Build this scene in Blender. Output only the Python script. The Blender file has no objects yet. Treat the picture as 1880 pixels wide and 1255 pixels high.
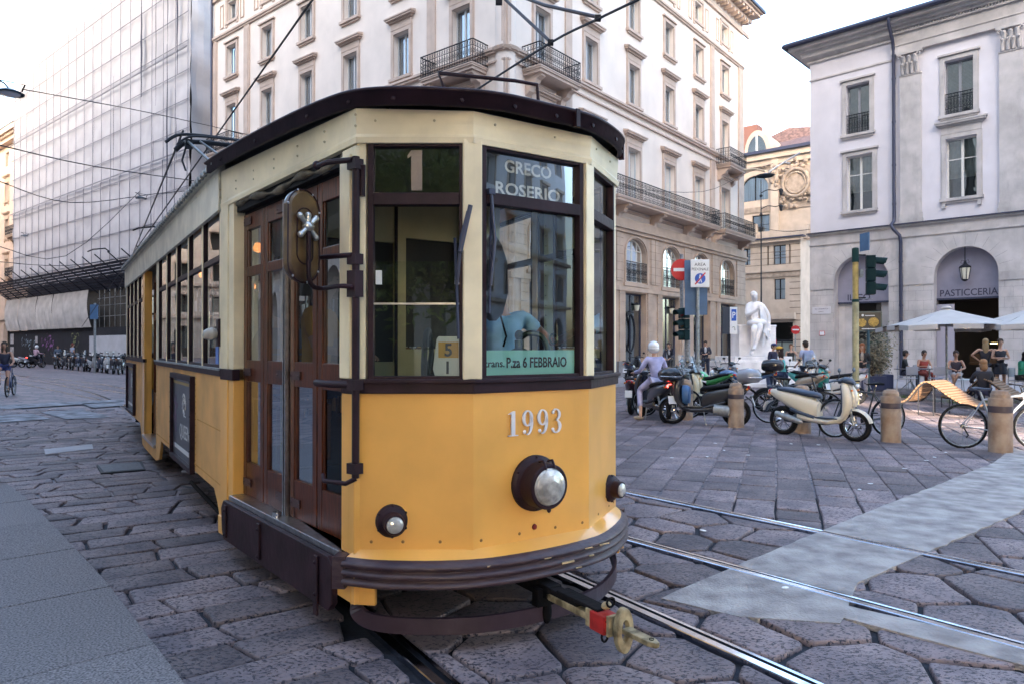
import bpy, bmesh, math, random
from mathutils import Vector, Matrix
random.seed(7)
PI = math.pi
SC = bpy.context.scene
COL = SC.collection

# ------------------------------------------------------------ camera
cam_d = bpy.data.cameras.new('camera'); cam = bpy.data.objects.new('camera', cam_d); COL.objects.link(cam)
cam_d.sensor_width = 36.0; cam_d.lens = 24.51; cam_d.clip_start = 0.05; cam_d.clip_end = 1500
cam.location = (0, 0, 1.62); cam.rotation_euler = (math.radians(90 + 0.38), 0, 0)
SC.camera = cam
cam_d.dof.use_dof = True; cam_d.dof.focus_distance = 4.6; cam_d.dof.aperture_fstop = 9

# ------------------------------------------------------------ sky, sun, exposure
SUN_EL = math.radians(16); SUN_AZ = (-0.2, -1.0)      # horizontal direction towards the sun
W = bpy.data.worlds.new('World'); SC.world = W; W.use_nodes = True
wn = W.node_tree.nodes; wn.clear()
sky = wn.new('ShaderNodeTexSky'); sky.sky_type = 'NISHITA'; sky.sun_disc = False
sky.sun_elevation = SUN_EL; sky.sun_rotation = math.atan2(SUN_AZ[0], SUN_AZ[1])
sky.air_density = 1.0; sky.dust_density = 3.5; sky.ozone_density = 1.0
bg = wn.new('ShaderNodeBackground'); bg.inputs['Strength'].default_value = 0.15
wo = wn.new('ShaderNodeOutputWorld')
W.node_tree.links.new(sky.outputs[0], bg.inputs[0]); W.node_tree.links.new(bg.outputs[0], wo.inputs[0])
sun_d = bpy.data.lights.new('sun', 'SUN'); sun_d.energy = 4.2; sun_d.angle = math.radians(0.55); sun_d.color = (1, 0.86, 0.68)
sun = bpy.data.objects.new('sun', sun_d); COL.objects.link(sun)
_s = Vector((SUN_AZ[0], SUN_AZ[1], 0)).normalized() * math.cos(SUN_EL) + Vector((0, 0, math.sin(SUN_EL)))
sun.rotation_euler = _s.to_track_quat('Z', 'Y').to_euler()
VS = SC.view_settings
VS.view_transform = 'Standard'; VS.look = 'None'; VS.gamma = 1.0; VS.use_curve_mapping = False
VS.exposure = 3.2
SC.cycles.max_bounces = 8; SC.cycles.transparent_max_bounces = 16

# ------------------------------------------------------------ materials
MATS = {}
def srgb(r, g, b):
    f = lambda c: (c/255/12.92) if c/255 <= 0.04045 else ((c/255+0.055)/1.055)**2.4
    return (f(r), f(g), f(b))
def mat(name, col, rough=0.6, metal=0.0, var=0.0, vscale=3.0, bump=0.0, bscale=30.0, emit=0.0, spec=None, col2=None, coat=0.0, island=0.0, dirt=0.0, detail=6.0, stretch=None):
    """procedural principled material: noise between two tones, noise bump, optional tint by mesh island and blotchy dirt"""
    if name in MATS: return MATS[name]
    m = bpy.data.materials.new(name); m.use_nodes = True; MATS[name] = m
    nt = m.node_tree; N = nt.nodes; L = nt.links; b = N['Principled BSDF']
    b.inputs['Roughness'].default_value = rough; b.inputs['Metallic'].default_value = metal
    if spec is not None: b.inputs['Specular IOR Level'].default_value = spec
    if coat: b.inputs['Coat Weight'].default_value = coat; b.inputs['Coat Roughness'].default_value = 0.08
    c = (*col, 1)
    b.inputs['Base Color'].default_value = c
    tc = N.new('ShaderNodeTexCoord'); src = tc.outputs['Object']
    if stretch:
        mp = N.new('ShaderNodeMapping'); mp.inputs['Scale'].default_value = stretch; L.new(src, mp.inputs[0]); src = mp.outputs[0]
    out = None
    if var or col2:
        n = N.new('ShaderNodeTexNoise'); n.inputs['Scale'].default_value = vscale; n.inputs['Detail'].default_value = detail
        L.new(src, n.inputs['Vector'])
        r = N.new('ShaderNodeMapRange'); r.inputs[1].default_value = 0.35; r.inputs[2].default_value = 0.65; L.new(n.outputs[0], r.inputs[0])
        mx = N.new('ShaderNodeMix'); mx.data_type = 'RGBA'
        c2 = col2 if col2 else tuple(min(1, x*(1-var)) for x in col); c1 = col if col2 else tuple(min(1, x*(1+var*0.4)) for x in col)
        mx.inputs['A'].default_value = (*c1, 1); mx.inputs['B'].default_value = (*c2, 1)
        L.new(r.outputs[0], mx.inputs['Factor']); out = mx.outputs['Result']
    if dirt:
        n = N.new('ShaderNodeTexNoise'); n.inputs['Scale'].default_value = 1.1; n.inputs['Detail'].default_value = 9; n.inputs['Roughness'].default_value = 0.7
        mp = N.new('ShaderNodeMapping'); mp.inputs['Scale'].default_value = (1.6, 1.6, 0.5); L.new(tc.outputs['Object'], mp.inputs[0]); L.new(mp.outputs[0], n.inputs['Vector'])
        r = N.new('ShaderNodeMapRange'); r.inputs[1].default_value = 0.52; r.inputs[2].default_value = 0.75; r.inputs[4].default_value = dirt; L.new(n.outputs[0], r.inputs[0])
        mx = N.new('ShaderNodeMix'); mx.data_type = 'RGBA'; mx.inputs['B'].default_value = tuple(x*0.35 for x in col) + (1,)
        if out: L.new(out, mx.inputs['A'])
        else: mx.inputs['A'].default_value = c
        L.new(r.outputs[0], mx.inputs['Factor']); out = mx.outputs['Result']
    if island:
        g = N.new('ShaderNodeNewGeometry'); r = N.new('ShaderNodeMapRange')
        r.inputs[3].default_value = 1-island; r.inputs[4].default_value = 1+island; L.new(g.outputs['Random Per Island'], r.inputs[0])
        hs = N.new('ShaderNodeHueSaturation'); L.new(r.outputs[0], hs.inputs['Value'])
        if out: L.new(out, hs.inputs['Color'])
        else: hs.inputs['Color'].default_value = c
        out = hs.outputs[0]
    if out: L.new(out, b.inputs['Base Color'])
    if bump:
        n = N.new('ShaderNodeTexNoise'); n.inputs['Scale'].default_value = bscale; n.inputs['Detail'].default_value = 5; L.new(src, n.inputs['Vector'])
        bp = N.new('ShaderNodeBump'); bp.inputs['Strength'].default_value = min(1, bump); bp.inputs['Distance'].default_value = 0.02 if bscale < 60 else 0.006
        L.new(n.outputs[0], bp.inputs['Height']); L.new(bp.outputs[0], b.inputs['Normal'])
    if emit:
        b.inputs['Emission Color'].default_value = c; b.inputs['Emission Strength'].default_value = emit
    return m
def glass(name, tint=(0.9, 0.93, 0.93), refl=1.0, rough=0.0, base=0.0):
    """thin pane: see-through with a Fresnel reflection"""
    if name in MATS: return MATS[name]
    m = bpy.data.materials.new(name); m.use_nodes = True; MATS[name] = m
    nt = m.node_tree; N = nt.nodes; L = nt.links; N.clear()
    o = N.new('ShaderNodeOutputMaterial'); t = N.new('ShaderNodeBsdfTransparent'); t.inputs[0].default_value = (*tint, 1)
    g = N.new('ShaderNodeBsdfGlossy'); g.inputs[0].default_value = (0.86, 0.94, 1, 1); g.inputs['Roughness'].default_value = rough
    f = N.new('ShaderNodeFresnel'); f.inputs[0].default_value = 1.5
    mm = N.new('ShaderNodeMath'); mm.operation = 'MULTIPLY_ADD'; mm.inputs[1].default_value = refl; mm.inputs[2].default_value = base; L.new(f.outputs[0], mm.inputs[0])
    mm.use_clamp = True
    tc = N.new('ShaderNodeTexCoord'); n = N.new('ShaderNodeTexNoise'); n.inputs['Scale'].default_value = 1.3; n.inputs['Detail'].default_value = 1; L.new(tc.outputs['Object'], n.inputs['Vector'])
    bp = N.new('ShaderNodeBump'); bp.inputs['Strength'].default_value = 0.12; bp.inputs['Distance'].default_value = 0.02; L.new(n.outputs[0], bp.inputs['Height']); L.new(bp.outputs[0], g.inputs['Normal'])
    x = N.new('ShaderNodeMixShader'); L.new(mm.outputs[0], x.inputs[0]); L.new(t.outputs[0], x.inputs[1]); L.new(g.outputs[0], x.inputs[2]); L.new(x.outputs[0], o.inputs[0])
    return m

# ------------------------------------------------------------ mesh builder
class MB:
    def __init__(self): self.v = []; self.f = []; self.m = []; self.s = []; self.T = None
    def add(self, vs, fs, mi=0, smooth=False):
        n = len(self.v); T = self.T
        self.v += [tuple(T @ Vector(p)) if T else tuple(p) for p in vs]
        self.f += [[i+n for i in f] for f in fs]; self.m += [mi]*len(fs); self.s += [smooth]*len(fs)
    def box(self, x0, x1, y0, y1, z0, z1, mi=0):
        self.add([(x0,y0,z0),(x1,y0,z0),(x1,y1,z0),(x0,y1,z0),(x0,y0,z1),(x1,y0,z1),(x1,y1,z1),(x0,y1,z1)],
                 [(0,3,2,1),(4,5,6,7),(0,1,5,4),(1,2,6,5),(2,3,7,6),(3,0,4,7)], mi)
    def cbox(self, c, s, mi=0, rz=0, ry=0, rx=0):
        R = Matrix.Rotation(rz,3,'Z') @ Matrix.Rotation(ry,3,'Y') @ Matrix.Rotation(rx,3,'X'); c = Vector(c)
        vs = [c + R @ Vector((a*s[0]/2, b*s[1]/2, d*s[2]/2)) for d in (-1,1) for a, b in ((-1,-1),(1,-1),(1,1),(-1,1))]
        self.add(vs, [(0,3,2,1),(4,5,6,7),(0,1,5,4),(1,2,6,5),(2,3,7,6),(3,0,4,7)], mi)
    def quad(self, a, b, c, d, mi=0): self.add([a,b,c,d], [(0,1,2,3)], mi)
    def prism(self, poly, a0, a1, axis='z', mi=0, smooth=False):
        """polygon swept along an axis: axis y takes (x,z) points, axis z (x,y) points, axis x (y,z) points"""
        P = {'z': lambda p, a: (p[0],p[1],a), 'y': lambda p, a: (p[0],a,p[1]), 'x': lambda p, a: (a,p[0],p[1])}[axis]
        n = len(poly)
        self.add([P(p,a0) for p in poly]+[P(p,a1) for p in poly], [[i,(i+1)%n,n+(i+1)%n,n+i] for i in range(n)], mi, smooth)
        self.add([P(p,a0) for p in poly], [list(range(n))[::-1]], mi); self.add([P(p,a1) for p in poly], [list(range(n))], mi)
    def tube(self, pts, r, n=8, mi=0, caps=True, closed=False):
        pts = [Vector(p) for p in pts]; k = len(pts)
        if k < 2: return
        rs = r if isinstance(r, (list, tuple)) else [r]*k
        tan = []
        for i in range(k):
            if closed: t = pts[(i+1)%k]-pts[i-1]
            else: t = pts[min(i+1,k-1)]-pts[max(i-1,0)]
            tan.append(t.normalized() if t.length > 1e-9 else Vector((0,0,1)))
        up = Vector((0,0,1)) if abs(tan[0].z) < 0.9 else Vector((1,0,0))
        a = tan[0].cross(up).normalized(); vs = []
        for i in range(k):
            a = (a - tan[i]*a.dot(tan[i])); a = a.normalized() if a.length > 1e-6 else tan[i].orthogonal().normalized()
            b = tan[i].cross(a)
            for j in range(n):
                w = 2*PI*(j+0.5)/n; vs.append(pts[i] + (a*math.cos(w)+b*math.sin(w))*rs[i])
        fs = []
        for i in range(k if closed else k-1):
            i2 = (i+1) % k
            for j in range(n): fs.append([i*n+j, i*n+(j+1)%n, i2*n+(j+1)%n, i2*n+j])
        self.add(vs, fs, mi, n > 5)
        if caps and not closed:
            self.add(vs[:n], [list(range(n))[::-1]], mi); self.add(vs[-n:], [list(range(n))], mi)
    def lathe(self, prof, o=(0,0,0), axis=(0,0,1), n=20, mi=0, smooth=True):
        o = Vector(o); ax = Vector(axis).normalized(); a = ax.orthogonal().normalized(); b = ax.cross(a)
        for (r0,h0),(r1,h1) in zip(prof, prof[1:]):
            vs = []
            for r,h in ((r0,h0),(r1,h1)):
                for j in range(n):
                    w = 2*PI*j/n; vs.append(o + ax*h + (a*math.cos(w)+b*math.sin(w))*max(r,1e-5))
            self.add(vs, [[j,(j+1)%n,n+(j+1)%n,n+j] for j in range(n)], mi, smooth)
    def ell(self, c, r, n=12, k=8, mi=0, R=None):
        vs = []; c = Vector(c)
        for i in range(k+1):
            p = PI*i/k
            for j in range(n):
                w = 2*PI*j/n; q = Vector((r[0]*math.sin(p)*math.cos(w), r[1]*math.sin(p)*math.sin(w), r[2]*math.cos(p)))
                vs.append(c + (R @ q if R else q))
        self.add(vs, [[i*n+j,(i+1)*n+j,(i+1)*n+(j+1)%n,i*n+(j+1)%n] for i in range(k) for j in range(n)], mi, True)
    def loft(self, secs, n=12, mi=0, e=2.6):
        """superellipse rings along local x: (x, y, z, half width y, half height z[, lean])"""
        vs = []
        for s in secs:
            x, y, z, w, h = s[:5]; ln = s[5] if len(s) > 5 else 0
            for j in range(n):
                t = 2*PI*(j+0.5)/n; c = math.cos(t); d = math.sin(t)
                yy = w*math.copysign(abs(c)**(2/e), c); zz = h*math.copysign(abs(d)**(2/e), d)
                vs.append((x+ln*zz, y+yy, z+zz))
        k = len(secs)
        self.add(vs, [[i*n+j,i*n+(j+1)%n,(i+1)*n+(j+1)%n,(i+1)*n+j] for i in range(k-1) for j in range(n)], mi, True)
        self.add(vs[:n], [list(range(n))[::-1]], mi, True); self.add(vs[-n:], [list(range(n))], mi, True)
    def wall(self, s0, s1, z0, z1, holes=(), t=0.3, mi=0, ri=None, y=0.0):
        """wall in the x-z plane facing -y, pierced by holes (a0,a1,b0,b1[,rise]); rise > 0 gives an arched head"""
        ri = mi if ri is None else ri
        S = sorted({s0,s1}|{v for h in holes for v in h[:2] if s0 < v < s1}); Z = sorted({z0,z1}|{v for h in holes for v in h[2:4] if z0 < v < z1})
        for a,b in zip(S,S[1:]):
            run = None
            for c,d in zip(Z,Z[1:]):
                mx,mz = (a+b)/2,(c+d)/2
                if any(h[0] < mx < h[1] and h[2] < mz < h[3] for h in holes):
                    if run: self.quad((a,y,run[0]),(b,y,run[0]),(b,y,run[1]),(a,y,run[1]),mi); run = None
                else: run = (run[0],d) if run else (c,d)
            if run: self.quad((a,y,run[0]),(b,y,run[0]),(b,y,run[1]),(a,y,run[1]),mi)
        for h in holes:
            a,b,c,d = h[:4]; rise = h[4] if len(h) > 4 else 0; zs = d-rise
            self.quad((a,y,c),(a,y+t,c),(a,y+t,zs),(a,y,zs),ri); self.quad((b,y,c),(b,y,zs),(b,y+t,zs),(b,y+t,c),ri)
            self.quad((a,y,c),(b,y,c),(b,y+t,c),(a,y+t,c),ri)
            if not rise: self.quad((a,y,d),(a,y+t,d),(b,y+t,d),(b,y,d),ri)
            else:
                m = 16; P = [((a+b)/2-(b-a)/2*math.cos(PI*i/m), zs+rise*math.sin(PI*i/m)) for i in range(m+1)]
                for p,q in zip(P,P[1:]):
                    self.quad((p[0],y,p[1]),(q[0],y,q[1]),(q[0],y,d),(p[0],y,d),mi); self.quad((p[0],y,p[1]),(p[0],y+t,p[1]),(q[0],y+t,q[1]),(q[0],y,q[1]),ri)
    def vloft(self, secs, n=14, mi=0, e=2.4):
        """superellipse rings stacked upwards: (z, x, y, half x, half y)"""
        vs = []
        for z,x,y,a,b in secs:
            for j in range(n):
                t = 2*PI*(j+0.5)/n; c = math.cos(t); d = math.sin(t); vs.append((x+a*math.copysign(abs(c)**(2/e),c), y+b*math.copysign(abs(d)**(2/e),d), z))
        k = len(secs); self.add(vs, [[i*n+j,i*n+(j+1)%n,(i+1)*n+(j+1)%n,(i+1)*n+j] for i in range(k-1) for j in range(n)], mi, True)
        self.add(vs[:n], [list(range(n))[::-1]], mi, True); self.add(vs[-n:], [list(range(n))], mi, True)
    def build(self, name, mats, parent=None, bevel=0.0, loc=None, rz=None, segs=2):
        me = bpy.data.meshes.new(name); me.from_pydata(self.v, [], self.f)
        ms = mats if isinstance(mats, (list, tuple)) else [mats]
        for m in ms: me.materials.append(m)
        me.polygons.foreach_set('material_index', self.m); me.polygons.foreach_set('use_smooth', self.s)
        bm = bmesh.new(); bm.from_mesh(me)
        if bevel: bmesh.ops.remove_doubles(bm, verts=bm.verts, dist=1e-5)
        bmesh.ops.recalc_face_normals(bm, faces=bm.faces); bm.to_mesh(me); bm.free(); me.update()
        o = bpy.data.objects.new(name, me); COL.objects.link(o)
        if parent: o.parent = parent
        if loc is not None: o.location = loc
        if rz is not None: o.rotation_euler = (0,0,rz)
        if bevel:
            bv = o.modifiers.new('bevel','BEVEL'); bv.width = bevel; bv.segments = segs; bv.limit_method = 'ANGLE'; bv.angle_limit = 0.6
        return o
def build_split(mb, name, mats, parent=None, bevel=0.0, eps=0.004):
    """one object per group of touching pieces"""
    n = len(mb.v); root = list(range(n))
    def find(a):
        while root[a] != a: root[a] = root[root[a]]; a = root[a]
        return a
    for f in mb.f:
        a = find(f[0])
        for q in f[1:]: root[find(q)] = a
    comp = {}
    for i in range(n): comp.setdefault(find(i), []).append(i)
    bb = []
    for k, vs in comp.items():
        P = [mb.v[i] for i in vs]; bb.append([[min(p[j] for p in P)-eps for j in range(3)],[max(p[j] for p in P)+eps for j in range(3)],[k]])
    ch = True
    while ch:
        ch = False; out = []
        for b in bb:
            for o in out:
                if all(b[0][j] <= o[1][j] and o[0][j] <= b[1][j] for j in range(3)):
                    o[0] = [min(o[0][j],b[0][j]) for j in range(3)]; o[1] = [max(o[1][j],b[1][j]) for j in range(3)]; o[2] += b[2]; ch = True; break
            else: out.append(b)
        bb = out
    res = []
    for b in bb:
        ks = set(b[2]); m = MB(); idx = {}
        for f,mi,s in zip(mb.f, mb.m, mb.s):
            if find(f[0]) in ks:
                g = []
                for q in f:
                    if q not in idx: idx[q] = len(m.v); m.v.append(mb.v[q])
                    g.append(idx[q])
                m.f.append(g); m.m.append(mi); m.s.append(s)
        res.append(m.build(name, mats, parent, bevel=bevel))
    return res
def mesh_obj(name, me, parent=None):
    o = bpy.data.objects.new(name, me); COL.objects.link(o)
    if parent: o.parent = parent
    return o
def tag(o, label=None, cat=None, group=None, kind=None):
    if label: o['label'] = label
    if cat: o['category'] = cat
    if group: o['group'] = group
    if kind: o['kind'] = kind
    return o
def thing(name, label, cat, loc=(0,0,0), rz=0, group=None):
    o = bpy.data.objects.new(name, None); COL.objects.link(o); o.location = loc; o.rotation_euler = (0,0,rz); o.empty_display_size = 0.1
    return tag(o, label, cat, group)
def dup(o, loc=None, rz=None, label=None, parent=None, kids=None):
    c = o.copy(); COL.objects.link(c)
    if parent: c.parent = parent
    if loc is not None: c.location = loc
    if rz is not None: c.rotation_euler = (c.rotation_euler[0], c.rotation_euler[1], rz)
    if label: c['label'] = label
    for k in list(o.children): dup(k, parent=c)
    return c
def text(name, s, size, m, parent, loc, rot, ext=0.002, align='CENTER', sx=1.0, bold=0.0):
    cu = bpy.data.curves.new('t', 'FONT'); cu.body = s; cu.size = size; cu.extrude = ext; cu.align_x = align; cu.offset = bold; cu.resolution_u = 3
    o = bpy.data.objects.new('t', cu); me = bpy.data.meshes.new_from_object(o); me.name = name; me.materials.clear(); me.materials.append(m)
    for p in me.polygons: p.material_index = 0
    bpy.data.objects.remove(o); bpy.data.curves.remove(cu)
    r = mesh_obj(name, me, parent); r.location = loc; r.rotation_euler = rot; r.scale = (sx,1,1)
    return r
class Frame:
    """a facade plane: x runs along D, y goes into the building"""
    def __init__(s, O, D): s.O = Vector((O[0],O[1],0)); s.D = Vector((D[0],D[1],0)).normalized(); s.N = Vector((-s.D.y,s.D.x,0)); s.a = math.atan2(s.D.y,s.D.x)
    def p(s, x, y=0, z=0): return s.O + s.D*x + s.N*y + Vector((0,0,z))
    def put(s, o, x, y, z, parent):
        o.parent = parent; q = s.p(x,y,z) - parent.location; o.location = Matrix.Rotation(-parent.rotation_euler.z,3,'Z') @ q; o.rotation_euler = (0,0,s.a-parent.rotation_euler.z); return o
def catmull(P, k=6):
    P = [Vector(p) for p in P]; out = []
    for i in range(len(P)-1):
        a = P[max(i-1,0)]; b = P[i]; c = P[i+1]; d = P[min(i+2,len(P)-1)]
        for j in range(k):
            t = j/k; out.append(0.5*((2*b)+(c-a)*t+(2*a-5*b+4*c-d)*t*t+(3*b-a-3*c+d)*t**3))
    return out + [P[-1]]
def gp(x, y, z=0.0):      # ground point seen at a photo pixel
    Z = 1280*(1.62-z)/(y-636.0); return ((x-940)/1280*Z, Z)

# palette
M_yel = mat('tram_yellow_paint', (0.84,0.43,0.095), 0.30, coat=0.35, var=0.14, vscale=2.0, bump=0.10, bscale=5, dirt=0.16)
M_yels = mat('tram_yellow_side', (0.74,0.39,0.115), 0.5, var=0.22, vscale=2.5, bump=0.10, bscale=6, dirt=0.35)
M_cream = mat('tram_cream_paint', (0.86,0.74,0.50), 0.42, var=0.18, vscale=3, bump=0.07, bscale=9, dirt=0.28)
M_pur = mat('tram_maroon_paint', (0.028,0.012,0.018), 0.5, spec=0.22, var=0.35, vscale=6, bump=0.12, bscale=20, dirt=0.4)
M_wood = mat('tram_varnished_wood', (0.115,0.027,0.009), 0.30, col2=(0.036,0.009,0.004), vscale=5, stretch=(12,12,1.2), bump=0.08, bscale=12, coat=0.12, spec=0.3)
M_dark = mat('dark_underframe', (0.007,0.006,0.007), 0.85, spec=0.15, var=0.4, vscale=8, bump=0.3, bscale=20)
M_black = mat('black_rubber', (0.008,0.008,0.010), 0.7, spec=0.2, var=0.2, vscale=10)
M_blackgl = mat('black_gloss_plastic', (0.012,0.013,0.018), 0.22, coat=0.3)
M_steel = mat('bright_steel', (0.55,0.55,0.57), 0.28, 1.0, var=0.2, vscale=20)
M_grey = mat('grey_galvanised', (0.30,0.32,0.33), 0.5, 0.6, var=0.25, vscale=15)
M_iron = mat('wrought_iron', (0.016,0.017,0.022), 0.6, 0.0, spec=0.25)
M_white = mat('white_enamel', (0.75,0.75,0.74), 0.35)
M_red = mat('red_enamel', (0.55,0.02,0.02), 0.35)
M_glass = glass('tram_glass', (0.86,0.89,0.86), 1.35, base=0.015)
M_glassdoor = glass('door_glass', (0.50,0.55,0.57), 0.55)
M_glassd = glass('window_glass', (0.60,0.68,0.72), 1.6, base=0.22)
# ============================================================ GROUND, RAILS, PAVING
TH = math.atan(840/1280.0)                    # heading of the tram's track
TV = Vector((math.cos(TH), math.sin(TH))); TU = Vector((-math.sin(TH), math.cos(TH)))
D2 = Vector((-0.645,0.764)).normalized(); N2 = Vector((D2.y,-D2.x))
def uv2w(u, v): q = TU*u + TV*v; return (q.x, q.y)

g = MB(); g.box(-400,400,-150,500,-0.6,-0.02)
M_mortar = mat('bitumen_mortar', (0.026,0.028,0.037), 0.8, spec=0.25, var=0.4, vscale=5, bump=0.3, bscale=25)
tag(g.build('ground', M_mortar), kind='structure')

# far road surface: same stones drawn by a cell texture, real near stones lie over it
def cell_mat(name, c1, c2, joint, scale, stretch, rot, rough=0.62):
    m = bpy.data.materials.new(name); m.use_nodes = True; nt = m.node_tree; N = nt.nodes; L = nt.links; b = N['Principled BSDF']; b.inputs['Roughness'].default_value = rough
    tc = N.new('ShaderNodeTexCoord'); mp = N.new('ShaderNodeMapping'); mp.inputs['Rotation'].default_value = (0,0,rot); mp.inputs['Scale'].default_value = stretch
    L.new(tc.outputs['Object'], mp.inputs[0])
    v = N.new('ShaderNodeTexVoronoi'); v.voronoi_dimensions = '2D'; v.feature = 'DISTANCE_TO_EDGE'; v.inputs['Scale'].default_value = scale; v.inputs['Randomness'].default_value = 0.7; L.new(mp.outputs[0], v.inputs['Vector'])
    w = N.new('ShaderNodeTexVoronoi'); w.voronoi_dimensions = '2D'; w.inputs['Scale'].default_value = scale; w.inputs['Randomness'].default_value = 0.7; L.new(mp.outputs[0], w.inputs['Vector'])
    r = N.new('ShaderNodeMapRange'); r.inputs[1].default_value = 0.03; r.inputs[2].default_value = 0.09; L.new(v.outputs['Distance'], r.inputs[0])
    s = N.new('ShaderNodeSeparateColor'); L.new(w.outputs['Color'], s.inputs[0])
    a = N.new('ShaderNodeMix'); a.data_type = 'RGBA'; a.inputs['A'].default_value = (*c1,1); a.inputs['B'].default_value = (*c2,1); L.new(s.outputs[0], a.inputs['Factor'])
    j = N.new('ShaderNodeMix'); j.data_type = 'RGBA'; j.inputs['A'].default_value = (*joint,1); L.new(a.outputs['Result'], j.inputs['B']); L.new(r.outputs[0], j.inputs['Factor'])
    L.new(j.outputs['Result'], b.inputs['Base Color'])
    bp = N.new('ShaderNodeBump'); bp.inputs['Strength'].default_value = 0.6; bp.inputs['Distance'].default_value = 0.02; L.new(r.outputs[0], bp.inputs['Height']); L.new(bp.outputs[0], b.inputs['Normal'])
    return m
C_ST1 = (0.25,0.192,0.19); C_ST2 = (0.125,0.10,0.112)
M_far = cell_mat('far_setts', C_ST1, C_ST2, (0.06,0.065,0.085), 1.5, (1.0,2.0,1), -TH)
g = MB(); g.quad((-140,7.5,-0.008),(160,7.5,-0.008),(160,260,-0.008),(-140,260,-0.008)); g.quad((-140,-100,-0.008),(160,-100,-0.008),(160,0,-0.008),(-140,0,-0.008))
tag(g.build('road', M_far), kind='structure')

M_stone = mat('porphyry_sett', C_ST1, 0.62, spec=0.35, col2=C_ST2, vscale=2.2, island=0.38)
nt = M_stone.node_tree; N_ = nt.nodes; L_ = nt.links; bs = N_['Principled BSDF']
tc = N_.new('ShaderNodeTexCoord')
def _pit(scale, lo, hi, stretch):
    mp = N_.new('ShaderNodeMapping'); mp.inputs['Scale'].default_value = stretch; mp.inputs['Rotation'].default_value = (0,0,0.5); L_.new(tc.outputs['Object'], mp.inputs[0])
    n = N_.new('ShaderNodeTexNoise'); n.inputs['Scale'].default_value = scale; n.inputs['Detail'].default_value = 3.5; n.inputs['Roughness'].default_value = 0.6; L_.new(mp.outputs[0], n.inputs['Vector'])
    r = N_.new('ShaderNodeMapRange'); r.inputs[1].default_value = lo; r.inputs[2].default_value = hi; L_.new(n.outputs[0], r.inputs[0]); return r
r1 = _pit(44, 0.39, 0.46, (1.0,1.6,1)); r2 = _pit(11, 0.35, 0.7, (1,1,1))
ad = N_.new('ShaderNodeMath'); ad.operation = 'MULTIPLY_ADD'; ad.inputs[1].default_value = 0.5; L_.new(r2.outputs[0], ad.inputs[0]); L_.new(r1.outputs[0], ad.inputs[2])
bp = N_.new('ShaderNodeBump'); bp.inputs['Strength'].default_value = 0.85; bp.inputs['Distance'].default_value = 0.010; L_.new(ad.outputs[0], bp.inputs['Height']); L_.new(bp.outputs[0], bs.inputs['Normal'])
old = bs.inputs['Base Color'].links[0].from_socket
mx = N_.new('ShaderNodeMix'); mx.data_type = 'RGBA'; mx.inputs['A'].default_value = (0.050,0.046,0.062,1); L_.new(old, mx.inputs['B']); L_.new(r1.outputs[0], mx.inputs['Factor']); L_.new(mx.outputs['Result'], bs.inputs['Base Color'])

def clip(poly, n, c):       # keep points with n.p <= c
    out = []
    for i in range(len(poly)):
        a, b = poly[i-1], poly[i]; da = n[0]*a[0]+n[1]*a[1]-c; db = n[0]*b[0]+n[1]*b[1]-c
        if (da <= 0) != (db <= 0):
            t = da/(da-db); out.append((a[0]+(b[0]-a[0])*t, a[1]+(b[1]-a[1])*t))
        if db <= 0: out.append(b)
    return out
def in_view(p, far, marg=60):
    if p[1] < 1.6 or p[1] > far: return False
    x = 940+1280*p[0]/p[1]; y = 636+1280*1.62/p[1]
    return -marg-300/p[1] < x < 1880+marg+300/p[1] and y < 1420
def add_stone(mb, poly, ztop, gap, rnd):
    # shrink, knock the corners off, chamfer the rim
    n = len(poly)
    if n < 3: return
    A = sum(poly[i-1][0]*poly[i][1]-poly[i][0]*poly[i-1][1] for i in range(n))/2
    if A < 0: poly = poly[::-1]; A = -A
    if A < 0.02: return
    P = poly
    Q = list(P)
    for i in range(n):
        a, b = P[i-1], P[i]; ex, ey = b[0]-a[0], b[1]-a[1]; l = math.hypot(ex,ey)
        if l < 1e-6: continue
        nx, ny = ey/l, -ex/l; Q = clip(Q, (nx,ny), nx*a[0]+ny*a[1]-gap/2)
        if len(Q) < 3: return
    n = len(Q); R = []
    for i in range(n):
        p, q, r = Vector(Q[i-1]), Vector(Q[i]), Vector(Q[(i+1)%n])
        l1 = (p-q).length; l2 = (r-q).length
        if l1 < 0.02: continue
        k = min(0.028, l1*0.3, l2*0.3); a = q+(p-q)*k/max(l1,1e-4); b = q+(r-q)*k/max(l2,1e-4)
        R += [a, (a+b)/2*0.55+q*0.45, b]
        if l2 > 0.25:
            m = (q+r)/2; nrm = Vector(((r-q).y,-(r-q).x)).normalized(); R.append(m+nrm*rnd.uniform(-0.012,0.008))
    if len(R) < 3: return
    c = sum(R, Vector((0,0)))/len(R); m = len(R); tx, ty = rnd.gauss(0,0.008), rnd.gauss(0,0.008)
    zt = lambda p, dz: ztop+dz+(p.x-c.x)*tx+(p.y-c.y)*ty
    def ring(ins, dz):
        o = []
        for p in R:
            d = p-c; l = d.length; q = c+d*max(0,(l-ins)/max(l,1e-4)); o.append((q.x,q.y,zt(q,dz)))
        return o
    v = [(p.x,p.y,-0.02) for p in R] + ring(0.002,-0.008) + ring(0.009,-0.002) + ring(0.022,0.0)
    f = [[k*m+i, k*m+(i+1)%m, (k+1)*m+(i+1)%m, (k+1)*m+i] for k in range(3) for i in range(m)]
    mb.add(v, f, 0, True); n0 = len(mb.v); mb.f.append([n0-m+i for i in range(m)]); mb.m.append(0); mb.s.append(True)
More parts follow.
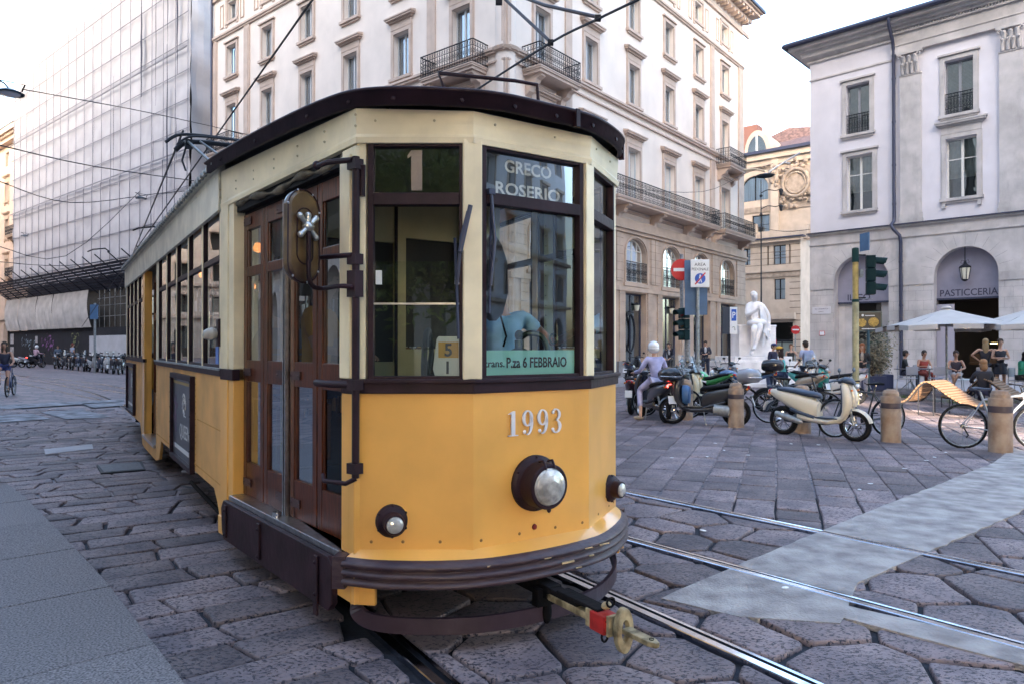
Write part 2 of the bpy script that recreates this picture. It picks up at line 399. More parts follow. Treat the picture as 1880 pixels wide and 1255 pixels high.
def voronoi_lane(mb, org, ax, ay, si, sj, ni, nj, jit, brick, clips, keep, ztop, gap, seed, far):
    rnd = random.Random(seed); S = {}
    for i in range(ni[0]-1, ni[1]+2):
        for j in range(nj[0]-1, nj[1]+2):
            a = (i+(0.5*(j % 2) if brick else 0)+rnd.uniform(-jit[0],jit[0]))*si; b = (j+rnd.uniform(-jit[1],jit[1]))*sj
            S[i,j] = (org[0]+ax[0]*a+ay[0]*b, org[1]+ax[1]*a+ay[1]*b)
    for i in range(*ni):
        for j in range(*nj):
            s = S[i,j]
            if not in_view(s, far) or not keep(s): continue
            P = [(s[0]-1.5,s[1]-1.5),(s[0]+1.5,s[1]-1.5),(s[0]+1.5,s[1]+1.5),(s[0]-1.5,s[1]+1.5)]
            for di in (-2,-1,0,1,2):
                for dj in (-2,-1,0,1,2):
                    if (di or dj) and (i+di,j+dj) in S:
                        t = S[i+di,j+dj]; n = (t[0]-s[0],t[1]-s[1]); P = clip(P, n, (t[0]**2+t[1]**2-s[0]**2-s[1]**2)/2)
                        if len(P) < 3: break
                if len(P) < 3: break
            for n, c in clips:
                if len(P) >= 3: P = clip(P, n, c)
            if len(P) >= 3: add_stone(mb, P, ztop+rnd.uniform(-0.004,0.004), gap*0.72*rnd.uniform(0.6,1.5), rnd)
def rect_lane(mb, org, along, across, w, lmin, lmax, ncol, span, slant, clips, keep, ztop, gap, seed, far):
    rnd = random.Random(seed)
    for i in range(*ncol):
        a = span[0]+rnd.uniform(0,lmin); tilt = 0
        wob = rnd.uniform(-0.02,0.02)
        while a < span[1]:
            l = rnd.uniform(lmin,lmax); t2 = rnd.uniform(-slant,slant)
            P = []
            for (u,v) in ((a-tilt,i*w),(a+l-t2,i*w),(a+l+t2,i*w+w),(a+tilt,i*w+w)):
                P.append((org[0]+along[0]*u+across[0]*v, org[1]+along[1]*u+across[1]*v))
            c = (sum(p[0] for p in P)/4, sum(p[1] for p in P)/4); a += l; tilt = t2
            if not in_view(c, far) or not keep(c): continue
            for n, k in clips:
                if len(P) >= 3: P = clip(P, n, k)
            if len(P) >= 3: add_stone(mb, P, ztop+rnd.uniform(-0.004,0.004), gap*0.72*rnd.uniform(0.6,1.5), rnd)
VL, VR = 1.563, 3.007        # rails of the tram's track, as offsets across the track
A2 = 4.513; B2 = A2+1.445    # rails of the second track
PATCH = [(7.9,9.6),(7.9,11.0),(6.6,9.6),(3.25,6.6),(1.22,4.72),(0.95,4.45),(1.35,4.15),(1.9,4.05),(2.35,4.75),(4.9,6.75)]
def inpoly(p, P):
    c = False
    for i in range(len(P)):
        a, b = P[i-1], P[i]
        if (a[1] > p[1]) != (b[1] > p[1]) and p[0] < (b[0]-a[0])*(p[1]-a[1])/(b[1]-a[1])+a[0]: c = not c
    return c
tv = (TV.x,TV.y); ntv = (-TV.x,-TV.y); n2 = (N2.x,N2.y); nn2 = (-N2.x,-N2.y)
dot = lambda n, p: n[0]*p[0]+n[1]*p[1]
st = MB()
# left of the tram: long setts in courses across the street
rect_lane(st, (0,0), tv, (TU.x,TU.y), 0.31, 0.30, 0.80, (-4,72), (-16,1.6), 0.07, [(tv,VL-0.09)], lambda p: dot(tv,p) < VL-0.05, 0.012, 0.034, 1, 18)
voronoi_lane(st, (0,0), tv, (TU.x,TU.y), 0.50, 0.50, (1,9), (-6,38), (0.26,0.26), True, [(ntv,-VL-0.07),(tv,VR-0.07)], lambda p: VL-0.5 < dot(tv,p) < VR+0.5, 0.012, 0.04, 2, 17)
voronoi_lane(st, (0.2,0.1), tv, (TU.x,TU.y), 0.54, 0.50, (3,22), (-12,28), (0.36,0.34), True, [(ntv,-VR-0.07),(n2,A2-0.07)], lambda p: dot(tv,p) > VR-0.45 and dot(n2,p) < A2+0.45, 0.012, 0.045, 3, 17)
voronoi_lane(st, (0.2,0.1), n2, (D2.x,D2.y), 0.54, 0.50, (3,18), (-16,28), (0.36,0.34), True, [(nn2,-A2-0.07),(n2,B2-0.06)], lambda p: A2-0.45 < dot(n2,p) < B2+0.45, 0.012, 0.045, 4, 17)
cd = Vector((0.355,0.935)); cn = Vector((cd.y,-cd.x)); ROWN = 15.5
rect_lane(st, (1.2,7.7), (cd.x,cd.y), (cn.x,cn.y), 0.40, 0.36, 0.80, (-24,46), (-12,24), 0.012, [(nn2,-B2-0.06),((-cd.x,-cd.y),-5.2)], lambda p: dot(n2,p) > B2-0.2 and dot(cd,p) > 5.1, 0.010, 0.020, 5, 30)
voronoi_lane(st, (0.2,0.1), n2, (D2.x,D2.y), 0.54, 0.50, (8,28), (-26,6), (0.36,0.34), True, [(nn2,-B2-0.06),((cd.x,cd.y),5.2)], lambda p: dot(n2,p) > B2-0.45 and dot(cd,p) <= 5.6, 0.012, 0.045, 6, 17)
tag(st.build('paving', M_stone), kind='structure')
# concrete strip filled in over a trench
M_conc = mat('trowelled_concrete', (0.43,0.395,0.375), 0.9, spec=0.15, col2=(0.24,0.215,0.21), vscale=4.5, bump=0.8, bscale=45, detail=12, dirt=0.45)
g = MB()
for lo, hi in (((nn2,-B2-0.05),None),((nn2,-A2-0.06),(n2,B2-0.05)),(None,(n2,A2-0.06))):
    P = PATCH
    for c in (lo,hi):
        if c: P = clip(P, *c)
    if len(P) > 2:
        rq = random.Random(3); Q = []
        for a,b in zip(P, P[1:]+P[:1]):
            m = max(1,int(math.hypot(b[0]-a[0],b[1]-a[1])/0.16)); dx,dy = b[1]-a[1],a[0]-b[0]; L_2 = math.hypot(dx,dy)+1e-9
            for q in range(m): j = rq.gauss(0,0.006) if q else 0; Q.append((a[0]+(b[0]-a[0])*q/m+dx/L_2*j, a[1]+(b[1]-a[1])*q/m+dy/L_2*j))
        g.prism(Q, -0.015, 0.0205)
P = [(1.9,4.2),(2.06,4.34),(3.1,3.46),(3.9,2.7),(3.6,2.5)]; g.prism(P, -0.015, 0.019)
tag(g.build('concrete_strip', M_conc), kind='structure')
# painted crossing bars, far left
g = MB(); M_pnt = mat('worn_road_paint', (0.26,0.26,0.28), 0.9, spec=0.15, var=0.6, vscale=3, detail=10)
for x0,y0,x1,y1,x2,y2,x3,y3 in ((-30,746,228,733,228,738,-30,754),(-30,764,60,760,95,770,-30,778),(75,757,150,752,205,766,120,770),(150,741,228,737,228,745,170,749)):
    pts = [gp(a,b) for a,b in ((x0,y0),(x1,y1),(x2,y2),(x3,y3))]; g.add([(p[0],p[1],0.024) for p in pts], [(0,1,2,3)])
tag(g.build('road_marking', M_pnt), kind='structure')

# rails: grooved section swept along each line
M_rail = mat('polished_rail', (0.62,0.64,0.70), 0.16, 1.0, var=0.25, vscale=8)
M_groove = mat('rail_groove', (0.012,0.012,0.015), 0.8)
def rail(path, name):
    k = len(path); mb = MB(); prof = [(-0.052,-0.015),(-0.052,0.018),(-0.046,0.022),(0.0,0.022),(0.006,0.012),(0.008,-0.012),(0.038,-0.012),(0.040,0.016),(0.060,0.018),(0.062,-0.015)]
    vs = []; 
    for i in range(k):
        a = Vector(path[max(i-1,0)]); b = Vector(path[min(i+1,k-1)]); d = (b-a).normalized(); n = Vector((d.y,-d.x)); p = Vector(path[i])
        for x,z in prof: q = p+n*x; vs.append((q.x,q.y,z))
    m = len(prof)
    for j in range(m-1):
        mb.add([vs[i*m+j] for i in range(k)]+[vs[i*m+j+1] for i in range(k)], [[i,i+1,k+i+1,k+i] for i in range(k-1)], 1 if 3 < j < 6 else 0)
    o = mb.build(name, [M_rail,M_groove]); tag(o, kind='structure')
def track(v0):
    c = [Vector(uv2w(u,v0)) for u in (-9,-4,0,4,8,12,16,20)]; p = c[-1]; a = TH
    for i in range(26): a = min(a+0.022, math.radians(50)); p = p+Vector((-math.sin(a),math.cos(a)))*2; c.append(p.copy())
    return c
for v in (VL,VR): rail(track(v), 'tram_rail')
for c in (A2,B2): rail([Vector((N2*c)+D2*t) for t in (-14,-10,-6,-2,2,6,10,14,18)]+[Vector(N2*c+D2*18)+Vector((-math.sin(math.radians(44)),math.cos(math.radians(44))))*t for t in (6,14,30,60)], 'tram_rail')

# granite pavement, lower left
M_gran = mat('granite_slab', (0.27,0.245,0.245), 0.8, col2=(0.075,0.068,0.075), vscale=90, spec=0.3, bump=0.5, bscale=140, detail=3, island=0.10, dirt=0.25)
KE = [(0.9,0.6),(-0.2,1.75),(-1.46,3.14),(-2.6,4.5),(-3.95,6.0),(-5.0,7.15),(-5.6,7.75),(-6.4,8.1),(-9,8.6),(-14,9.0)]
kerb = [Vector(p) for p in KE]
g = MB()
cuts = [0.2,1.6,3.0,3.95,4.9,5.95,7.2,8.6,10]; kd = Vector((-0.66,0.75)).normalized(); kn = Vector((kd.y,-kd.x))
far_ = [(-14,9.0),(-14,-4),(0.9,-4)]; full = KE+far_
for i in range(-6,9):
    a = i*1.12+0.55
    for k,(b0,b1) in enumerate(((-30,-0.62),(-0.62,30))):
        P = clip(clip(full,(kd.x,kd.y),a+1.11),(-kd.x,-kd.y),-a)
        if k == 0: continue
        if len(P) > 2: g.prism(P, -0.02, 0.10+0.001*((i*7)%3))
o = g.build('pavement', M_gran, bevel=0.007); tag(o, kind='structure')
# raised pavement of the cream palace and of the arcade building
M_slab = mat('pale_granite', (0.36,0.34,0.36), 0.65, col2=(0.27,0.26,0.28), vscale=2.5, bump=0.2, bscale=40, detail=8)
FR = Frame((-0.22,27.7),(0.828,1)); cl = Vector((-1.22,1)).normalized(); FLo = Vector((-0.22,27.7))+cl*23.4
FL = Frame(FLo, (1.22,-1)); FB = Frame((15,35),(1.047,-1))
def band(F, s0, s1, w, name, z=0.13, inn=0.0):
    P = [F.p(s0,inn),F.p(s1,inn),F.p(s1,-w),F.p(s0,-w)]; mb = MB(); mb.prism([(p.x,p.y) for p in P], -0.02, z); tag(mb.build(name, M_slab, bevel=0.015), kind='structure')
band(FR,-3.0,24.8,3.2,'pavement',inn=1.0)
band(FL,0,26,3.0,'pavement',z=0.132,inn=1.0)
band(FB,-0.5,16,8.0,'pavement',inn=1.0,z=0.13)
# ============================================================ BUILDINGS
M_stucco = mat('cream_stucco', (0.75,0.65,0.575), 0.75, var=0.10, vscale=0.6, bump=0.12, bscale=40, dirt=0.10)
M_pink = mat('rose_stone', (0.53,0.405,0.33), 0.7, var=0.14, vscale=1.5, bump=0.15, bscale=30, dirt=0.18)
M_sand = mat('sandstone_blocks', (0.47,0.35,0.27), 0.72, var=0.16, vscale=1.3, bump=0.2, bscale=25, dirt=0.22)
M_joint = mat('stone_joint', (0.12,0.09,0.075), 0.8)
M_gwall = mat('grey_white_stucco', (0.62,0.59,0.62), 0.78, var=0.08, vscale=0.8, bump=0.1, bscale=40, dirt=0.12)
M_gstone = mat('weathered_grey_stone', (0.49,0.455,0.44), 0.75, var=0.22, vscale=1.2, bump=0.25, bscale=20, dirt=0.45)
M_frame = mat('window_frame_grey', (0.50,0.50,0.50), 0.45)
M_framew = mat('window_frame_white', (0.62,0.60,0.56), 0.45)
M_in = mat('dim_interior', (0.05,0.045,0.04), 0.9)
M_curt = mat('sky_tint_curtain', (0.42,0.53,0.68), 0.8, var=0.4, stretch=(14,1,0.4), vscale=1)  # blue of sky reflected in the panes, put into the curtain colour
M_curtc = mat('cream_blind', (0.52,0.48,0.38), 0.8, var=0.2, vscale=3)
M_roof = mat('clay_roof_tiles', (0.16,0.095,0.085), 0.8, var=0.5, vscale=4, bump=0.5, bscale=9)
M_slate = mat('dark_gutter_metal', (0.045,0.05,0.085), 0.45, 0.3)

def window(F, s, z, w, h, parent, depth=0.22, fr=None, curtain=0, bars=2, rows=(), arch=0, kind='window'):
    """casement set back in its opening: frame, glass pane (sub-part), curtain or blind behind"""
    key = (round(w,2),round(h,2),bars,tuple(rows),arch,(fr or M_frame).name,curtain)
    if key not in WCACHE:
        mb = MB(); t = 0.06
        if arch:
            mb.box(-w/2,-w/2+t,0,0.07,0,h-arch); mb.box(w/2-t,w/2,0,0.07,0,h-arch); mb.box(-w/2+t,w/2-t,0,0.07,0,t)
            m = 14; P = [(-w/2*math.cos(PI*i/m),0.035,h-arch+arch*math.sin(PI*i/m)) for i in range(m+1)]; mb.tube([(p[0]*0.98,p[1],p[2]-0.02) for p in P],0.045,4)
        else:
            mb.box(-w/2,-w/2+t,0,0.07,0,h); mb.box(w/2-t,w/2,0,0.07,0,h); mb.box(-w/2+t,w/2-t,0,0.07,0,t); mb.box(-w/2+t,w/2-t,0,0.07,h-t,h)
        for i in range(1,bars):
            x = -w/2+w*i/bars; q = 0.05 if i*2 == bars else 0.022; mb.box(x-q,x+q,0.002,0.062,t,h-t)
        for r in rows: mb.box(-w/2+t,w/2-t,0.006,0.058,r*h-0.018,r*h+0.018)
        o = mb.build(kind, fr or M_frame, parent)
        gl = MB(); gl.quad((-w/2+0.03,0.035,0.03),(w/2-0.03,0.035,0.03),(w/2-0.03,0.035,h-0.03-arch*0.15),(-w/2+0.03,0.035,h-0.03-arch*0.15)); gl.build('pane', M_glassd, o)
        if curtain:
            c = MB(); n = 20; x0,x1 = -w/2+0.05,w/2-0.05
            zt,zb = (h-0.06,0.05) if curtain != 2 else (h-0.06,h*0.35)
            for i in range(n):
                a = x0+(x1-x0)*i/n; b = x0+(x1-x0)*(i+1)/n; ya = 0.16+0.02*math.sin(i*1.9); yb = 0.16+0.02*math.sin((i+1)*1.9)
                if curtain == 3 and 7 < i < 12: continue
                c.quad((a,ya,zb),(b,yb,zb),(b,yb,zt),(a,ya,zt))
            c.build('curtain', M_curtc if curtain == 2 else M_curt, o)
        WCACHE[key] = o; F.put(o, s, depth, z, parent); return o
    src = WCACHE[key]; o = src.copy(); COL.objects.link(o); F.put(o, s, depth, z, parent)
    for k in src.children:
        c = k.copy(); COL.objects.link(c); c.parent = o
    return o
WCACHE = {}
RC = {}
def railing(L, h, mi=0, step=0.14, style=0):
    """mesh builder with a wrought iron railing along x from 0 to L"""
    mb = MB(); mb.box(0,L,-0.022,0.022,h-0.035,h); mb.box(0,L,-0.012,0.012,h*0.72,h*0.72+0.018); mb.box(0,L,-0.015,0.015,0.06,0.08); mb.box(0,L,-0.012,0.012,h*0.28,h*0.28+0.018)
    n = max(2,int(round(L/step))); s = L/n
    for i in range(n+1): mb.box(i*s-0.008,i*s+0.008,-0.008,0.008,0,h-0.03)
    for i in range(n):
        x = (i+0.5)*s
        for zc, r in ((h*0.5,s*0.42),(h*0.17,s*0.30),(h*0.84,s*0.36)):
            if style == 1 and zc != h*0.5: continue
            P = [(x+r*math.cos(a)*(0.85 if (i+int(zc*9))%2 else 1), 0, zc+r*1.25*math.sin(a)) for a in [k*PI/4 for k in range(8)]]
            mb.tube(P, 0.0065, 3, closed=True)
        if style == 2: mb.tube([(i*s,0,h*0.3),(x,0,h*0.5),(i*s,0,h*0.7)],0.006,3); mb.tube([(i*s+s,0,h*0.3),(x,0,h*0.5),(i*s+s,0,h*0.7)],0.006,3)
    return mb
def bracket(mb, x, d, z, w=0.32, mi=0):
    P = [(0,0),(-d*0.82,0),(-d*0.86,-0.10),(-d*0.62,-0.20),(-d*0.55,-0.34),(-d*0.30,-0.40),(-d*0.24,-0.62),(0,-0.78)]
    mb.prism([(p[0],z+p[1]) for p in P], x-w/2, x+w/2, 'x', mi)
def balcony(F, s0, s1, z, d, parent, stone, brackets, h=0.95):
    L = s1-s0; mb = MB(); mb.box(0,L,-d,0,-0.10,0.0); mb.box(0.05,L-0.05,-d+0.06,0,-0.22,-0.10); mb.box(-0.03,L+0.03,-d-0.03,0,-0.03,0.015)
    o = mb.build('balcony', stone, parent); F.put(o, s0, 0, z, parent)
    b = MB()
    for x in brackets: bracket(b, x-s0, d, -0.22)
    build_split(b, 'bracket', stone, o)
    r = railing(L, h, style=2).build('railing', M_iron, o); r.location = (0,-d+0.05,0.015)
    for x in (0,L):
        q = railing(d-0.05, h, style=2).build('railing', M_iron, o); q.location = (x,0,0.015); q.rotation_euler = (0,0,-PI/2)
    return o
def surround(F, s, z, w, h, parent, m, ped=0, sill=True, t=0.16, key=None):
    k = ('s',round(w,2),round(h,2),ped,sill,m.name)
    if k in WCACHE: o = WCACHE[k].copy(); COL.objects.link(o); F.put(o, s, 0, z, parent); return o
    mb = MB(); p = 0.07
    mb.box(-w/2-t,-w/2,-p,0.0,0,h+t); mb.box(w/2,w/2+t,-p,0,0,h+t); mb.box(-w/2,w/2,-p,0,h,h+t)
    mb.box(-w/2-t-0.04,-w/2-t,-p+0.03,0,0,h+t+0.04); mb.box(w/2+t,w/2+t+0.04,-p+0.03,0,0,h+t+0.04); mb.box(-w/2-t,w/2+t,-p+0.03,0,h+t,h+t+0.04)
    if sill: mb.box(-w/2-t-0.08,w/2+t+0.08,-0.17,0,-0.13,0); mb.box(-w/2-t,w/2+t,-0.10,0,-0.22,-0.13)
    if sill and ped:
        for x in (-w/2-t,w/2+t-0.14): mb.box(x,x+0.14,-0.11,0,-0.42,-0.22)
    if ped:
        mb.box(-w/2-t-0.02,w/2+t+0.02,-0.06,0,h+t+0.04,h+t+0.36); a = h+t+0.36
        mb.box(-w/2-t-0.10,w/2+t+0.10,-0.14,0,a,a+0.08); mb.box(-w/2-t-0.20,w/2+t+0.20,-0.26,0,a+0.08,a+0.16)
        mb.prism([(-0.30,a+0.16),(-0.30,a+0.22),(0,a+0.30),(0,a+0.16)], -w/2-t-0.24, w/2+t+0.24, 'x')
    elif ped == 0 and sill: mb.box(-w/2-t-0.10,w/2+t+0.10,-0.15,0,h+t+0.04,h+t+0.12)
    o = mb.build('window_surround', m, parent); WCACHE[k] = o; F.put(o, s, 0, z, parent); return o

# ---------------------------------------------------------------- cream corner palace
pal = thing('corner_palace', 'cream corner palace with wrought iron balconies and sandstone arches behind the yellow tram', 'building', tuple(FR.p(0,0,0)))
CR = [2.35,6.1,10.05,13.95,17.75,21.6]; CLc = [2.45,6.2,9.9,13.55,17.3,21.1]
CL_ = [23.4-c for c in CLc]
def pal_side(F, cs, length, right):
    holes = []
    for i, c in enumerate(cs):
        holes += [(c-0.52,c+0.52,12.95 if c in (cs[0],cs[5]) else 13.85,15.9),(c-0.52,c+0.52,17.6,19.42),(c-0.48,c+0.48,20.95,22.05)]
        holes.append((c-0.62,c+0.62,8.8,11.65))
    mb = MB(); mb.wall(0,length,7.5,24,holes,0.35,0); F.put(mb.build('wall', M_stucco), 0,0,0,pal)
    # stone ground floor and mezzanine
    h2 = []
    for c in cs: h2 += [(c-1.02,c+1.02,4.85,7.05,0.75),(c-1.05,c+1.05,0.25,4.3)]
    mb = MB(); mb.wall(0,length,0,7.5,h2,0.5,0)
    F.put(mb.build('stone_base', M_sand), 0,-0.14,0,pal)
    mb = MB(); e = [0]+[(a+b)/2 for a,b in zip(sorted(cs),sorted(cs)[1:])]+[length]
    for c in cs:
        mb.box(c-1.25,c+1.25,-0.09,0.0,4.62,4.78)
        mb.tube([(c-1.12,-0.02,4.8),(c-1.12,-0.02,6.3)]+[(c-1.12*math.cos(PI*i/12),-0.02,6.3+0.86*math.sin(PI*i/12)) for i in range(13)]+[(c+1.12,-0.02,4.8)],0.06,4)
        for sgn in (-1,1):
            for k in range(10): mb.box(c+sgn*1.42-0.27,c+sgn*1.42+0.27,-0.06,0,0.95+k*0.36,0.95+k*0.36+0.335)
        for sgn in (-1,1): mb.box(c+sgn*1.72-0.20,c+sgn*1.72+0.20,-0.05,0,4.85,7.2)
    mb.box(0,length,-0.10,0,4.36,4.58); mb.box(0,length,-0.12,0,7.25,7.42); mb.box(0,length,-0.22,0,7.42,7.52); mb.box(0,length,-0.10,0.3,7.5,7.95)
    [F.put(q,0,-0.14,0,pal) for q in build_split(mb,'string_course', M_sand, eps=0.03)]
    mb = MB()
    for c in [x for x in cs]:
        for sgn in (-1,1): mb.box(c+sgn*1.48-0.40,c+sgn*1.48+0.40,-0.1,0,0,0.92)
    [F.put(q,0,-0.16,0,pal) for q in build_split(mb,'plinth', mat('grey_granite_plinth',(0.22,0.205,0.21),0.6,var=0.2,vscale=4))]
    # shallow channels between the plain blocks of the mezzanine
    mb = MB()
    for k in range(6): 
        for a,b in zip([0]+[c+1.3 for c in sorted(cs)],[c-1.3 for c in sorted(cs)]+[length]): mb.box(a+0.02,b-0.02,-0.052,-0.045,4.95+k*0.4,4.962+k*0.4)
    F.put(mb.build('masonry_joint', M_joint),0,-0.14,0,pal)
    # upper trim: string courses, pilaster strips, frieze, cornice
    mb = MB(); mb.box(0,length,-0.10,0,13.05,13.12); mb.box(0,length,-0.16,0,13.42,13.52); mb.box(0,length,-0.22,0,13.52,13.62); mb.box(0,length,-0.06,0,8.3,8.42)
    for a,b in ((0.0,0.45),(19.35,19.95),(length-0.9,length)) if right else ((length-0.45,length),(23.4-19.7,23.4-19.1),(0,0.6)):
        mb.box(a,b,-0.07,0,13.62,20.1); mb.box(a+0.12,b-0.12,-0.10,-0.07,13.8,19.9)
        if b-a > 0.4: mb.box(a,b,-0.07,0,8.42,13.05)
    for a,b in ((4.0,4.5),) if right else ((23.4-4.5,23.4-4.0),): mb.box(a,b,-0.07,0,8.42,13.05); mb.box(a,b,-0.07,0,13.62,20.1)
    mb.box(0,length,-0.10,0,20.1,20.2); mb.box(0,length,-0.16,0,20.2,20.32)
    for i,c in enumerate(cs):
        for sgn in (-1,1):
            mb.box(c+sgn*0.62-0.10,c+sgn*0.62+0.10,-0.05,0,20.6,22.3)
            for q in ((-0.2,-0.15),(0.15,0.2)): mb.box(c+sgn*1.15+q[0],c+sgn*1.15+q[1],-0.05,0,20.7,22.1)
            mb.box(c+sgn*1.15-0.15,c+sgn*1.15+0.15,-0.05,0,20.7,20.75); mb.box(c+sgn*1.15-0.15,c+sgn*1.15+0.15,-0.05,0,22.05,22.1)
        mb.box(c-0.72,c+0.72,-0.06,0,22.15,22.3); mb.box(c-0.72,c+0.72,-0.08,0,20.75,20.9)
    F.put(mb.build('window_band_trim', M_pink),0,0,0,pal)
    mb = MB(); ov = 1.0
    mb.box(-ov*0 if not right else 0,length+(0.9 if right else 0),-0.12,0,22.5,22.75); mb.box(0,length+(ov*0.5 if right else 0),-0.45,0,23.3,23.5)
    mb.box(0,length+(ov*0.9 if right else 0),-0.9,0,23.7,23.9); mb.box(0,length+(ov if right else 0),-1.05,0,23.9,24.15)
    n = int(length/0.55)
    for k in range(n): mb.box((k+0.3)*length/n,(k+0.3)*length/n+0.24,-0.85,0,23.5,23.7); mb.box((k+0.3)*length/n+0.02,(k+0.3)*length/n+0.22,-0.5,0,23.05,23.3)
    F.put(mb.build('cornice', M_pink),0,0,0,pal)
    mb = MB(); mb.box(-0.0,length+(1.12 if right else 0),-1.16,-1.05,23.98,24.16); F.put(mb.build('gutter', M_slate),0,0,0,pal)
    for i,c in enumerate(cs):
        cc = ((i*3+(1 if right else 2))%4)
        small = abs(c-cs[0]) < 0.1
        window(F,c,8.8,1.24,2.85,pal,curtain=1 if cc%2 else 3); surround(F,c,8.8,1.24,2.85,pal,M_pink,1,sill=not right)
        bz = 12.95 if i in (0,5) else 13.85; window(F,c,bz,1.04,15.9-bz,pal,curtain=3 if cc in (0,2) else 1); surround(F,c,bz,1.04,15.9-bz,pal,M_pink,1,sill=bz > 13)
        window(F,c,17.6,1.04,1.82,pal,curtain=1 if cc in (1,2) else 3); surround(F,c,17.6,1.04,1.82,pal,M_pink,0)
        window(F,c,20.95,0.96,1.1,pal)
        window(F,c,4.85,2.04,2.2,pal,0.1,bars=4,rows=(0.25,0.5,0.75),arch=0.75,curtain=1,fr=M_framew)
        q = railing(2.04,1.0,style=2).build('railing',M_iron,pal); F.put(q,c-1.02,-0.17,4.88,pal)
        # shopfront
        mb = MB(); mb.box(-1.05,-0.97,0,0.08,0,4.05); mb.box(0.97,1.05,0,0.08,0,4.05); mb.box(-0.97,0.97,0,0.08,3.97,4.05); mb.box(-0.97,0.97,0,0.10,0,0.25); mb.box(-0.03,0.03,0,0.07,0.25,3.97)
        o = mb.build('shop_window', M_slate, pal); F.put(o,c,0.18,0.25,pal)
        mb = MB(); mb.quad((-0.97,0.04,0.25),(0.97,0.04,0.25),(0.97,0.04,3.97),(-0.97,0.04,3.97)); mb.build('pane', M_glassd, o)
        mb = MB(); mb.quad((-0.6,1.2,0),(1.0,1.2,0),(1.0,1.2,3.9),(-0.6,1.2,3.9)); mb.build('display_screen', mat('display_screen',(0.35,0.33,0.30),0.8), o)
        if right and i in (2,4):      # ring-shaped window decoration
            mb = MB(); mb.tube([(0.0+0.48*math.cos(a)-0.3,-0.12,2.05+0.95*math.sin(a)) for a in [k*PI/16+1.9 for k in range(31)]],[0.03+0.035*(k/30) for k in range(31)],8)
            mb.cbox((-0.45,-0.12,3.0),(0.35,0.1,0.14),ry=-0.25); mb.cbox((-0.18,-0.12,3.1),(0.42,0.1,0.07),ry=0.1)
            mb.build('ring_decoration', M_iron, o)
        if right and i in (2,3,4,5):  # hanging lantern inside the arcade shop windows
            mb = MB(); mb.lathe([(0.0,0.5),(0.02,0.42),(0.13,0.34),(0.18,0.30),(0.18,0.28)],(0.45,-0.1,3.2),n=6,smooth=False); mb.lathe([(0.16,0.28),(0.10,0.0),(0.0,-0.02)],(0.45,-0.1,3.2),n=6,mi=1,smooth=False); mb.tube([(0.45,-0.1,3.7),(0.45,-0.1,3.95)],0.012,4)
            mb.build('lantern',[M_iron,mat('lantern_opal_glass',(0.7,0.66,0.52),0.3)],o)
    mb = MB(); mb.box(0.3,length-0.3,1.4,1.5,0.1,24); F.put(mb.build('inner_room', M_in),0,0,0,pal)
pal_side(FR, CR, 24.65, True); pal_side(FL, CL_, 23.4, False)
mb = MB(); mb.prism([tuple(FR.p(-0.05,0.1))[:2],tuple(FR.p(24.65,0.1))[:2],tuple(FR.p(24.65,16))[:2],tuple(FL.p(0,16))[:2],tuple(FL.p(0,0.1))[:2]],23.2,24.1); o = mb.build('roof_slab', M_roof); o.parent = pal; o.location = -pal.location
mb = MB(); mb.box(-0.15,0.0,0,12,0,23.5); mb.quad((0,0,0),(0,12,0),(0,12,23.9),(0,0,23.9)); F = FR; o = MB(); o.quad((0,0,0),(0,14,0),(0,14,24),(0,0,24)); F.put(o.build('end_wall', M_stucco),24.65,0,0,pal)
# rounded corner pier with panels
mb = MB(); mb.lathe([(0.50,0),(0.50,7.5)],tuple(FR.p(0.30,0.30)),n=24,mi=1); mb.lathe([(0.42,7.5),(0.42,22.5)],tuple(FR.p(0.30,0.30)),n=24)
for z in (7.42,13.45,20.15): mb.lathe([(0.42,z),(0.55,z+0.02),(0.60,z+0.14),(0.42,z+0.18)],tuple(FR.p(0.30,0.30)),n=24,mi=2)
mb.lathe([(0.6,23.3),(1.3,23.7),(1.5,24.15)],tuple(FR.p(0.30,0.30)),n=24,mi=2)
o = mb.build('corner_pier',[M_stucco,M_sand,M_pink]); o.parent = pal; o.location = -pal.location
balcony(FR,1.0,3.9,12.92,0.95,pal,M_pink,(1.35,3.55)); balcony(FL,23.4-4.0,23.4-1.0,12.92,0.95,pal,M_pink,(23.4-3.7,23.4-1.3))
balcony(FL,23.4-22.4,23.4-19.8,12.92,0.95,pal,M_pink,(23.4-22.1,23.4-20.1)); balcony(FR,20.3,22.9,12.92,0.95,pal,M_pink,(20.6,22.6))
balcony(FR,6.9,18.6,8.72,1.0,pal,M_pink,(8.3,11.9,15.8,18.3)); balcony(FR,19.4,24.3,8.72,1.0,pal,M_pink,(19.7,23.9))
balcony(FL,1,22,8.72,1.0,pal,M_pink,(1.4,5,9,13,17,21.5))
# rainwater pipe at the far left end
mb = MB(); mb.tube([(0.15,-0.14,0.2),(0.15,-0.14,23.4)],0.07,8); FL.put(mb.build('drainpipe', M_slate),0,0,0,pal)

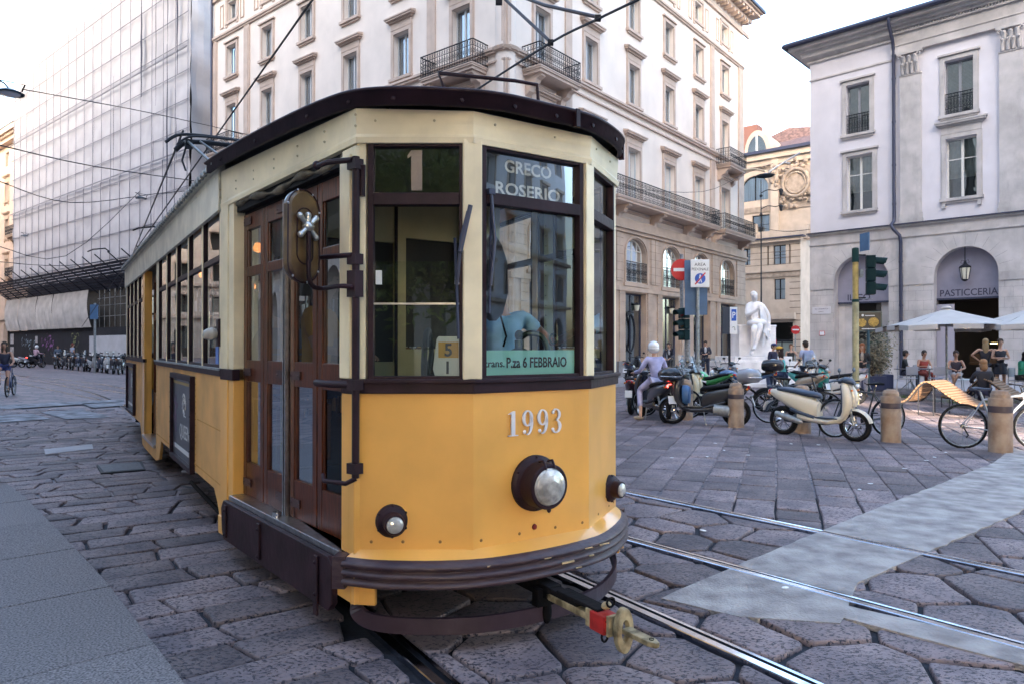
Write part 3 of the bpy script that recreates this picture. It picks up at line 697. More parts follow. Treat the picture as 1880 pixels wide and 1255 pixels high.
# ---------------------------------------------------------------- arcade building on the right
arc = thing('arcade_building', 'grey-white building on the right with corinthian pilasters over round arches', 'building', tuple(FB.p(0,0,0)))
WB = 14.0
AR1 = (1.17,3.60,0.12,6.0,1.215); AR2 = (5.45,7.85,0.12,5.98,1.2); AR3 = (9.7,12.1,0.12,5.98,1.2)
wh = [(2.25,11.85,1.06,2.4),(2.32,8.15,1.16,2.65),(6.42,11.85,1.08,2.42),(6.5,8.15,1.16,2.65),(10.6,11.85,1.08,2.42),(10.7,8.15,1.16,2.65)]
mb = MB(); mb.wall(0,WB,7.2,16.4,[(c-w/2,c+w/2,z,z+h) for c,z,w,h in wh],0.4); FB.put(mb.build('wall', M_gwall),0,0,0,arc)
mb = MB(); mb.wall(0,WB,0,7.2,[AR1,AR2,AR3],0.9); mb.quad((0,0,0),(0,10,0),(0,10,7.2),(0,0,7.2)); FB.put(mb.build('arcade_wall', M_gstone),0,-0.1,0,arc)
mb = MB(); mb.quad((0,0,7.2),(0,10,7.2),(0,10,16.4),(0,0,16.4)); FB.put(mb.build('side_wall', M_gwall),0,0,0,arc)
mb = MB()
for a,b in ((0,1.17),(3.60,5.45),(7.85,9.7),(12.1,14)):
    mb.box(a-0.03,b+0.03,-0.15,0.75,4.42,4.62) if False else mb.box(a,b,-0.14,-0.1,4.42,4.78)
    mb.box(a-0.0,b+0.0,-0.16,-0.1,0,1.05)
mb.box(0,WB,-0.16,-0.1,6.62,6.70)
mb.box(-0.08,WB,-0.22,0.0,7.12,7.2)
for a in ((1.17+3.6)/2,(5.45+7.85)/2):     # wedge joints of the arches
    pass
FB.put(mb.build('string_course', M_gstone),0,0,0,arc)
mb = MB()
for row in range(13):
    z = 1.05+row*0.44
    if z > 6.55: break
    for a,b in ((0,1.17),(3.60,5.45),(7.85,9.7)):
        if z < 4.4: mb.box(a,b,-0.102,-0.1,z,z+0.008)
        off = 0.0 if row%2 else 0.3
        x = a+off+0.2
        while x < b and z < 4.4: mb.box(x,x+0.008,-0.102,-0.1,z,z+0.44); x += 0.62
for ce in (2.385,6.65):
    for k in range(1,12):
        t = PI*k/12; r0,r1 = 1.26,1.75; x0,z0 = ce-r0*math.cos(t),4.785+r0*math.sin(t); x1,z1 = ce-r1*math.cos(t),4.785+r1*math.sin(t); dx,dz = math.sin(t)*0.005,math.cos(t)*0.005
        mb.add([(x0-dx,-0.102,z0-dz),(x0+dx,-0.102,z0+dz),(x1+dx,-0.102,z1+dz),(x1-dx,-0.102,z1-dz)],[(0,1,2,3)])
FB.put(mb.build('masonry_joint', mat('pale_joint',(0.20,0.19,0.19),0.8)),0,0,0,arc)
# ledge flashing
mb = MB(); mb.box(-0.1,WB,-0.30,0,7.2,7.25); FB.put(mb.build('ledge_flashing', M_slate),0,0,0,arc)
# pilasters with leafy capitals
def capital(mb, x0, x1, z0, z1, y):
    w = x1-x0; c = (x0+x1)/2; mb.box(x0-0.02,x1+0.02,y-0.04,0,z0,z0+0.07)
    for r,(zz,hh,nn,sp) in enumerate(((z0+0.08,0.45,4,0.9),(z0+0.42,0.42,3,0.8))):
        for k in range(nn):
            x = c+w*sp*((k+0.5)/nn-0.5); q = w*sp/nn*0.46
            mb.tube([(x,y-0.02,zz),(x,y-0.10,zz+hh*0.6),(x,y-0.20,zz+hh),(x,y-0.25,zz+hh*0.86)],[q,q*0.95,q*0.7,q*0.25],6)
    for sg in (-1,1):
        mb.tube([(c+sg*w*0.1,y-0.05,z0+0.6),(c+sg*w*0.32,y-0.12,z1-0.28)]+[(c+sg*(w*0.45+0.07*math.cos(a)),y-0.16,z1-0.24+0.08*math.sin(a)) for a in [2.6-k*0.9 for k in range(6)]],0.035,5)
    mb.box(x0-0.10,x1+0.10,y-0.14,0,z1-0.12,z1)
for a in (4.1,7.9,11.7):
    mb = MB(); mb.box(a,a+0.86,-0.14,0,7.7,14.0); mb.box(a-0.06,a+0.92,-0.20,0,7.25,7.45); mb.box(a-0.03,a+0.89,-0.17,0,7.45,7.7); capital(mb,a,a+0.86,14.0,15.1,-0.14); FB.put(mb.build('pilaster', M_gstone),0,0,0,arc)
mb = MB(); mb.box(3.75,WB,-0.20,0,15.1,15.45); mb.box(3.75,WB,-0.24,0,15.45,15.5); mb.box(3.75,WB,-0.16,0,15.5,16.0); mb.box(3.7,WB,-0.28,0,16.0,16.08)
n = 90
for k in range(n): mb.box(3.75+k*0.115,3.75+k*0.115+0.065,-0.27,0,16.08,16.17)
mb.box(-0.05,3.75,-0.06,0,14.9,14.97); mb.box(-0.08,3.75,-0.10,0,15.78,15.88)
for (y,z0,z1) in ((0.34,16.17,16.3),(0.55,16.3,16.42),(0.78,16.42,16.58)): mb.box(-y*1.0,WB,-y,0 if True else 0,z0,z1)
mb.prism([(0,15.88),(-0.3,16.05),(-0.34,16.17),(0,16.17)],-0.3,3.74,'x')
for (y,z0,z1) in ((0.34,16.17,16.3),(0.55,16.3,16.42),(0.78,16.42,16.58)): mb.box(-y+0.001,0,0,8,z0,z1-0.002)
FB.put(mb.build('cornice', M_gstone),0,0,0,arc)
mb = MB(); mb.tube([(-0.95,-0.92,16.66),(WB,-0.92,16.66)],0.12,8); mb.tube([(-0.95,-0.92,16.66),(-0.95,8,16.66)],0.12,8); FB.put(mb.build('gutter', M_slate),0,0,0,arc)
mb = MB(); mb.add([(-0.9,-0.9,16.7),(WB,-0.9,16.7),(WB,5,18.5),(4.5,5,18.5),(-0.9,8,16.9)],[(0,1,2,3,4)])
for k in range(70): x = -0.8+k*0.22; mb.tube([(x,-0.9,16.73),(x,3.0,18.15)],0.07,5)
FB.put(mb.build('roof', M_roof),0,0,0,arc)
mb = MB(); mb.box(5.2,WB,2.4,9,16.6,21); FB.put(mb.build('attic_storey', M_gwall),0,0,0,arc)
mb = MB(); mb.box(5.05,WB,2.2,9,20.2,20.5); FB.put(mb.build('attic_ledge', M_gstone),0,0,0,arc)
for i,(c,z,w,h) in enumerate(wh):
    up = z > 11
    window(FB,c,z,w,h,arc,0.24,fr=mat('shutter_grey_frame',(0.22,0.22,0.24),0.5) if up else M_framew,curtain=0 if up else 2,bars=2,rows=(0.42,) if up else (0.66,))
    if up:
        mb = MB()
        for sg in (-1,1):
            for k in range(22): mb.cbox((sg*w*0.25,0.1,h*0.44+k*h*0.025),(w*0.44,0.05,0.012),rx=0.6)
        q = mb.build('louvre_shutter', mat('dark_shutter',(0.07,0.07,0.09),0.6), arc); FB.put(q,c,0.34,z,arc)
        q = railing(w,0.95,step=0.12,style=2).build('railing',M_iron,arc); FB.put(q,c-w/2,0.05,z+0.02,arc)
    surround(FB,c,z,w,h,arc,M_gstone,1 if (not up and i > 1) else 0)
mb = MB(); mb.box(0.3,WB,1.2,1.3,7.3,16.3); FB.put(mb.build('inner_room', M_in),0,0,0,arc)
# drainpipe with swan necks
mb = MB(); mb.tube([(3.86,-0.92,16.6),(3.86,-0.9,16.3),(3.86,-0.3,15.7),(3.86,-0.16,15.3),(3.86,-0.16,7.6),(3.86,-0.2,7.4),(3.80,-0.42,7.2),(3.9,-0.45,7.0),(4.12,-0.3,6.7),(4.15,-0.24,6.4),(4.15,-0.24,0.2)],0.075,8)
for z in (14,12,10,8.2,5.5,3.5,1.5): mb.lathe([(0.09,-0.04),(0.09,0.04)],(3.86 if z > 7 else 4.15,-0.16 if z > 7 else -0.24,z),n=8)
FB.put(mb.build('drainpipe', M_slate),0,0,0,arc)
# arch infills: grey lunette panels, shop doorways behind
M_lun = mat('grey_lilac_panel', (0.24,0.23,0.29), 0.6, var=0.08)
def lunette(a0,a1,txt):
    c=(a0+a1)/2; r=(a1-a0)/2; mb = MB(); P = [(c-r*math.cos(PI*i/24),4.785+r*math.sin(PI*i/24)) for i in range(25)]
    P = [(a0,3.75)]+P+[(a1,3.75)]; mb.prism(P,0.42,0.50,'y'); mb.box(a0+0.01,a1-0.01,0.36,0.419,3.70,3.78,1)
    o = mb.build('lunette_panel',[M_lun,M_slate]); FB.put(o,0,0,0,arc)
    t = text('lettering',txt,0.42,mat('dark_blue_lettering',(0.03,0.03,0.06),0.5),o,(c-(0 if len(txt)>6 else 0.25),0.41,3.86),(PI/2,0,0),0.004,sx=0.88 if len(txt)>6 else 1,bold=0.004)
    return o
lunette(1.17,3.60,'IL 1930') if False else lunette(1.17,3.60,'IL CO')
lunette(5.45,7.85,'PASTICCERIA'); lunette(9.7,12.1,'')
mb = MB(); mb.box(1.17,1.5,0.5,0.9,0.12,3.7); mb.box(1.9,2.0,0.6,0.7,0.12,3.7,1); mb.box(2.9,3.1,0.5,0.7,0.12,3.7,1); mb.box(1.0,3.8,1.6,1.7,0.12,3.9,1); mb.box(1.0,3.8,0.52,1.6,3.8,3.9,1); mb.box(1.5,1.9,0.55,0.6,0.12,3.7); mb.box(3.1,3.5,0.55,0.6,0.12,3.7)
FB.put(mb.build('doorway',[M_gstone,M_in]),0,0,0,arc)
mb = MB(); mb.box(5.0,8.1,3.6,3.7,0.1,3.85); mb.box(5.0,5.1,0.52,3.6,0.1,3.85); mb.box(8.0,8.1,0.52,3.6,0.1,3.85); mb.box(5.0,8.1,0.51,3.7,3.78,3.87)
FB.put(mb.build('shop_interior', M_in),0,0,0,arc)
mb = MB(); mb.box(5.46,6.15,0.3,0.36,0.12,3.5); FB.put(mb.build('pale_panel', mat('pale_lilac_panel',(0.33,0.31,0.36),0.7)),0,0,0,arc)
mb = MB(); mb.box(7.2,7.85,2.0,2.05,1.75,1.79); FB.put(mb.build('lit_shelf', mat('lit_shelf',(1.0,0.72,0.25),0.5,emit=1.6)),0,0,0,arc)
mb = MB(); mb.box(7.45,7.6,2.0,2.02,2.62,2.66); FB.put(mb.build('neon_mark', mat('neon_red',(1.0,0.03,0.02),0.5,emit=1.5)),0,0,0,arc)
mb = MB(); mb.box(6.3,7.7,2.6,2.7,0.9,1.3); mb.box(6.3,7.7,2.4,2.9,0.8,0.9); FB.put(mb.build('shop_counter', mat('warm_counter',(0.10,0.05,0.02),0.5)),0,0,0,arc)
# street name plate and small notice
mb = MB(); mb.box(0.12,1.0,-0.13,-0.1,3.22,3.58); q = mb.build('street_name_plate', mat('pale_marble',(0.55,0.53,0.55),0.4),arc); FB.put(q,0,0,0,arc)
text('lettering','VIA CASE ROTTE',0.085,M_iron,q,(0.56,-0.132,3.44),(PI/2,0,0),0.001); text('lettering','ZONA 1',0.07,M_iron,q,(0.56,-0.132,3.31),(PI/2,0,0),0.001)
mb = MB(); mb.box(0.46,0.72,-0.12,-0.1,2.16,2.38,1); mb.box(0.48,0.70,-0.125,-0.12,2.18,2.36); q = mb.build('notice_plate',[M_white,M_red],arc); FB.put(q,0,0,0,arc)
# lantern hanging in the arch
t = thing('hanging_lantern', 'six-sided lantern with opal glass hanging in the arch above the cake shop lettering', 'lantern', tuple(FB.p(6.6,0.1,0)), FB.a)
mb = MB(); mb.tube([(0,0,5.98),(0,0,5.35)],0.02,6); mb.lathe([(0.0,0.28),(0.06,0.22),(0.08,0.12),(0.26,0.0),(0.24,-0.04)],(0,0,5.1),n=6,smooth=False); mb.lathe([(0.14,-0.52),(0.10,-0.56),(0,-0.6)],(0,0,5.06),n=6)
for k in range(6): a = PI*k/3; mb.tube([(0.22*math.cos(a),0.22*math.sin(a),5.06),(0.14*math.cos(a),0.14*math.sin(a),4.55)],0.014,4)
for sg in (-1,1): mb.tube([(0,0,5.35),(sg*0.12,0,5.4),(sg*0.16,0,5.28),(sg*0.08,0,5.24)],0.012,4)
mb.build('lantern_frame', M_iron, t)
mb = MB(); mb.lathe([(0.21,0),(0.13,-0.48)],(0,0,5.05),n=6,smooth=False); mb.build('lantern_glass', mat('lantern_opal_glass',(0.7,0.66,0.52),0.3), t)

# ---------------------------------------------------------------- scaffolded building under white netting
FC = Frame(tuple((Vector((-22,47.7))+cl*38))[:2], (1.22,-1)); LC = 38.0
scf = thing('wrapped_building', 'tall scaffolded building shrouded in white netting above a dark hoarding, on the left', 'building', tuple(FC.p(LC,0,0)))
M_net = mat('white_scaffold_net', (0.40,0.385,0.405), 1.0, spec=0.05, var=0.12, vscale=0.7, detail=8)
nt = M_net.node_tree; bs = nt.nodes['Principled BSDF']
def net_surface(F, s0, s1, z0, z1, name, seed, slits=()):
    rnd = random.Random(seed); mb = MB(); ns = int((s1-s0)/0.45); nz = int((z1-z0)/0.33)
    def P(i,j):
        s = s0+(s1-s0)*i/ns; z = z0+(z1-z0)*j/nz
        bay = (s/1.85)%1; lift = (z/2.0)%1
        low = max(0,1-(z-8)/20)
        y = -0.05*math.sin(PI*bay)*(0.5+low) - 0.10*low*math.sin(PI*lift) + 0.012*math.sin(s*2.1+z*0.7)+0.012*math.sin(z*3.3+s)
        y += 0.035*low*math.sin((s+z*0.8)*1.7+math.sin(z*0.9)*2)
        return (s,y,z)
    V = [P(i,j) for j in range(nz+1) for i in range(ns+1)]
    fs = []
    for j in range(nz):
        for i in range(ns):
            s = s0+(s1-s0)*(i+0.5)/ns; z = z0+(z1-z0)*(j+0.5)/nz
            fs.append([j*(ns+1)+i,j*(ns+1)+i+1,(j+1)*(ns+1)+i+1,(j+1)*(ns+1)+i])
    mb.add(V,fs,0,True); F.put(mb.build(name, M_net),0,0,0,scf)
net_surface(FC,0,LC,7.4,29.6,'scaffold_net',1)
FCs = Frame(tuple(FC.p(LC,0))[:2], (FC.N.x,FC.N.y))
def _sm():
    mb = MB(); n = 70
    for j in range(n):
        za,zb = 4+25.6*j/n,4+25.6*(j+1)/n
        for i in range(6):
            a,b = i*0.42,(i+1)*0.42; f = lambda s,z: -0.1*math.sin(s*3+z*0.5)-0.08*math.sin(z*2.1+s)
            mb.add([(a,f(a,za),za),(b,f(b,za),za),(b,f(b,zb),zb),(a,f(a,zb),zb)],[(0,1,2,3)],0,True)
    FCs.put(mb.build('scaffold_net', M_net),0,0,0,scf)
_sm()
M_seam = mat('net_seam', (0.20,0.195,0.22), 0.9)
mb = MB(); zs = [24.2,22.1,15.1,12.9]
for z in (22.15,15.1): mb.box(0,LC,-0.34,-0.28,z-0.05,z+0.03)
for z in [8.6+2.0*q for q in range(11)]: mb.box(0,LC,-0.20,-0.16,z-0.018,z+0.018)
rnd = random.Random(5)
k = 0; s = 0.9
while s < LC:
    z1 = 29.7; mb.box(s-0.006,s+0.006,-0.20,-0.16,15,z1)
    mb.box(s-0.014,s+0.014,-0.25,-0.20,7.8,15)
    s += 1.85; k += 1
FC.put(mb.build('net_seam', M_seam),0,0,0,scf)
mb = MB()       # dark strips laid on the net, painting the shade in its gaps
for s,z0,z1,w in ((31.0,20.2,27.5,0.16),(33.4,19.0,29.6,0.06),(35.2,8.8,23,0.12),(35.25,23,29,0.07),(36.7,20.5,29.6,0.13),(36.6,14.5,17.5,0.05),(26,14.8,23,0.05),(33.0,14,17,0.04),(33.2,8,13,0.03),(22,16,25,0.03)):
    n = 14; L = [(s+0.03*math.sin(i*1.3),z0+(z1-z0)*i/n,w*(0.35+0.65*math.sin(PI*i/n)**2)) for i in range(n+1)]
    for a,b in zip(L,L[1:]): mb.quad((a[0]-a[2],-0.36,a[1]),(a[0]+a[2],-0.36,a[1]),(b[0]+b[2],-0.36,b[1]),(b[0]-b[2],-0.36,b[1]))
FC.put(mb.build('net_gap_shade', mat('gap_shadow',(0.03,0.03,0.05),0.9)),0,0,0,scf)
mb = MB()      # standards poking above the top and tube grid behind
for i in range(22): s = 0.4+i*1.78; mb.tube([(s,0.15,27),(s,0.15,30.6)],0.035,5)
mb.tube([(0,0.15,30.2),(LC,0.15,30.2)],0.03,5)
FC.put(mb.build('scaffold_tube', M_grey),0,0,0,scf)
mb = MB(); mb.box(0.2,LC-0.2,1.2,1.4,0,29.4); FC.put(mb.build('wall', M_in if False else mat('shaded_facade',(0.05,0.045,0.04),0.9,var=0.3)),0,0,0,scf)
mb = MB(); mb.box(0,LC,0.2,8,29.4,29.5); FC.put(mb.build('top_deck', M_grey),0,0,0,scf)
# protective fan of boards at first-floor level, with raking poles
mb = MB()
for k in range(9): f0 = k/9; f1 = (k+0.86)/9; mb.add([(0,-0.3-2.0*f0,6.2+1.6*f0),(LC,-0.3-2.0*f0,6.2+1.6*f0),(LC,-0.3-2.0*f1,6.2+1.6*f1),(0,-0.3-2.0*f1,6.2+1.6*f1)],[(0,1,2,3)])
FC.put(mb.build('protective_fan', mat('blue_grey_boards',(0.05,0.055,0.075),0.7,var=0.4,vscale=3)),0,0,0,scf)
mb = MB()
for k in range(16): s = 1.2+k*2.35; mb.tube([(s,-0.1,6.0),(s-0.1,-2.9,8.35)],0.045,5); pass
FC.put(mb.build('raking_pole', M_iron),0,0,0,scf)
# loose sheets under the fan
M_sheet = mat('dusty_sheet', (0.50,0.47,0.45), 0.85, var=0.2, vscale=1.2)
for a,b,q in ((0,4.3,0),(4.4,9.2,1),(9.5,13.3,2),(13.6,21.5,3),(30.2,38,4)):
    mb = MB(); n = 16; V = []
    for j in range(9):
        f = j/8
        for i in range(n+1): s = a+(b-a)*i/n+0.9*f*(1 if q != 4 else -0.4)*0.5; V.append((s,-0.55-0.25*math.sin(f*3)-0.10*math.sin(i*1.7+q)*(0.3+f),6.3-3.1*f))
    mb.add(V,[[j*(n+1)+i,j*(n+1)+i+1,(j+1)*(n+1)+i+1,(j+1)*(n+1)+i] for j in range(8) for i in range(n)],0,True); FC.put(mb.build('hanging_sheet', M_sheet),0,0,0,scf)
mb = MB()
for k in range(9): s = 21.8+k*1.05; mb.tube([(s,0.2,3.2),(s,0.2,6.4)],0.03,5)
for z in (4.1,5.0,5.6): mb.tube([(21.5,0.2,z),(30.4,0.2,z)],0.03,5)
FC.put(mb.build('scaffold_tube', M_grey),0,0,0,scf)
mb = MB(); mb.box(0,LC,-0.3,-0.2,0,3.15); FC.put(mb.build('hoarding', mat('black_hoarding',(0.010,0.010,0.016),0.8,var=0.4,vscale=2)),0,0,0,scf)
# sprayed graffiti on the hoarding: flat strokes of paint
def spray(name, s, z, w, h, col, seed, n=26):
    rnd = random.Random(seed); mb = MB()
    for k in range(n):
        a = rnd.uniform(0,2*PI); r = rnd.random()**0.6; cx,cz = s+w*r*math.cos(a)*0.5, z+h*r*math.sin(a)*0.5; b = rnd.uniform(0,PI); l = rnd.uniform(0.15,0.45); t = rnd.uniform(0.03,0.09)
        pts = [(cx+l*math.cos(b)*q+0.1*math.sin(q*3),-0.312-k*0.0004,cz+l*math.sin(b)*q+0.1*math.cos(q*2.5)) for q in (-0.5,-0.2,0.1,0.4)]
        for p,q in zip(pts,pts[1:]): mb.add([(p[0],p[1],p[2]-t),(p[0],p[1],p[2]+t),(q[0],q[1],q[2]+t*0.8),(q[0],q[1],q[2]-t*0.8)],[(0,1,2,3)])
    FC.put(mb.build(name, mat('spray_'+str(seed),col,0.6)),0,0,0,scf)
spray('graffiti',5.6,1.9,4.4,1.5,(0.22,0.30,0.36),11); spray('graffiti',11.2,1.9,3.4,1.7,(0.26,0.10,0.30),12,34); spray('graffiti',18.0,2.0,2.2,1.9,(0.20,0.22,0.09),13,24)
mb = MB(); mb.box(21.5,31.5,-0.46,-0.42,0.9,2.5); FC.put(mb.build('white_banner', mat('white_tarpaulin',(0.50,0.50,0.53),0.8,var=0.15,vscale=1)),0,0,0,scf)
mb = MB(); mb.box(31.2,32.3,-0.44,-0.40,2.5,3.3); FC.put(mb.build('yellow_notice', mat('yellow_notice',(0.5,0.3,0.02),0.6)),0,0,0,scf)
mb = MB(); mb.box(0.4,1.4,-0.34,-0.31,1.9,2.9); mb.box(0.4,1.4,-0.34,-0.31,0.4,1.6); mb.box(7.9,8.5,-0.34,-0.31,2.0,2.6); FC.put(mb.build('pasted_poster', mat('pasted_poster',(0.45,0.42,0.42),0.7,var=0.4,vscale=3)),0,0,0,scf)

# ---------------------------------------------------------------- palace further along the street, far left
FE = Frame(tuple(Vector((-22,47.7))+cl*66)[:2], (1.22,-1))
far = thing('far_palace', 'beige palace with stone balconies at the far left edge beyond the netting', 'building', tuple(FE.p(0,0,0)))
hs = []
for c in (27,23,19,15): hs += [(c-0.6,c+0.6,z,z+2.2) for z in (9.3,13.8,18.0)]+[(c-0.6,c+0.6,22.0,23.6),(c-1.1,c+1.1,0.1,4.2),(c-0.7,c+0.7,5.6,7.4)]
mb = MB(); mb.wall(0,28,0,25.5,hs,0.4); FE.put(mb.build('wall', M_pink),0,1.8,0,far)
mb = MB(); mb.box(0,28,1.2,1.8,24.3,24.7); mb.box(0,28,0.7,1.8,25.0,25.6)
for k in range(50): mb.box(k*0.56,k*0.56+0.28,0.9,1.8,24.7,25.0)
for z in (8.6,4.6): mb.box(0,28,1.55,1.8,z,z+0.3)
FE.put(mb.build('cornice', M_pink),0,0,0,far)
mb = MB(); mb.add([(0,0.6,25.6),(28,0.6,25.6),(28,7,28.6),(0,7,28.6)],[(0,1,2,3)]); FE.put(mb.build('roof', M_roof),0,0,0,far)
for c in (27,23,19,15):
    for z in (9.3,13.8,18.0): window(FE,c,z,1.2,2.2,far,2.05); o = surround(FE,c,z,1.2,2.2,far,M_sand,1); FE.put(o,c,1.8,z,far)
    window(FE,c,22.0,1.2,1.6,far,2.05)
    if c in (27,23): 
        for z in (13.8,9.3): o = balcony(FE,c-1.5,c+1.5,z-0.05,0.9,far,M_sand,(c-1.1,c+1.1)); FE.put(o,c-1.5,1.8,z-0.05,far)
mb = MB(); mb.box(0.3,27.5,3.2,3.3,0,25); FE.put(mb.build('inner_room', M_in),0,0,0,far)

# ---------------------------------------------------------------- ornate building closing the side street
FD = Frame((16.6,62.2),(1.22,-1))
orn = thing('ornate_building', 'sunlit beige building with carved stone panels and arched dormer, closing the side street', 'building', tuple(FD.p(0,0,0)))
def fd(x, y, off=0.0):      # facade reading of a photo pixel
    r = (x-940)/1280; O = FD.O+FD.N*off; s = (r*O.y-O.x)/(FD.D.x-r*FD.D.y); Z = O.y+s*FD.D.y; return s, 1.62-(y-636)/1280*Z
M_warm = mat('warm_limestone', (0.50,0.40,0.32), 0.75, var=0.15, vscale=1.2, bump=0.2, bscale=20, dirt=0.15)
M_carv = mat('carved_relief', (0.36,0.28,0.22), 0.8, var=0.35, vscale=2.5, bump=1.0, bscale=5, detail=8)
S = lambda x, off=0: fd(x,636,off)[0]; Zf = lambda x, y, off=0: fd(x,y,off)[1]
# lower bay, projecting (offset 0), upper part 1.6 m behind
w1 = (S(1420),S(1443),Zf(1430,486),Zf(1430,450)); w2 = (S(1421),S(1442),Zf(1430,550),Zf(1430,512)); dr = (S(1412),S(1456),0.1,Zf(1430,592)); w3 = (S(1363),S(1378),Zf(1370,487),Zf(1370,457)); w4=(S(1360),S(1367),Zf(1364,550),Zf(1364,515))
sl = [(S(1409),S(1412),w1[2],w1[3]),(S(1449),S(1452),w1[2],w1[3])]
zt = Zf(1440,438)
sR = S(1470)
mb = MB(); mb.wall(-6,sR,0,zt,[w1,w2,dr,w3,w4]+sl,0.4); mb.quad((sR,0,0),(sR,3,0),(sR,3,zt),(sR,0,zt)); FD.put(mb.build('wall', M_warm),0,0,0,orn)
mb = MB(); mb.box(-6,sR+0.15,-0.35,0,zt-0.25,zt+0.05); mb.box(-6,sR+0.1,-0.2,0,Zf(1440,494)-0.2,Zf(1440,494)); mb.box(-6,sR+0.35,-0.5,0.3,zt+0.02,zt+0.12,1); mb.box(S(1405),S(1462),-0.5,0,dr[3]+0.25,dr[3]+0.75); mb.box(-6,S(1476),0.9,1.1,zt,Zf(1440,418))
for x in (1363,1372,1466): mb.box(S(x)-0.5,S(x)+0.5,0.7,1.2,zt,Zf(x,410))
FD.put(mb.build('cornice',[M_warm,M_slate]),0,0,0,orn)
mb = MB(); mb.box(-6,sR+0.02,-0.10,0,Zf(1440,508),Zf(1440,494)-0.25); FD.put(mb.build('carved_frieze', M_carv),0,0,0,orn)
mb = MB()
for k in range(22):
    z = 0.6+k*0.52
    if z < Zf(1440,512): mb.box(S(1450),sR,-0.012,-0.002,z,z+0.05)
    if Zf(1440,490) < z < zt-0.4: mb.box(-6,sR,-0.012,-0.002,z,z+0.04)
FD.put(mb.build('masonry_joint', M_joint),0,0,0,orn)
off = 1.6
ze = Zf(1420,290,off); wu = (S(1362,off),S(1411,off),Zf(1390,368,off),Zf(1390,322,off),1.1); wv = (S(1381,off),S(1413,off),Zf(1395,430,off),Zf(1395,395,off))
mb = MB(); mb.wall(-8,S(1530,off),zt-0.1,ze,[wu,wv],0.4); FD.put(mb.build('wall', M_warm),0,off,0,orn)
mb = MB(); mb.box(-8,S(1530,off),-0.5,0,ze-0.1,ze+0.45); mb.box(-8,S(1530,off),-0.25,0,ze-0.6,ze-0.1)
for x in (1418,): mb.box(S(x,off),S(1432,off),-0.35,0,zt,ze-0.1)
FD.put(mb.build('cornice', M_warm),0,off,0,orn)
mb = MB(); mb.box(-8,S(1530,off),-0.75,-0.45,ze+0.4,ze+0.65); FD.put(mb.build('gutter', M_slate),0,off,0,orn)
mb = MB(); mb.box(S(1362,off),S(1415,off),-0.12,0,Zf(1390,318,off)+0.3,Zf(1390,284,off)-0.6); mb.box(S(1436,off),S(1500,off),-0.10,0,Zf(1440,300,off),Zf(1440,290,off)); mb.box(S(1442,off),S(1500,off),-0.22,0,Zf(1460,360,off),Zf(1460,308,off)); mb.box(-8,S(1500,off),-0.08,0,Zf(1430,386,off),Zf(1430,376,off))
q = (S(1463,off),Zf(1463,336,off))
for r,t in ((1.05,0.16),(0.8,0.10)): mb.tube([(q[0]+r*math.cos(a),-0.26,q[1]+r*1.1*math.sin(a)) for a in [k*PI/10 for k in range(20)]],t,6,closed=True)
rnd = random.Random(3)
for k in range(60):
    a = rnd.uniform(0,2*PI); r = rnd.uniform(1.2,2.1); mb.ell((q[0]+r*math.cos(a)*0.9,-0.24,q[1]+r*math.sin(a)),(rnd.uniform(0.1,0.25),0.12,rnd.uniform(0.1,0.2)),6,4)
for k in range(40): mb.ell((rnd.uniform(S(1364,off),S(1413,off)),-0.14,rnd.uniform(Zf(1390,310,off),Zf(1390,292,off))),(rnd.uniform(0.12,0.3),0.1,rnd.uniform(0.1,0.25)),6,4)
for k in range(14): mb.ell((S(1425,off)+rnd.uniform(-0.3,0.3),-0.4,rnd.uniform(Zf(1425,345,off),Zf(1425,305,off))),(0.16,0.12,0.2),6,4)
FD.put(mb.build('carved_panel', M_carv),0,off,0,orn)
mb = MB(); x0,x1 = S(1352,off),S(1530,off); zr = Zf(1400,232,off)
mb.add([(x0-2,-0.6,ze+0.5),(x1,-0.6,ze+0.5),(x1,7,zr+0.8),(S(1400,off),7,zr+1.6),(x0-2,5,ze+2.4)],[(0,1,2,3,4)])
FD.put(mb.build('roof', M_roof),0,off,0,orn)
mb = MB(); c0,c1 = S(1369,off),S(1416,off); cc = (c0+c1)/2; hw = (c1-c0)/2; P = [(cc-hw*math.cos(PI*i/14),ze+0.6+2.0*math.sin(PI*i/14)) for i in range(15)]; mb.prism(P,-0.2,3.5,'y')
q = mb.build('dormer', M_warm); FD.put(q,0,off,0,orn)
mb = MB(); P = [(cc-hw*0.72*math.cos(PI*i/14),ze+0.62+1.5*math.sin(PI*i/14)) for i in range(15)]; mb.prism(P,-0.26,-0.2,'y'); mb.box(cc-0.07,cc+0.07,-0.3,-0.26,ze+0.6,ze+2.1,1); mb.build('dormer_window',[M_glassd,M_white],q)
mb = MB(); mb.box(S(1356,off)-1.5,S(1361,off),4,5.5,ze,Zf(1358,228,off)+1); FD.put(mb.build('chimney', mat('brick_red',(0.20,0.09,0.07),0.8)),0,off,0,orn)
def box_window(w, o_, parent, frm=M_iron, bars=2):
    window(FD,(w[0]+w[1])/2,w[2],w[1]-w[0],w[3]-w[2],parent,0.2+o_,fr=frm,bars=bars,curtain=1,rows=(0.5,) if w[3]-w[2] < 3 else ())
for w in (w1,w2,w3): box_window(w,0,orn)
box_window(wv,off,orn); window(FD,(wu[0]+wu[1])/2,wu[2],wu[1]-wu[0],wu[3]-wu[2],orn,0.2+off,fr=M_iron,bars=2,arch=1.1,curtain=1)
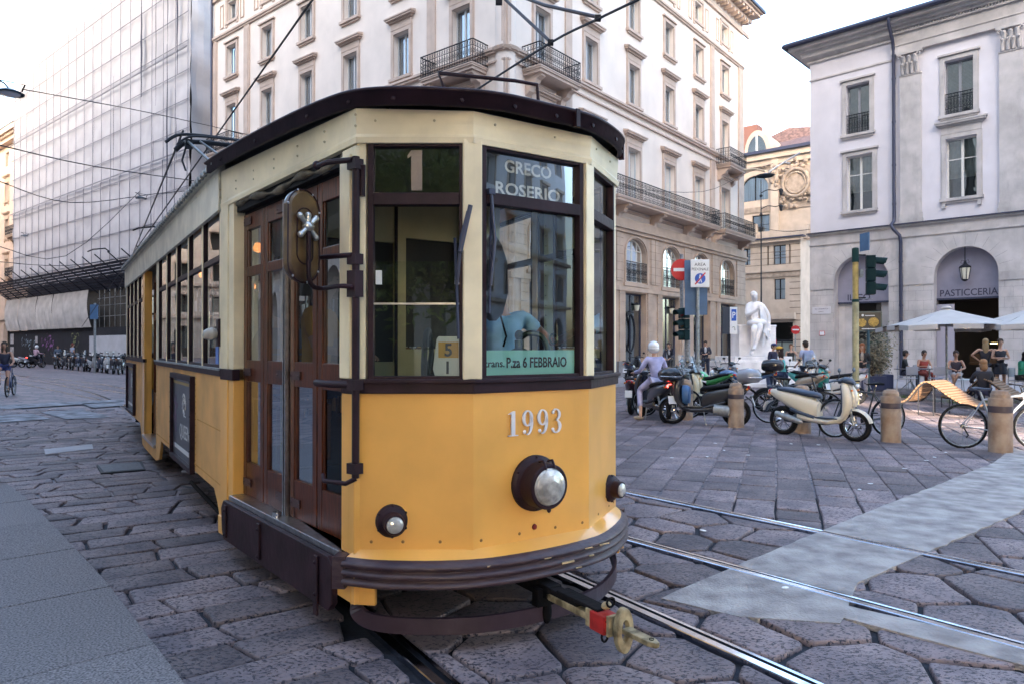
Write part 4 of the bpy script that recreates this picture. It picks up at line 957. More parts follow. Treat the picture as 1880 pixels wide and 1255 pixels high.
mb = MB(); mb.box(dr[0],dr[1],0.3,0.36,0.1,dr[3]-1.6); mb.box(dr[0],dr[1],0.25,0.4,dr[3]-1.6,dr[3]-1.4,1); mb.box((dr[0]+dr[1])/2-0.04,(dr[0]+dr[1])/2+0.04,0.25,0.32,0.1,dr[3]-1.6,1); FD.put(mb.build('shop_entrance',[mat('frosted_shopfront',(0.20,0.24,0.22),0.4),M_iron]),0,0,0,orn)
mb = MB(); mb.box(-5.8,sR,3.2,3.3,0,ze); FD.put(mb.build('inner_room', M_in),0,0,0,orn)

# ---------------------------------------------------------------- unseen blocks around the camera, for reflections; the rear ones shaped to shade
def rear_block(name, label, O, D, L, H, m):
    F = Frame(O,D); b = thing(name, label, 'building', tuple(F.p(0,0,0))); hs = []; n = int(L/4.2)
    for i in range(n):
        c = (i+0.5)*L/n; hs += [(c-0.8,c+0.8,z,z+2.4) for z in (6.5,11,15.5,20,24.5) if z < H-3]+[(c-1.2,c+1.2,0.2,4.6,1.2)]
    mb = MB(); mb.wall(0,L,0,H,hs,0.5); F.put(mb.build('wall', m),0,0,0,b)
    mb = MB()
    for z in (5.6,10.2,H-1.0): mb.box(0,L,-0.5,0,z,z+0.35)
    for i in range(n):
        c = (i+0.5)*L/n
        for z in (6.5,11,15.5,20,24.5):
            if z < H-3: mb.box(c-1.1,c+1.1,-0.3,0,z+2.5,z+2.8); mb.box(c-1.0,c-0.8,-0.1,0,z,z+2.5); mb.box(c+0.8,c+1.0,-0.1,0,z,z+2.5)
    F.put(mb.build('cornice', M_sand),0,0,0,b)
    mb = MB(); mb.box(0,L,1.0,3,0,H); F.put(mb.build('inner_block', M_in),0,0,0,b)
    return b
rear_block('rear_shade_block', 'tall beige building behind the viewer, mirrored in the tram windows', (1.2,-20), (-1,0), 100, 54.5, M_warm)  # added mass, its height and end chosen for where the shadow falls
rear_block('rear_shade_block', 'lower pale building behind the viewer on the right-hand side', (70,-20), (-1,0), 66.6, 33.3, M_gwall)  # added lower mass, sized to keep the arcade building in shade
rear_block('street_end_palace', 'pale building closing the far end of the street, mirrored in the tram side', (-92,57), (0.63,0.77), 41, 27, M_warm)
rear_block('shade_tower', 'tall narrow building behind the viewer next to the lower pale one', (12.9,-21.5), (-1,0), 9.5, 54, M_gwall)  # added to keep the sun off the ornate building
mb = MB(); mb.box(-4,4,0,3,12.4,54); o_ = mb.build('beam_blocker', M_gwall); o_.parent = [q for q in bpy.data.objects if q.name.startswith('shade_tower')][0]; o_.location = (-10.6,-0.6,0)  # added block over the gap, cuts off the upper part of the sunbeam
rear_block('side_palace', 'beige street front left of the viewer, mirrored in the tram side windows', (-13,7), (-1.22,1), 95, 24, M_pink)
# ============================================================ THE TRAM
tram = thing('tram', 'vintage yellow and cream tram with maroon trim and 1993 on its front', 'tram', (0.126,3.966,0), TH)
T_PL = [(-1.17,2.62),(-0.923,0.346),(-0.40,0.0),(0.40,0.0),(0.923,0.346),(1.17,2.62)]   # front half plan, left (door side) to right
BACK = 14.0
def seg_T(a, b):      # local frame with x from a to b and y pointing into the body
    d = Vector((b[0]-a[0],b[1]-a[1],0)).normalized(); n = Vector((-d.y,d.x,0))
    return Matrix(((d.x,n.x,0,a[0]),(d.y,n.y,0,a[1]),(0,0,1,0),(0,0,0,1))), math.hypot(b[0]-a[0],b[1]-a[1])
def mir(pl): return [(-x,y) for x,y in pl][::-1]
PL = T_PL + [(1.17,11.45),(0.923,13.6),(0.4,13.9),(-0.4,13.9),(-0.923,13.6),(-1.17,11.45)]
def face(i): return PL[i], PL[(i+1)%len(PL)]
ZB, ZW, ZT = 0.477, 1.445, 2.73      # panel bottom, window sill, window head
# faces: 0 door taper, 1 front left, 2 front centre, 3 front right, 4 right taper, 5 right side, 6 rear taper, 7-9 rear, 10 rear taper left, 11 left side
body_y = MB(); side_y = MB(); cream = MB(); trim = MB(); fr = MB(); gl = []
# --- lower yellow panels
for i in (1,2,3):
    body_y.T, L = seg_T(*face(i)); body_y.box(0,L,0,0.03,ZB,1.372)
for i in (4,6,7,8,9,10):
    body_y.T, L = seg_T(*face(i)); body_y.box(0,L,0,0.03,0.45,1.372)
# flared ledge above the bumper
def arc_plan(w, y_end, y_mid, n=28, corner=0.0):
    R = (w*w+(y_end-y_mid)**2)/(2*(y_end-y_mid)); a = math.asin(min(1,w/R)); return [(R*math.sin(-a+2*a*k/n), y_mid+R-R*math.cos(-a+2*a*k/n)) for k in range(n+1)]
out_ = catmull([(-0.985,0.36,0),(-0.80,0.15,0),(-0.45,-0.06,0),(0,-0.125,0),(0.45,-0.06,0),(0.80,0.15,0),(0.985,0.36,0)],6)
inn_ = []
for p in out_:
    x = p.x; y = 0 if abs(x) < 0.4 else (abs(x)-0.4)/0.523*0.346; inn_.append(Vector((max(-0.923,min(0.923,x)),min(y,0.346),0)))
body_y.T = None
n = len(out_)
ledge = MB(); ledge.add([(p.x,p.y,0.535) for p in inn_]+[(p.x,p.y,0.492) for p in out_], [[i,i+1,n+i+1,n+i] for i in range(n-1)], 0, True)
o = body_y.build('front_body', M_yel, tram); ledge.build('front_ledge', M_yel, tram)
# --- ribbed bumper
def sweep(mb, path, prof, mi=0, smooth=True, closed=False):
    """profile (outward, z) swept along a plan path"""
    k = len(path); m = len(prof); V = []
    for i in range(k):
        a = path[max(i-1,0)]; b = path[min(i+1,k-1)]; d = Vector((b[0]-a[0],b[1]-a[1])).normalized(); nx,ny = d.y,-d.x
        for q in prof: V.append((path[i][0]+nx*q[0], path[i][1]+ny*q[0], q[1] if len(path[i]) < 4 else q[1]+path[i][3]))
    mb.add(V, [[i*m+j,i*m+(j+1)%m,(i+1)*m+(j+1)%m,(i+1)*m+j] for i in range(k-1) for j in range(m if closed else m-1)], mi, smooth)
    mb.add(V[:m],[list(range(m))],mi); mb.add(V[-m:],[list(range(m))[::-1]],mi)
prof = [(-0.10,0.50),(0.0,0.50)]
for k in range(3): z = 0.488-k*0.048; prof += [(0.012,z),(0.03,z-0.008),(0.035,z-0.020),(0.028,z-0.032),(0.008,z-0.040)]
prof += [(-0.02,0.345),(-0.10,0.345)]
b = MB(); sweep(b, [(p.x,p.y) for p in out_], prof, closed=True)
b.cbox((-0.985,0.40,0.42),(0.07,0.10,0.17),rz=-0.7); b.cbox((0.985,0.40,0.42),(0.07,0.10,0.17),rz=0.7)
b.build('bumper', mat('bumper_maroon',(0.040,0.019,0.028),0.45,col2=(0.07,0.042,0.045),vscale=9,stretch=(1,1,4),bump=0.25,bscale=22,dirt=0.35), tram)
b = MB(); rnd = random.Random(4)      # scuffs to bare yellow paint
for k,(x,z) in enumerate(((-0.02,0.47),(0.28,0.475),(0.30,0.43),(0.12,0.425),(0.42,0.47),(-0.35,0.475),(0.2,0.38))):
    y = [p.y for p in out_ if abs(p.x-x) < 0.09][0]; b.cbox((x,y-0.036,z-0.005),(rnd.uniform(0.03,0.09),0.006,rnd.uniform(0.004,0.012)),rz=0.15*x)
b.build('paint_scuff', mat('worn_paint',(0.60,0.42,0.22),0.6,var=0.3,vscale=30), tram)
b = MB()
for sx in (-1,1): b.cbox((sx*0.955,0.47,0.34),(0.03,0.34,0.17),rz=sx*-0.1)
for sx in (-1,1): b.cbox((sx*0.90,0.30,0.31),(0.14,0.03,0.12),rz=sx*0.75)
build_split(b,'lower_valance', M_yel, tram, bevel=0.004)
# --- belt rail
b = MB()
for i in (1,2,3,4,6,7,8,9,10):
    b.T, L = seg_T(*face(i)); b.box(-0.006,L+0.006,-0.018,0.04,1.370,1.448); b.box(-0.01,L+0.01,-0.034,0.04,1.425,1.446)
for i in (5,11):
    b.T, L = seg_T(*face(i)); b.box(0 if i == 5 else 3.42+1.4,L,-0.014,0.03,1.385,1.44)
    if i == 11: pass
b.T, L = seg_T(*face(0)); b.box(-0.006,0.29,-0.018,0.04,1.365,1.448); b.box(2.13,L,-0.018,0.04,1.365,1.448)
b.build('belt_rail', M_pur, tram, bevel=0.004)
# --- cream posts, header above the front windows
c = MB()
def post(x, y, w, d, z0, z1, rz=0): c.cbox((x,y,(z0+z1)/2),(w,d,z1-z0),rz=rz)
post(-0.40,0.015,0.105,0.05,ZW,ZT,-0.29); post(0.40,0.015,0.085,0.05,ZW,ZT,0.29)
c.T, L1 = seg_T(*face(1)); c.box(-0.0,0.05,-0.002,0.05,ZW,ZT)
c.T, L0 = seg_T(*face(0)); c.box(L0-0.155,L0+0.012,-0.012,0.06,1.445,2.70); c.box(L0-0.15,L0-0.03,-0.03,-0.012,1.448,2.66)
c.T, L3 = seg_T(*face(3)); c.box(L3-0.05,L3,-0.002,0.05,ZW,ZT)
c.T, L4 = seg_T(*face(4)); c.box(0,0.10,-0.004,0.05,ZW,ZT); c.box(1.02,1.10,-0.004,0.05,ZW,ZT); c.box(L4-0.16,L4,-0.004,0.05,ZW,ZT)
c.T = None
build_split(c,'front_post', M_cream, tram, bevel=0.006)
# yellow post below the belt beside the front edge of the door, with the wide rear post of the doorway
c = MB(); c.T, L0 = seg_T(*face(0)); c.box(L0-0.155,L0-0.06,-0.014,0.06,0.50,1.366); c.box(L0-0.056,L0+0.012,-0.02,0.06,0.50,1.366)
c.box(-0.01,0.16,-0.014,0.06,0.30,1.366); c.box(0.165,0.275,-0.006,0.10,0.30,1.366); c.prism([(0.0,0.16),(0.275,0.16),(0.275,0.30),(-0.01,0.30)],-0.03,0.06,'y')
build_split(c,'door_post_lower', M_yel, tram, bevel=0.006)
c = MB(); c.T, L0 = seg_T(*face(0)); c.box(-0.01,0.16,-0.014,0.06,1.448,2.78); c.box(0.165,0.275,-0.006,0.10,1.448,2.74)
build_split(c,'door_post_upper', M_cream, tram, bevel=0.006)
# letterboard following the plan, taller to the back
path = [(-1.175,2.62),(-0.928,0.34),(-0.405,-0.005),(0.405,-0.005),(0.928,0.34),(1.175,2.62)]
def roofz(y): return 2.93+0.12*min(1,max(0,y)/2.6)
c = MB()
fine = []
for a,b in zip(path,path[1:]):
    for t in range(6): fine.append((a[0]+(b[0]-a[0])*t/6, a[1]+(b[1]-a[1])*t/6))
fine.append(path[-1])
rows = []
for (x,y) in fine:
    zt = roofz(y)-0.05; cx_,cy_ = x/(math.hypot(x,y-1.6)+1e-6),(y-1.6)/(math.hypot(x,y-1.6)+1e-6)
    zb = ZT-0.02 if y < 0.5 else ZT-0.02+0.0*y
    rows.append([(x-cx_*0.05,y-cy_*0.05,zb),(x+cx_*0.012,y+cy_*0.012,zb),(x+cx_*0.018,y+cy_*0.018,zb+0.03),(x+cx_*0.004,y+cy_*0.004,zb+0.05),(x+cx_*0.006,y+cy_*0.006,zb+0.10),(x+cx_*0.010,y+cy_*0.010,zt-0.05),(x+cx_*0.012,y+cy_*0.012,zt+0.0)])
m = len(rows[0]); V = [p for r in rows for p in r]
c.add(V,[[i*m+j,i*m+j+1,(i+1)*m+j+1,(i+1)*m+j] for i in range(len(rows)-1) for j in range(m-1)],0,False)
o = c.build('letterboard', M_cream, tram)
rv = MB()
for (x,y) in fine[7:24:3]:
    d = math.hypot(x,y-1.6); rv.lathe([(0.008,0.0),(0.006,0.006),(0,0.008)],(x+(x/d)*0.010,y+(y-1.6)/d*0.010,2.83),((x/d),(y-1.6)/d,0),n=8)
for (x,y) in fine[0:7]:
    d = math.hypot(x,y-1.6)
    for z in (2.80,2.86): rv.lathe([(0.008,0.0),(0.006,0.006),(0,0.008)],(x+(x/d)*0.016,y+(y-1.6)/d*0.016,z),((x/d),(y-1.6)/d,0),n=8)
rv.build('rivet', mat('cream_rivet',(0.45,0.38,0.24),0.5), o)
# roof fascia (maroon gutter band) and roof
fp = catmull([(-1.27,2.75,0),(-1.19,1.75,0),(-1.035,0.62,0),(-0.86,0.20,0),(-0.42,-0.075,0),(0,-0.115,0),(0.42,-0.075,0),(0.85,0.20,0),(1.01,0.62,0),(1.16,1.75,0),(1.27,2.75,0)],6)
def fascia(path, name, m_, h=0.10):
    mb = MB(); k = len(path); V = []; prof = [(-0.03,-0.045),(0.0,-0.045),(0.0,0.018),(0.018,0.022),(0.022,0.034),(0.012,0.044),(-0.10,0.055)]; mm = len(prof)
    for i in range(k):
        a = path[max(i-1,0)]; b = path[min(i+1,k-1)]; d = Vector((b[0]-a[0],b[1]-a[1])).normalized(); nx,ny = d.y,-d.x; z = roofz(path[i][1])
        for q in prof: V.append((path[i][0]+nx*q[0], path[i][1]+ny*q[0], z+q[1]))
    mb.add(V, [[i*mm+j,i*mm+j+1,(i+1)*mm+j+1,(i+1)*mm+j] for i in range(k-1) for j in range(mm-1)], 0, True)
    return mb
mb = fascia([(p.x,p.y) for p in fp],'roof_fascia',M_pur)
for i in range(3,len(fp)-3,4):      # bolts
    p = fp[i]; d = math.hypot(p.x,p.y-1.6); mb.lathe([(0.013,0),(0.011,0.008),(0,0.010)],(p.x,p.y,roofz(p.y)-0.018),(p.x/d,(p.y-1.6)/d,0),n=8)
for i in (33,44): p = fp[i]; mb.cbox((p.x*1.01,p.y-0.006,roofz(p.y)-0.006),(0.03,0.035,0.10),rz=math.atan2(-(p.y-1.6),-p.x)+PI/2)
mb.build('roof_fascia', M_pur, tram)
side = [(-1.22,2.72),(-1.22,11.4)]
mb = MB()
for sx in (-1,1):
    mb.box(min(sx*1.17,sx*1.20),max(sx*1.17,sx*1.20),2.64,11.45,2.70,3.03); mb.box(min(sx*1.15,sx*1.235),max(sx*1.15,sx*1.235),2.64,11.45,3.025,3.06)
    for k in range(40): mb.lathe([(0.008,0),(0,0.008)],(sx*1.20,2.8+k*0.215,2.98),(sx,0,0),n=6)
mb.build('side_letterboard', mat('chalky_cream',(0.66,0.62,0.50),0.5,var=0.2,vscale=4,dirt=0.4), tram, bevel=0.004)
mb = MB()
for sx in (-1,1): mb.tube([(sx*1.245,2.6,3.05),(sx*1.245,11.5,3.05)],0.018,6); 
for k in range(60): mb.cbox((-1.25,2.8+k*0.145,3.045),(0.03,0.05,0.05))
mb.build('rain_gutter', M_grey, tram)
rp = [(p.x*0.97,p.y*0.98+0.02) for p in fp]; full = rp+[(1.22,11.3),(1.05,13.3),(0.5,13.95),(-0.5,13.95),(-1.05,13.3),(-1.22,11.3)]
mb = MB(); k = len(full); V = []; cx0,cy0 = 0,7.0
def rz_(y): return roofz(min(y,13.9-y)) if True else 3
for sc_,dz in ((1.0,0.035),(0.9,0.06),(0.7,0.09),(0.4,0.11),(0.0,0.12)):
    for x,y in full: V.append((x*sc_, min(max(y,y*1.0),99) if sc_ == 1 else (y-7)*(1-(1-sc_)*0.3)+7 if sc_ > 0 else (y-7)*0.68+7, rz_(y)+dz))
mb.add(V,[[a*k+i,a*k+(i+1)%k,(a+1)*k+(i+1)%k,(a+1)*k+i] for a in range(4) for i in range(k)],0,True)
mb.build('roof', mat('grey_roof_canvas',(0.20,0.20,0.21),0.7,var=0.2,vscale=3), tram)
mb = MB(); mb.tube([(-0.52,0.10,3.0),(-0.56,0.10,3.09),(-0.12,0.02,3.115),(0.02,0.0,3.115),(0.03,0.0,3.02)],0.011,6)
mb.tube([(-0.66,0.55,3.0),(-0.68,0.5,3.10),(-0.44,0.28,3.085),(-0.42,0.25,3.01)],0.011,6)
mb.build('roof_handrail', M_pur, tram)
# current collector bow
mb = MB(); y = 7.5; dz = 0.68
bow = catmull([(-1.0,y,4.46),(-0.80,y,4.60),(-0.3,y,4.64),(0.3,y,4.64),(0.80,y,4.60),(1.0,y,4.46)],5)
mb.tube(bow,0.022,6); mb.tube([(p.x*0.86,p.y+0.12,p.z-0.06) for p in bow],0.035,6); mb.tube([(p.x*0.86,p.y-0.08,p.z-0.03) for p in bow],0.016,6)
mb.tube([(-0.72,y,4.52),(-0.3,y-1.9,3.45)],0.022,6,1); mb.tube([(-0.55,y,4.54),(0.1,y-1.9,3.45)],0.018,6,1); mb.tube([(0.7,y,4.52),(0.35,y-1.9,3.45)],0.022,6,1)
mb.tube([(-0.5,y-1.9,3.45),(0.5,y-1.9,3.45)],0.035,6,1); mb.tube([(-0.35,y-1.9,3.45),(-0.3,y-0.8,3.15)],0.03,6,1); mb.tube([(0.35,y-1.9,3.45),(0.3,y-0.8,3.15)],0.03,6,1)
mb.cbox((-0.70,y,4.48),(0.10,0.1,0.12)); mb.tube([(-0.72,y,4.5),(-0.78,y+0.05,4.25),(-0.74,y,4.1)],0.014,5)
mb.build('current_collector',[M_iron,M_grey],tram)
# --- window frames and panes, front
def front_win(i, x0, x1, nm, mid):
    T, L = seg_T(*face(i)); f = MB(); f.T = T
    f.box(x0,x0+0.03,-0.008,0.045,ZW,ZT); f.box(x1-0.03,x1,-0.008,0.045,ZW,ZT); f.box(x0+0.03,x1-0.03,-0.004,0.04,ZT-0.035,ZT); f.box(x0+0.03,x1-0.03,-0.004,0.04,ZW,ZW+0.018)
    f.box(x0+0.03,x1-0.03,-0.014,0.05,mid-0.035,mid+0.03)
    o = f.build('front_window', M_pur, tram, bevel=0.003)
    g = MB(); g.T = T; g.quad((x0+0.02,0.028,mid),(x1-0.02,0.028,mid),(x1-0.02,0.028,ZT-0.01),(x0+0.02,0.028,ZT-0.01))
    if i == 1: g.quad((x0+0.02,0.032,ZW),(x1-0.02,0.032,ZW),(x1-0.02,0.032,2.08),(x0+0.02,0.032,2.08)); g.quad((x0+0.02,0.016,ZW),(x1-0.02,0.016,ZW),(x1-0.02,0.016,1.86),(x0+0.02,0.016,1.86))
    else: g.quad((x0+0.02,0.028,ZW),(x1-0.02,0.028,ZW),(x1-0.02,0.028,mid),(x0+0.02,0.028,mid))
    g.build('pane', M_glass, o); return o
w1 = front_win(1, 0.06, L1-0.045, 'a', 2.415); w2 = front_win(2, 0.05, 0.755, 'b', 2.43); w3 = front_win(3, 0.045, L3-0.06, 'c', 2.43)
f = MB(); f.T = seg_T(*face(1))[0]; f.box(0.10,0.13,0.01,0.03,1.955,2.03,0); f.box(L1-0.10,L1-0.075,0.01,0.03,1.955,2.03,0); f.box(0.08,L1-0.07,0.010,0.022,1.845,1.855,1); f.build('glass_clip',[M_white,M_steel],w1)
def taper_win(i, spans):
    T, L = seg_T(*face(i))
    for x0,x1 in spans:
        f = MB(); f.T = T
        for a,b_ in ((x0,x0+0.035),(x1-0.035,x1)): f.box(a,b_,-0.004,0.04,ZW,ZT)
        f.box(x0+0.035,x1-0.035,-0.004,0.04,ZW,ZW+0.03); f.box(x0+0.035,x1-0.035,-0.004,0.04,2.30,2.345); f.box(x0+0.035,x1-0.035,-0.004,0.04,ZT-0.03,ZT)
        o = f.build('side_window', M_pur, tram); g = MB(); g.T = T; g.quad((x0+0.02,0.02,ZW+0.01),(x1-0.02,0.02,ZW+0.01),(x1-0.02,0.02,ZT-0.01),(x0+0.02,0.02,ZT-0.01)); g.build('pane', M_glass, o)
taper_win(4, [(0.10,1.02),(1.10,L4-0.16)])
for i in (6,10): 
    T,L = seg_T(*face(i)); taper_win(i,[(0.12,1.0),(1.08,L-0.12)]); c = MB(); c.T = T; c.box(0,0.12,0,0.05,ZW,ZT); c.box(1.0,1.08,0,0.05,ZW,ZT); c.box(L-0.12,L,0,0.05,ZW,ZT); c.build('post', M_cream, tram)
for i in (7,8,9): T,L = seg_T(*face(i)); taper_win(i,[(0.04,L-0.04)])
# --- straight side on the left (door side): runs from the back (x=0) to the front (x=L)
T11, LS = seg_T(*face(11))       # LS = 8.83, local x from the rear corner
xs = lambda s: LS-s              # s measured from the front corner
W1 = [(0.12+k*0.795,0.12+k*0.795+0.745) for k in range(5)]
W2 = [(5.98+k*0.68,5.98+k*0.68+0.63) for k in range(4)]
DOOR = (4.30,5.72)
s_ = MB(); s_.T = T11
s_.box(xs(DOOR[0]),LS,0,0.03,0.45,1.386); s_.box(0,xs(DOOR[1]),0,0.03,0.45,1.386)
s_.prism([(xs(3.75),0.452),(xs(3.95),0.20),(xs(DOOR[0]),0.14),(xs(DOOR[0]),0.452)],0.0,0.03,'y'); s_.prism([(xs(DOOR[1]),0.452),(xs(DOOR[1]),0.14),(xs(5.95),0.16),(xs(6.3),0.452)],0.0,0.03,'y')
s_.box(xs(DOOR[1]),xs(DOOR[0]),0,0.03,0.14,0.30)
s_.prism([(LS-0.35,0.452),(LS-0.2,0.36),(LS,0.16),(LS,0.452)],0.001,0.03,'y')
s_.build('side_panel', M_yels, tram)
s_ = MB(); s_.T = T11
for x in (0.03,0.6,1.28,2.7,3.25,4.2): 
    for z in [0.5+0.055*k for k in range(16)] if x in (0.03,4.2) else (): s_.lathe([(0.008,0),(0,0.006)],(xs(x),0,z),(0,-1,0),n=6)
for z in (0.52,0.95):
    for k in range(26 if z < 0.6 else 22): s_.lathe([(0.009,0),(0,0.007)],(xs(0.08+k*0.05),0,z),(0,-1,0),n=6)
for k in range(16): s_.lathe([(0.009,0),(0,0.007)],(xs(1.24),0,0.5+k*0.055),(0,-1,0),n=6)
for k in range(40): s_.lathe([(0.008,0),(0,0.006)],(xs(2.8+k*0.035),0,0.5),(0,-1,0),n=6)
s_.build('rivet', mat('rivet_rust_yellow',(0.45,0.22,0.05),0.6), tram)
s_ = MB(); s_.T = T11
s_.box(xs(0.12),LS,-0.002,0.05,ZW,ZT); s_.box(xs(DOOR[0]),xs(W1[-1][1]),-0.002,0.05,ZW,ZT); s_.box(xs(W2[0][0]),xs(DOOR[1]),-0.002,0.10,0.32,ZT,1); s_.box(0,xs(W2[-1][1]),-0.002,0.05,ZW,ZT)
for a,b_ in list(zip(W1,W1[1:]))+list(zip(W2,W2[1:])): s_.box(xs(b_[0]),xs(a[1]),-0.006,0.05,ZW,ZT)
build_split(s_,'side_post', [M_cream, M_yel], tram, bevel=0.004)
s_ = MB(); s_.T = T11; s_.box(xs(DOOR[0]),LS,-0.02,0.03,1.39,1.44); s_.box(0,xs(DOOR[1]),-0.02,0.03,1.39,1.44); s_.box(xs(DOOR[0]),LS,-0.03,0.0,1.432,1.45,1); s_.build('side_belt_rail',[M_pur,M_grey],tram)
def side_wins(T, spans, flip):
    for x0,x1 in spans:
        a,b_ = (xs(x1),xs(x0)) if flip else (x0,x1); f = MB(); f.T = T
        f.box(a,b_,0.0,0.035,2.315,2.36); f.box(a,b_,0.0,0.035,ZW,ZW+0.03); f.box(a,a+0.02,0.0,0.035,ZW,ZT); f.box(b_-0.02,b_,0.0,0.035,ZW,ZT)
        o = f.build('side_window', M_pur, tram); g = MB(); g.T = T; g.quad((a,0.018,ZW),(b_,0.018,ZW),(b_,0.018,ZT),(a,0.018,ZT)); g.build('pane', M_glass, o)
side_wins(T11, W1, True); side_wins(T11, W2, True)
T5, _ = seg_T(*face(5)); W5 = [(0.12+k*0.86,0.12+k*0.86+0.80) for k in range(10)]
side_wins(T5, W5, False)
s_ = MB(); s_.T = T5; s_.box(0,LS,0,0.03,0.45,1.386); s_.build('side_panel', M_yels, tram)
s_ = MB(); s_.T = T5; s_.box(0,0.12,0,0.05,ZW,ZT); s_.box(8.66,LS,0,0.05,ZW,ZT)
for a,b_ in zip(W5,W5[1:]): s_.box(a[1],b_[0],0,0.05,ZW,ZT)
build_split(s_,'side_post', M_cream, tram)
# middle doorway: folded wooden leaves, step
s_ = MB(); s_.T = T11
for k in range(3): a = xs(DOOR[0])-0.05-k*0.47; s_.box(a-0.42,a,0.12,0.16,0.34,0.95); s_.box(a-0.42,a-0.34,0.12,0.16,0.95,2.66); s_.box(a-0.08,a,0.12,0.16,0.95,2.66); s_.box(a-0.34,a-0.08,0.12,0.16,2.0,2.1); s_.box(a-0.34,a-0.08,0.12,0.16,2.56,2.66)
s_.box(xs(DOOR[1]),xs(DOOR[0]),-0.03,0.12,0.30,0.34,1); s_.build('centre_door',[M_wood,M_steel],tram)
# --- the front entrance: four folding leaves with three panes each
T0, L0 = seg_T(*face(0))
DX = [(0.285,0.70),(0.715,1.13),(1.20,1.615),(1.63,2.12)]
for k,(a,b_) in enumerate(DX):
    f = MB(); f.T = T0; y0_,y1_ = 0.07,0.105; zt = 2.62; zs = [(0.75,1.36),(1.52,2.15),(2.22,2.50)]
    f.box(a,a+0.062,y0_,y1_,0.50,zt); f.box(b_-0.062,b_,y0_,y1_,0.50,zt)
    prev = 0.50
    for z0,z1 in zs: f.box(a+0.062,b_-0.062,y0_+0.002,y1_,prev,z0); prev = z1
    f.box(a+0.062,b_-0.062,y0_+0.002,y1_,prev,zt)
    for z0,z1 in zs:          # beads round the panes
        for q in ((a+0.062,a+0.075,z0,z1),(b_-0.075,b_-0.062,z0,z1)): f.box(q[0],q[1],y0_+0.01,y1_-0.01,q[2],q[3])
    o = f.build('door_leaf', M_wood, tram, bevel=0.004)
    g = MB(); g.T = T0
    for z0,z1 in zs: g.quad((a+0.05,y0_+0.02,z0),(b_-0.05,y0_+0.02,z0),(b_-0.05,y0_+0.02,z1),(a+0.05,y0_+0.02,z1))
    g.build('pane', M_glassdoor, o)
    h = MB(); h.T = T0
    for z in (1.43,2.56,0.60): 
        q = a+0.02 if k%2 == 0 else b_-0.16
        h.box(q,q+0.15,y0_-0.008,y0_,z-0.025,z+0.03); 
        for xx in (q+0.02,q+0.13): h.lathe([(0.010,0),(0,0.008)],(xx,y0_-0.008,z),(0,-1,0),n=8)
    h.build('hinge_plate', mat('painted_maroon_iron',(0.05,0.022,0.024),0.5,var=0.3,vscale=20), o)
f = MB(); f.T = T0
for x in (1.138,1.172): f.box(x,x+0.012,0.04,0.085,0.50,2.60)
f.build('door_edge_strip', M_steel, tram)
f = MB(); f.T = T0; f.box(1.15,1.172,0.07,0.11,0.50,2.62); f.box(0.28,2.13,0.08,0.13,2.60,2.72); f.build('door_rubber', M_black, tram)
f = MB(); f.T = T0
pts = catmull([(0.28,0.03,2.70),(0.7,0.0,2.69),(1.1,0.02,2.66),(1.5,0.01,2.685),(1.8,0.03,2.665),(2.12,0.02,2.68)],5); f.tube(pts,[0.02+0.012*math.sin(i*1.3) for i in range(len(pts))],6); f.box(0.28,2.13,0.02,0.07,2.64,2.715,1)
f.build('torn_weatherstrip',[mat('weatherstrip_canvas',(0.16,0.13,0.09),0.9,var=0.5,vscale=12),M_black],tram)
f = MB(); f.T = T0; f.box(0.28,2.135,-0.035,0.10,0.462,0.50); f.box(0.9,1.25,-0.035,0.0,0.44,0.462); f.lathe([(0.03,0),(0.03,0.03)],(1.155,0.0,0.50),n=12); f.build('door_sill', M_steel, tram, bevel=0.004)
f = MB(); f.T = T0; f.prism([(0.26,0.17),(0.22,0.23),(0.20,0.40),(0.25,0.462),(2.08,0.462),(2.13,0.42),(2.13,0.21),(2.08,0.16)],-0.07,-0.03,'y')
for x in (0.30,1.0,1.92): f.box(x,x+0.05,-0.085,-0.07,0.10 if x > 1.5 else 0.2,0.44)
for x in (0.325,1.025,1.945):
    for z in (0.22,0.40): f.lathe([(0.014,0),(0,0.012)],(x,-0.085,z),(0,-1,0),n=8)
f.build('step_board', M_pur, tram, bevel=0.006)
# --- interior
M_inw = mat('interior_cream', (0.50,0.43,0.24), 0.5, var=0.15, vscale=3)
M_floor = mat('ribbed_floor', (0.03,0.03,0.032), 0.6)
poly = [(x*0.97,y*0.985+0.08) for x,y in PL]
mb = MB(); mb.prism([(x*0.86,y*0.96+0.25) for x,y in PL],0.60,0.72); mb.build('floor', M_floor, tram)
mb = MB(); mb.prism([(x*0.96,y*0.98+0.12) for x,y in PL],2.84,2.87); mb.build('ceiling', mat('ceiling_boards',(0.20,0.17,0.11),0.6,var=0.2,vscale=4), tram)
mb = MB(); mb.wall(-0.90,1.0,0.72,2.84,[(-0.84,-0.28,0.72,2.45),(-0.22,0.0,1.5,2.45),(0.10,0.62,0.72,2.5)],0.05,0,y=1.95)
mb.box(-0.28,-0.22,1.93,1.95,1.45,2.84,1); mb.box(0.0,0.02,1.93,1.95,0.75,2.84,1); mb.box(0.60,0.63,1.92,1.95,0.75,2.84,1)
for z in [1.0+0.09*k for k in range(20)]:
    for x in (0.70,0.76): mb.lathe([(0.006,0),(0,0.005)],(x,1.95,z),(0,-1,0),n=6,mi=2)
mb.build('bulkhead',[M_inw,M_pur,M_dark],tram)
mb = MB(); mb.box(0.10,0.62,1.98,2.0,1.62,2.5); mb.box(-0.22,0.0,1.98,2.0,1.5,2.45); mb.box(0.10,0.62,1.97,2.0,0.72,1.60,1); mb.box(-0.84,-0.28,1.99,2.0,2.0,2.45); mb.build('door_and_dark_fill',[M_in,M_inw],tram)  # black panels paint the darkness of the openings; cream part is the door
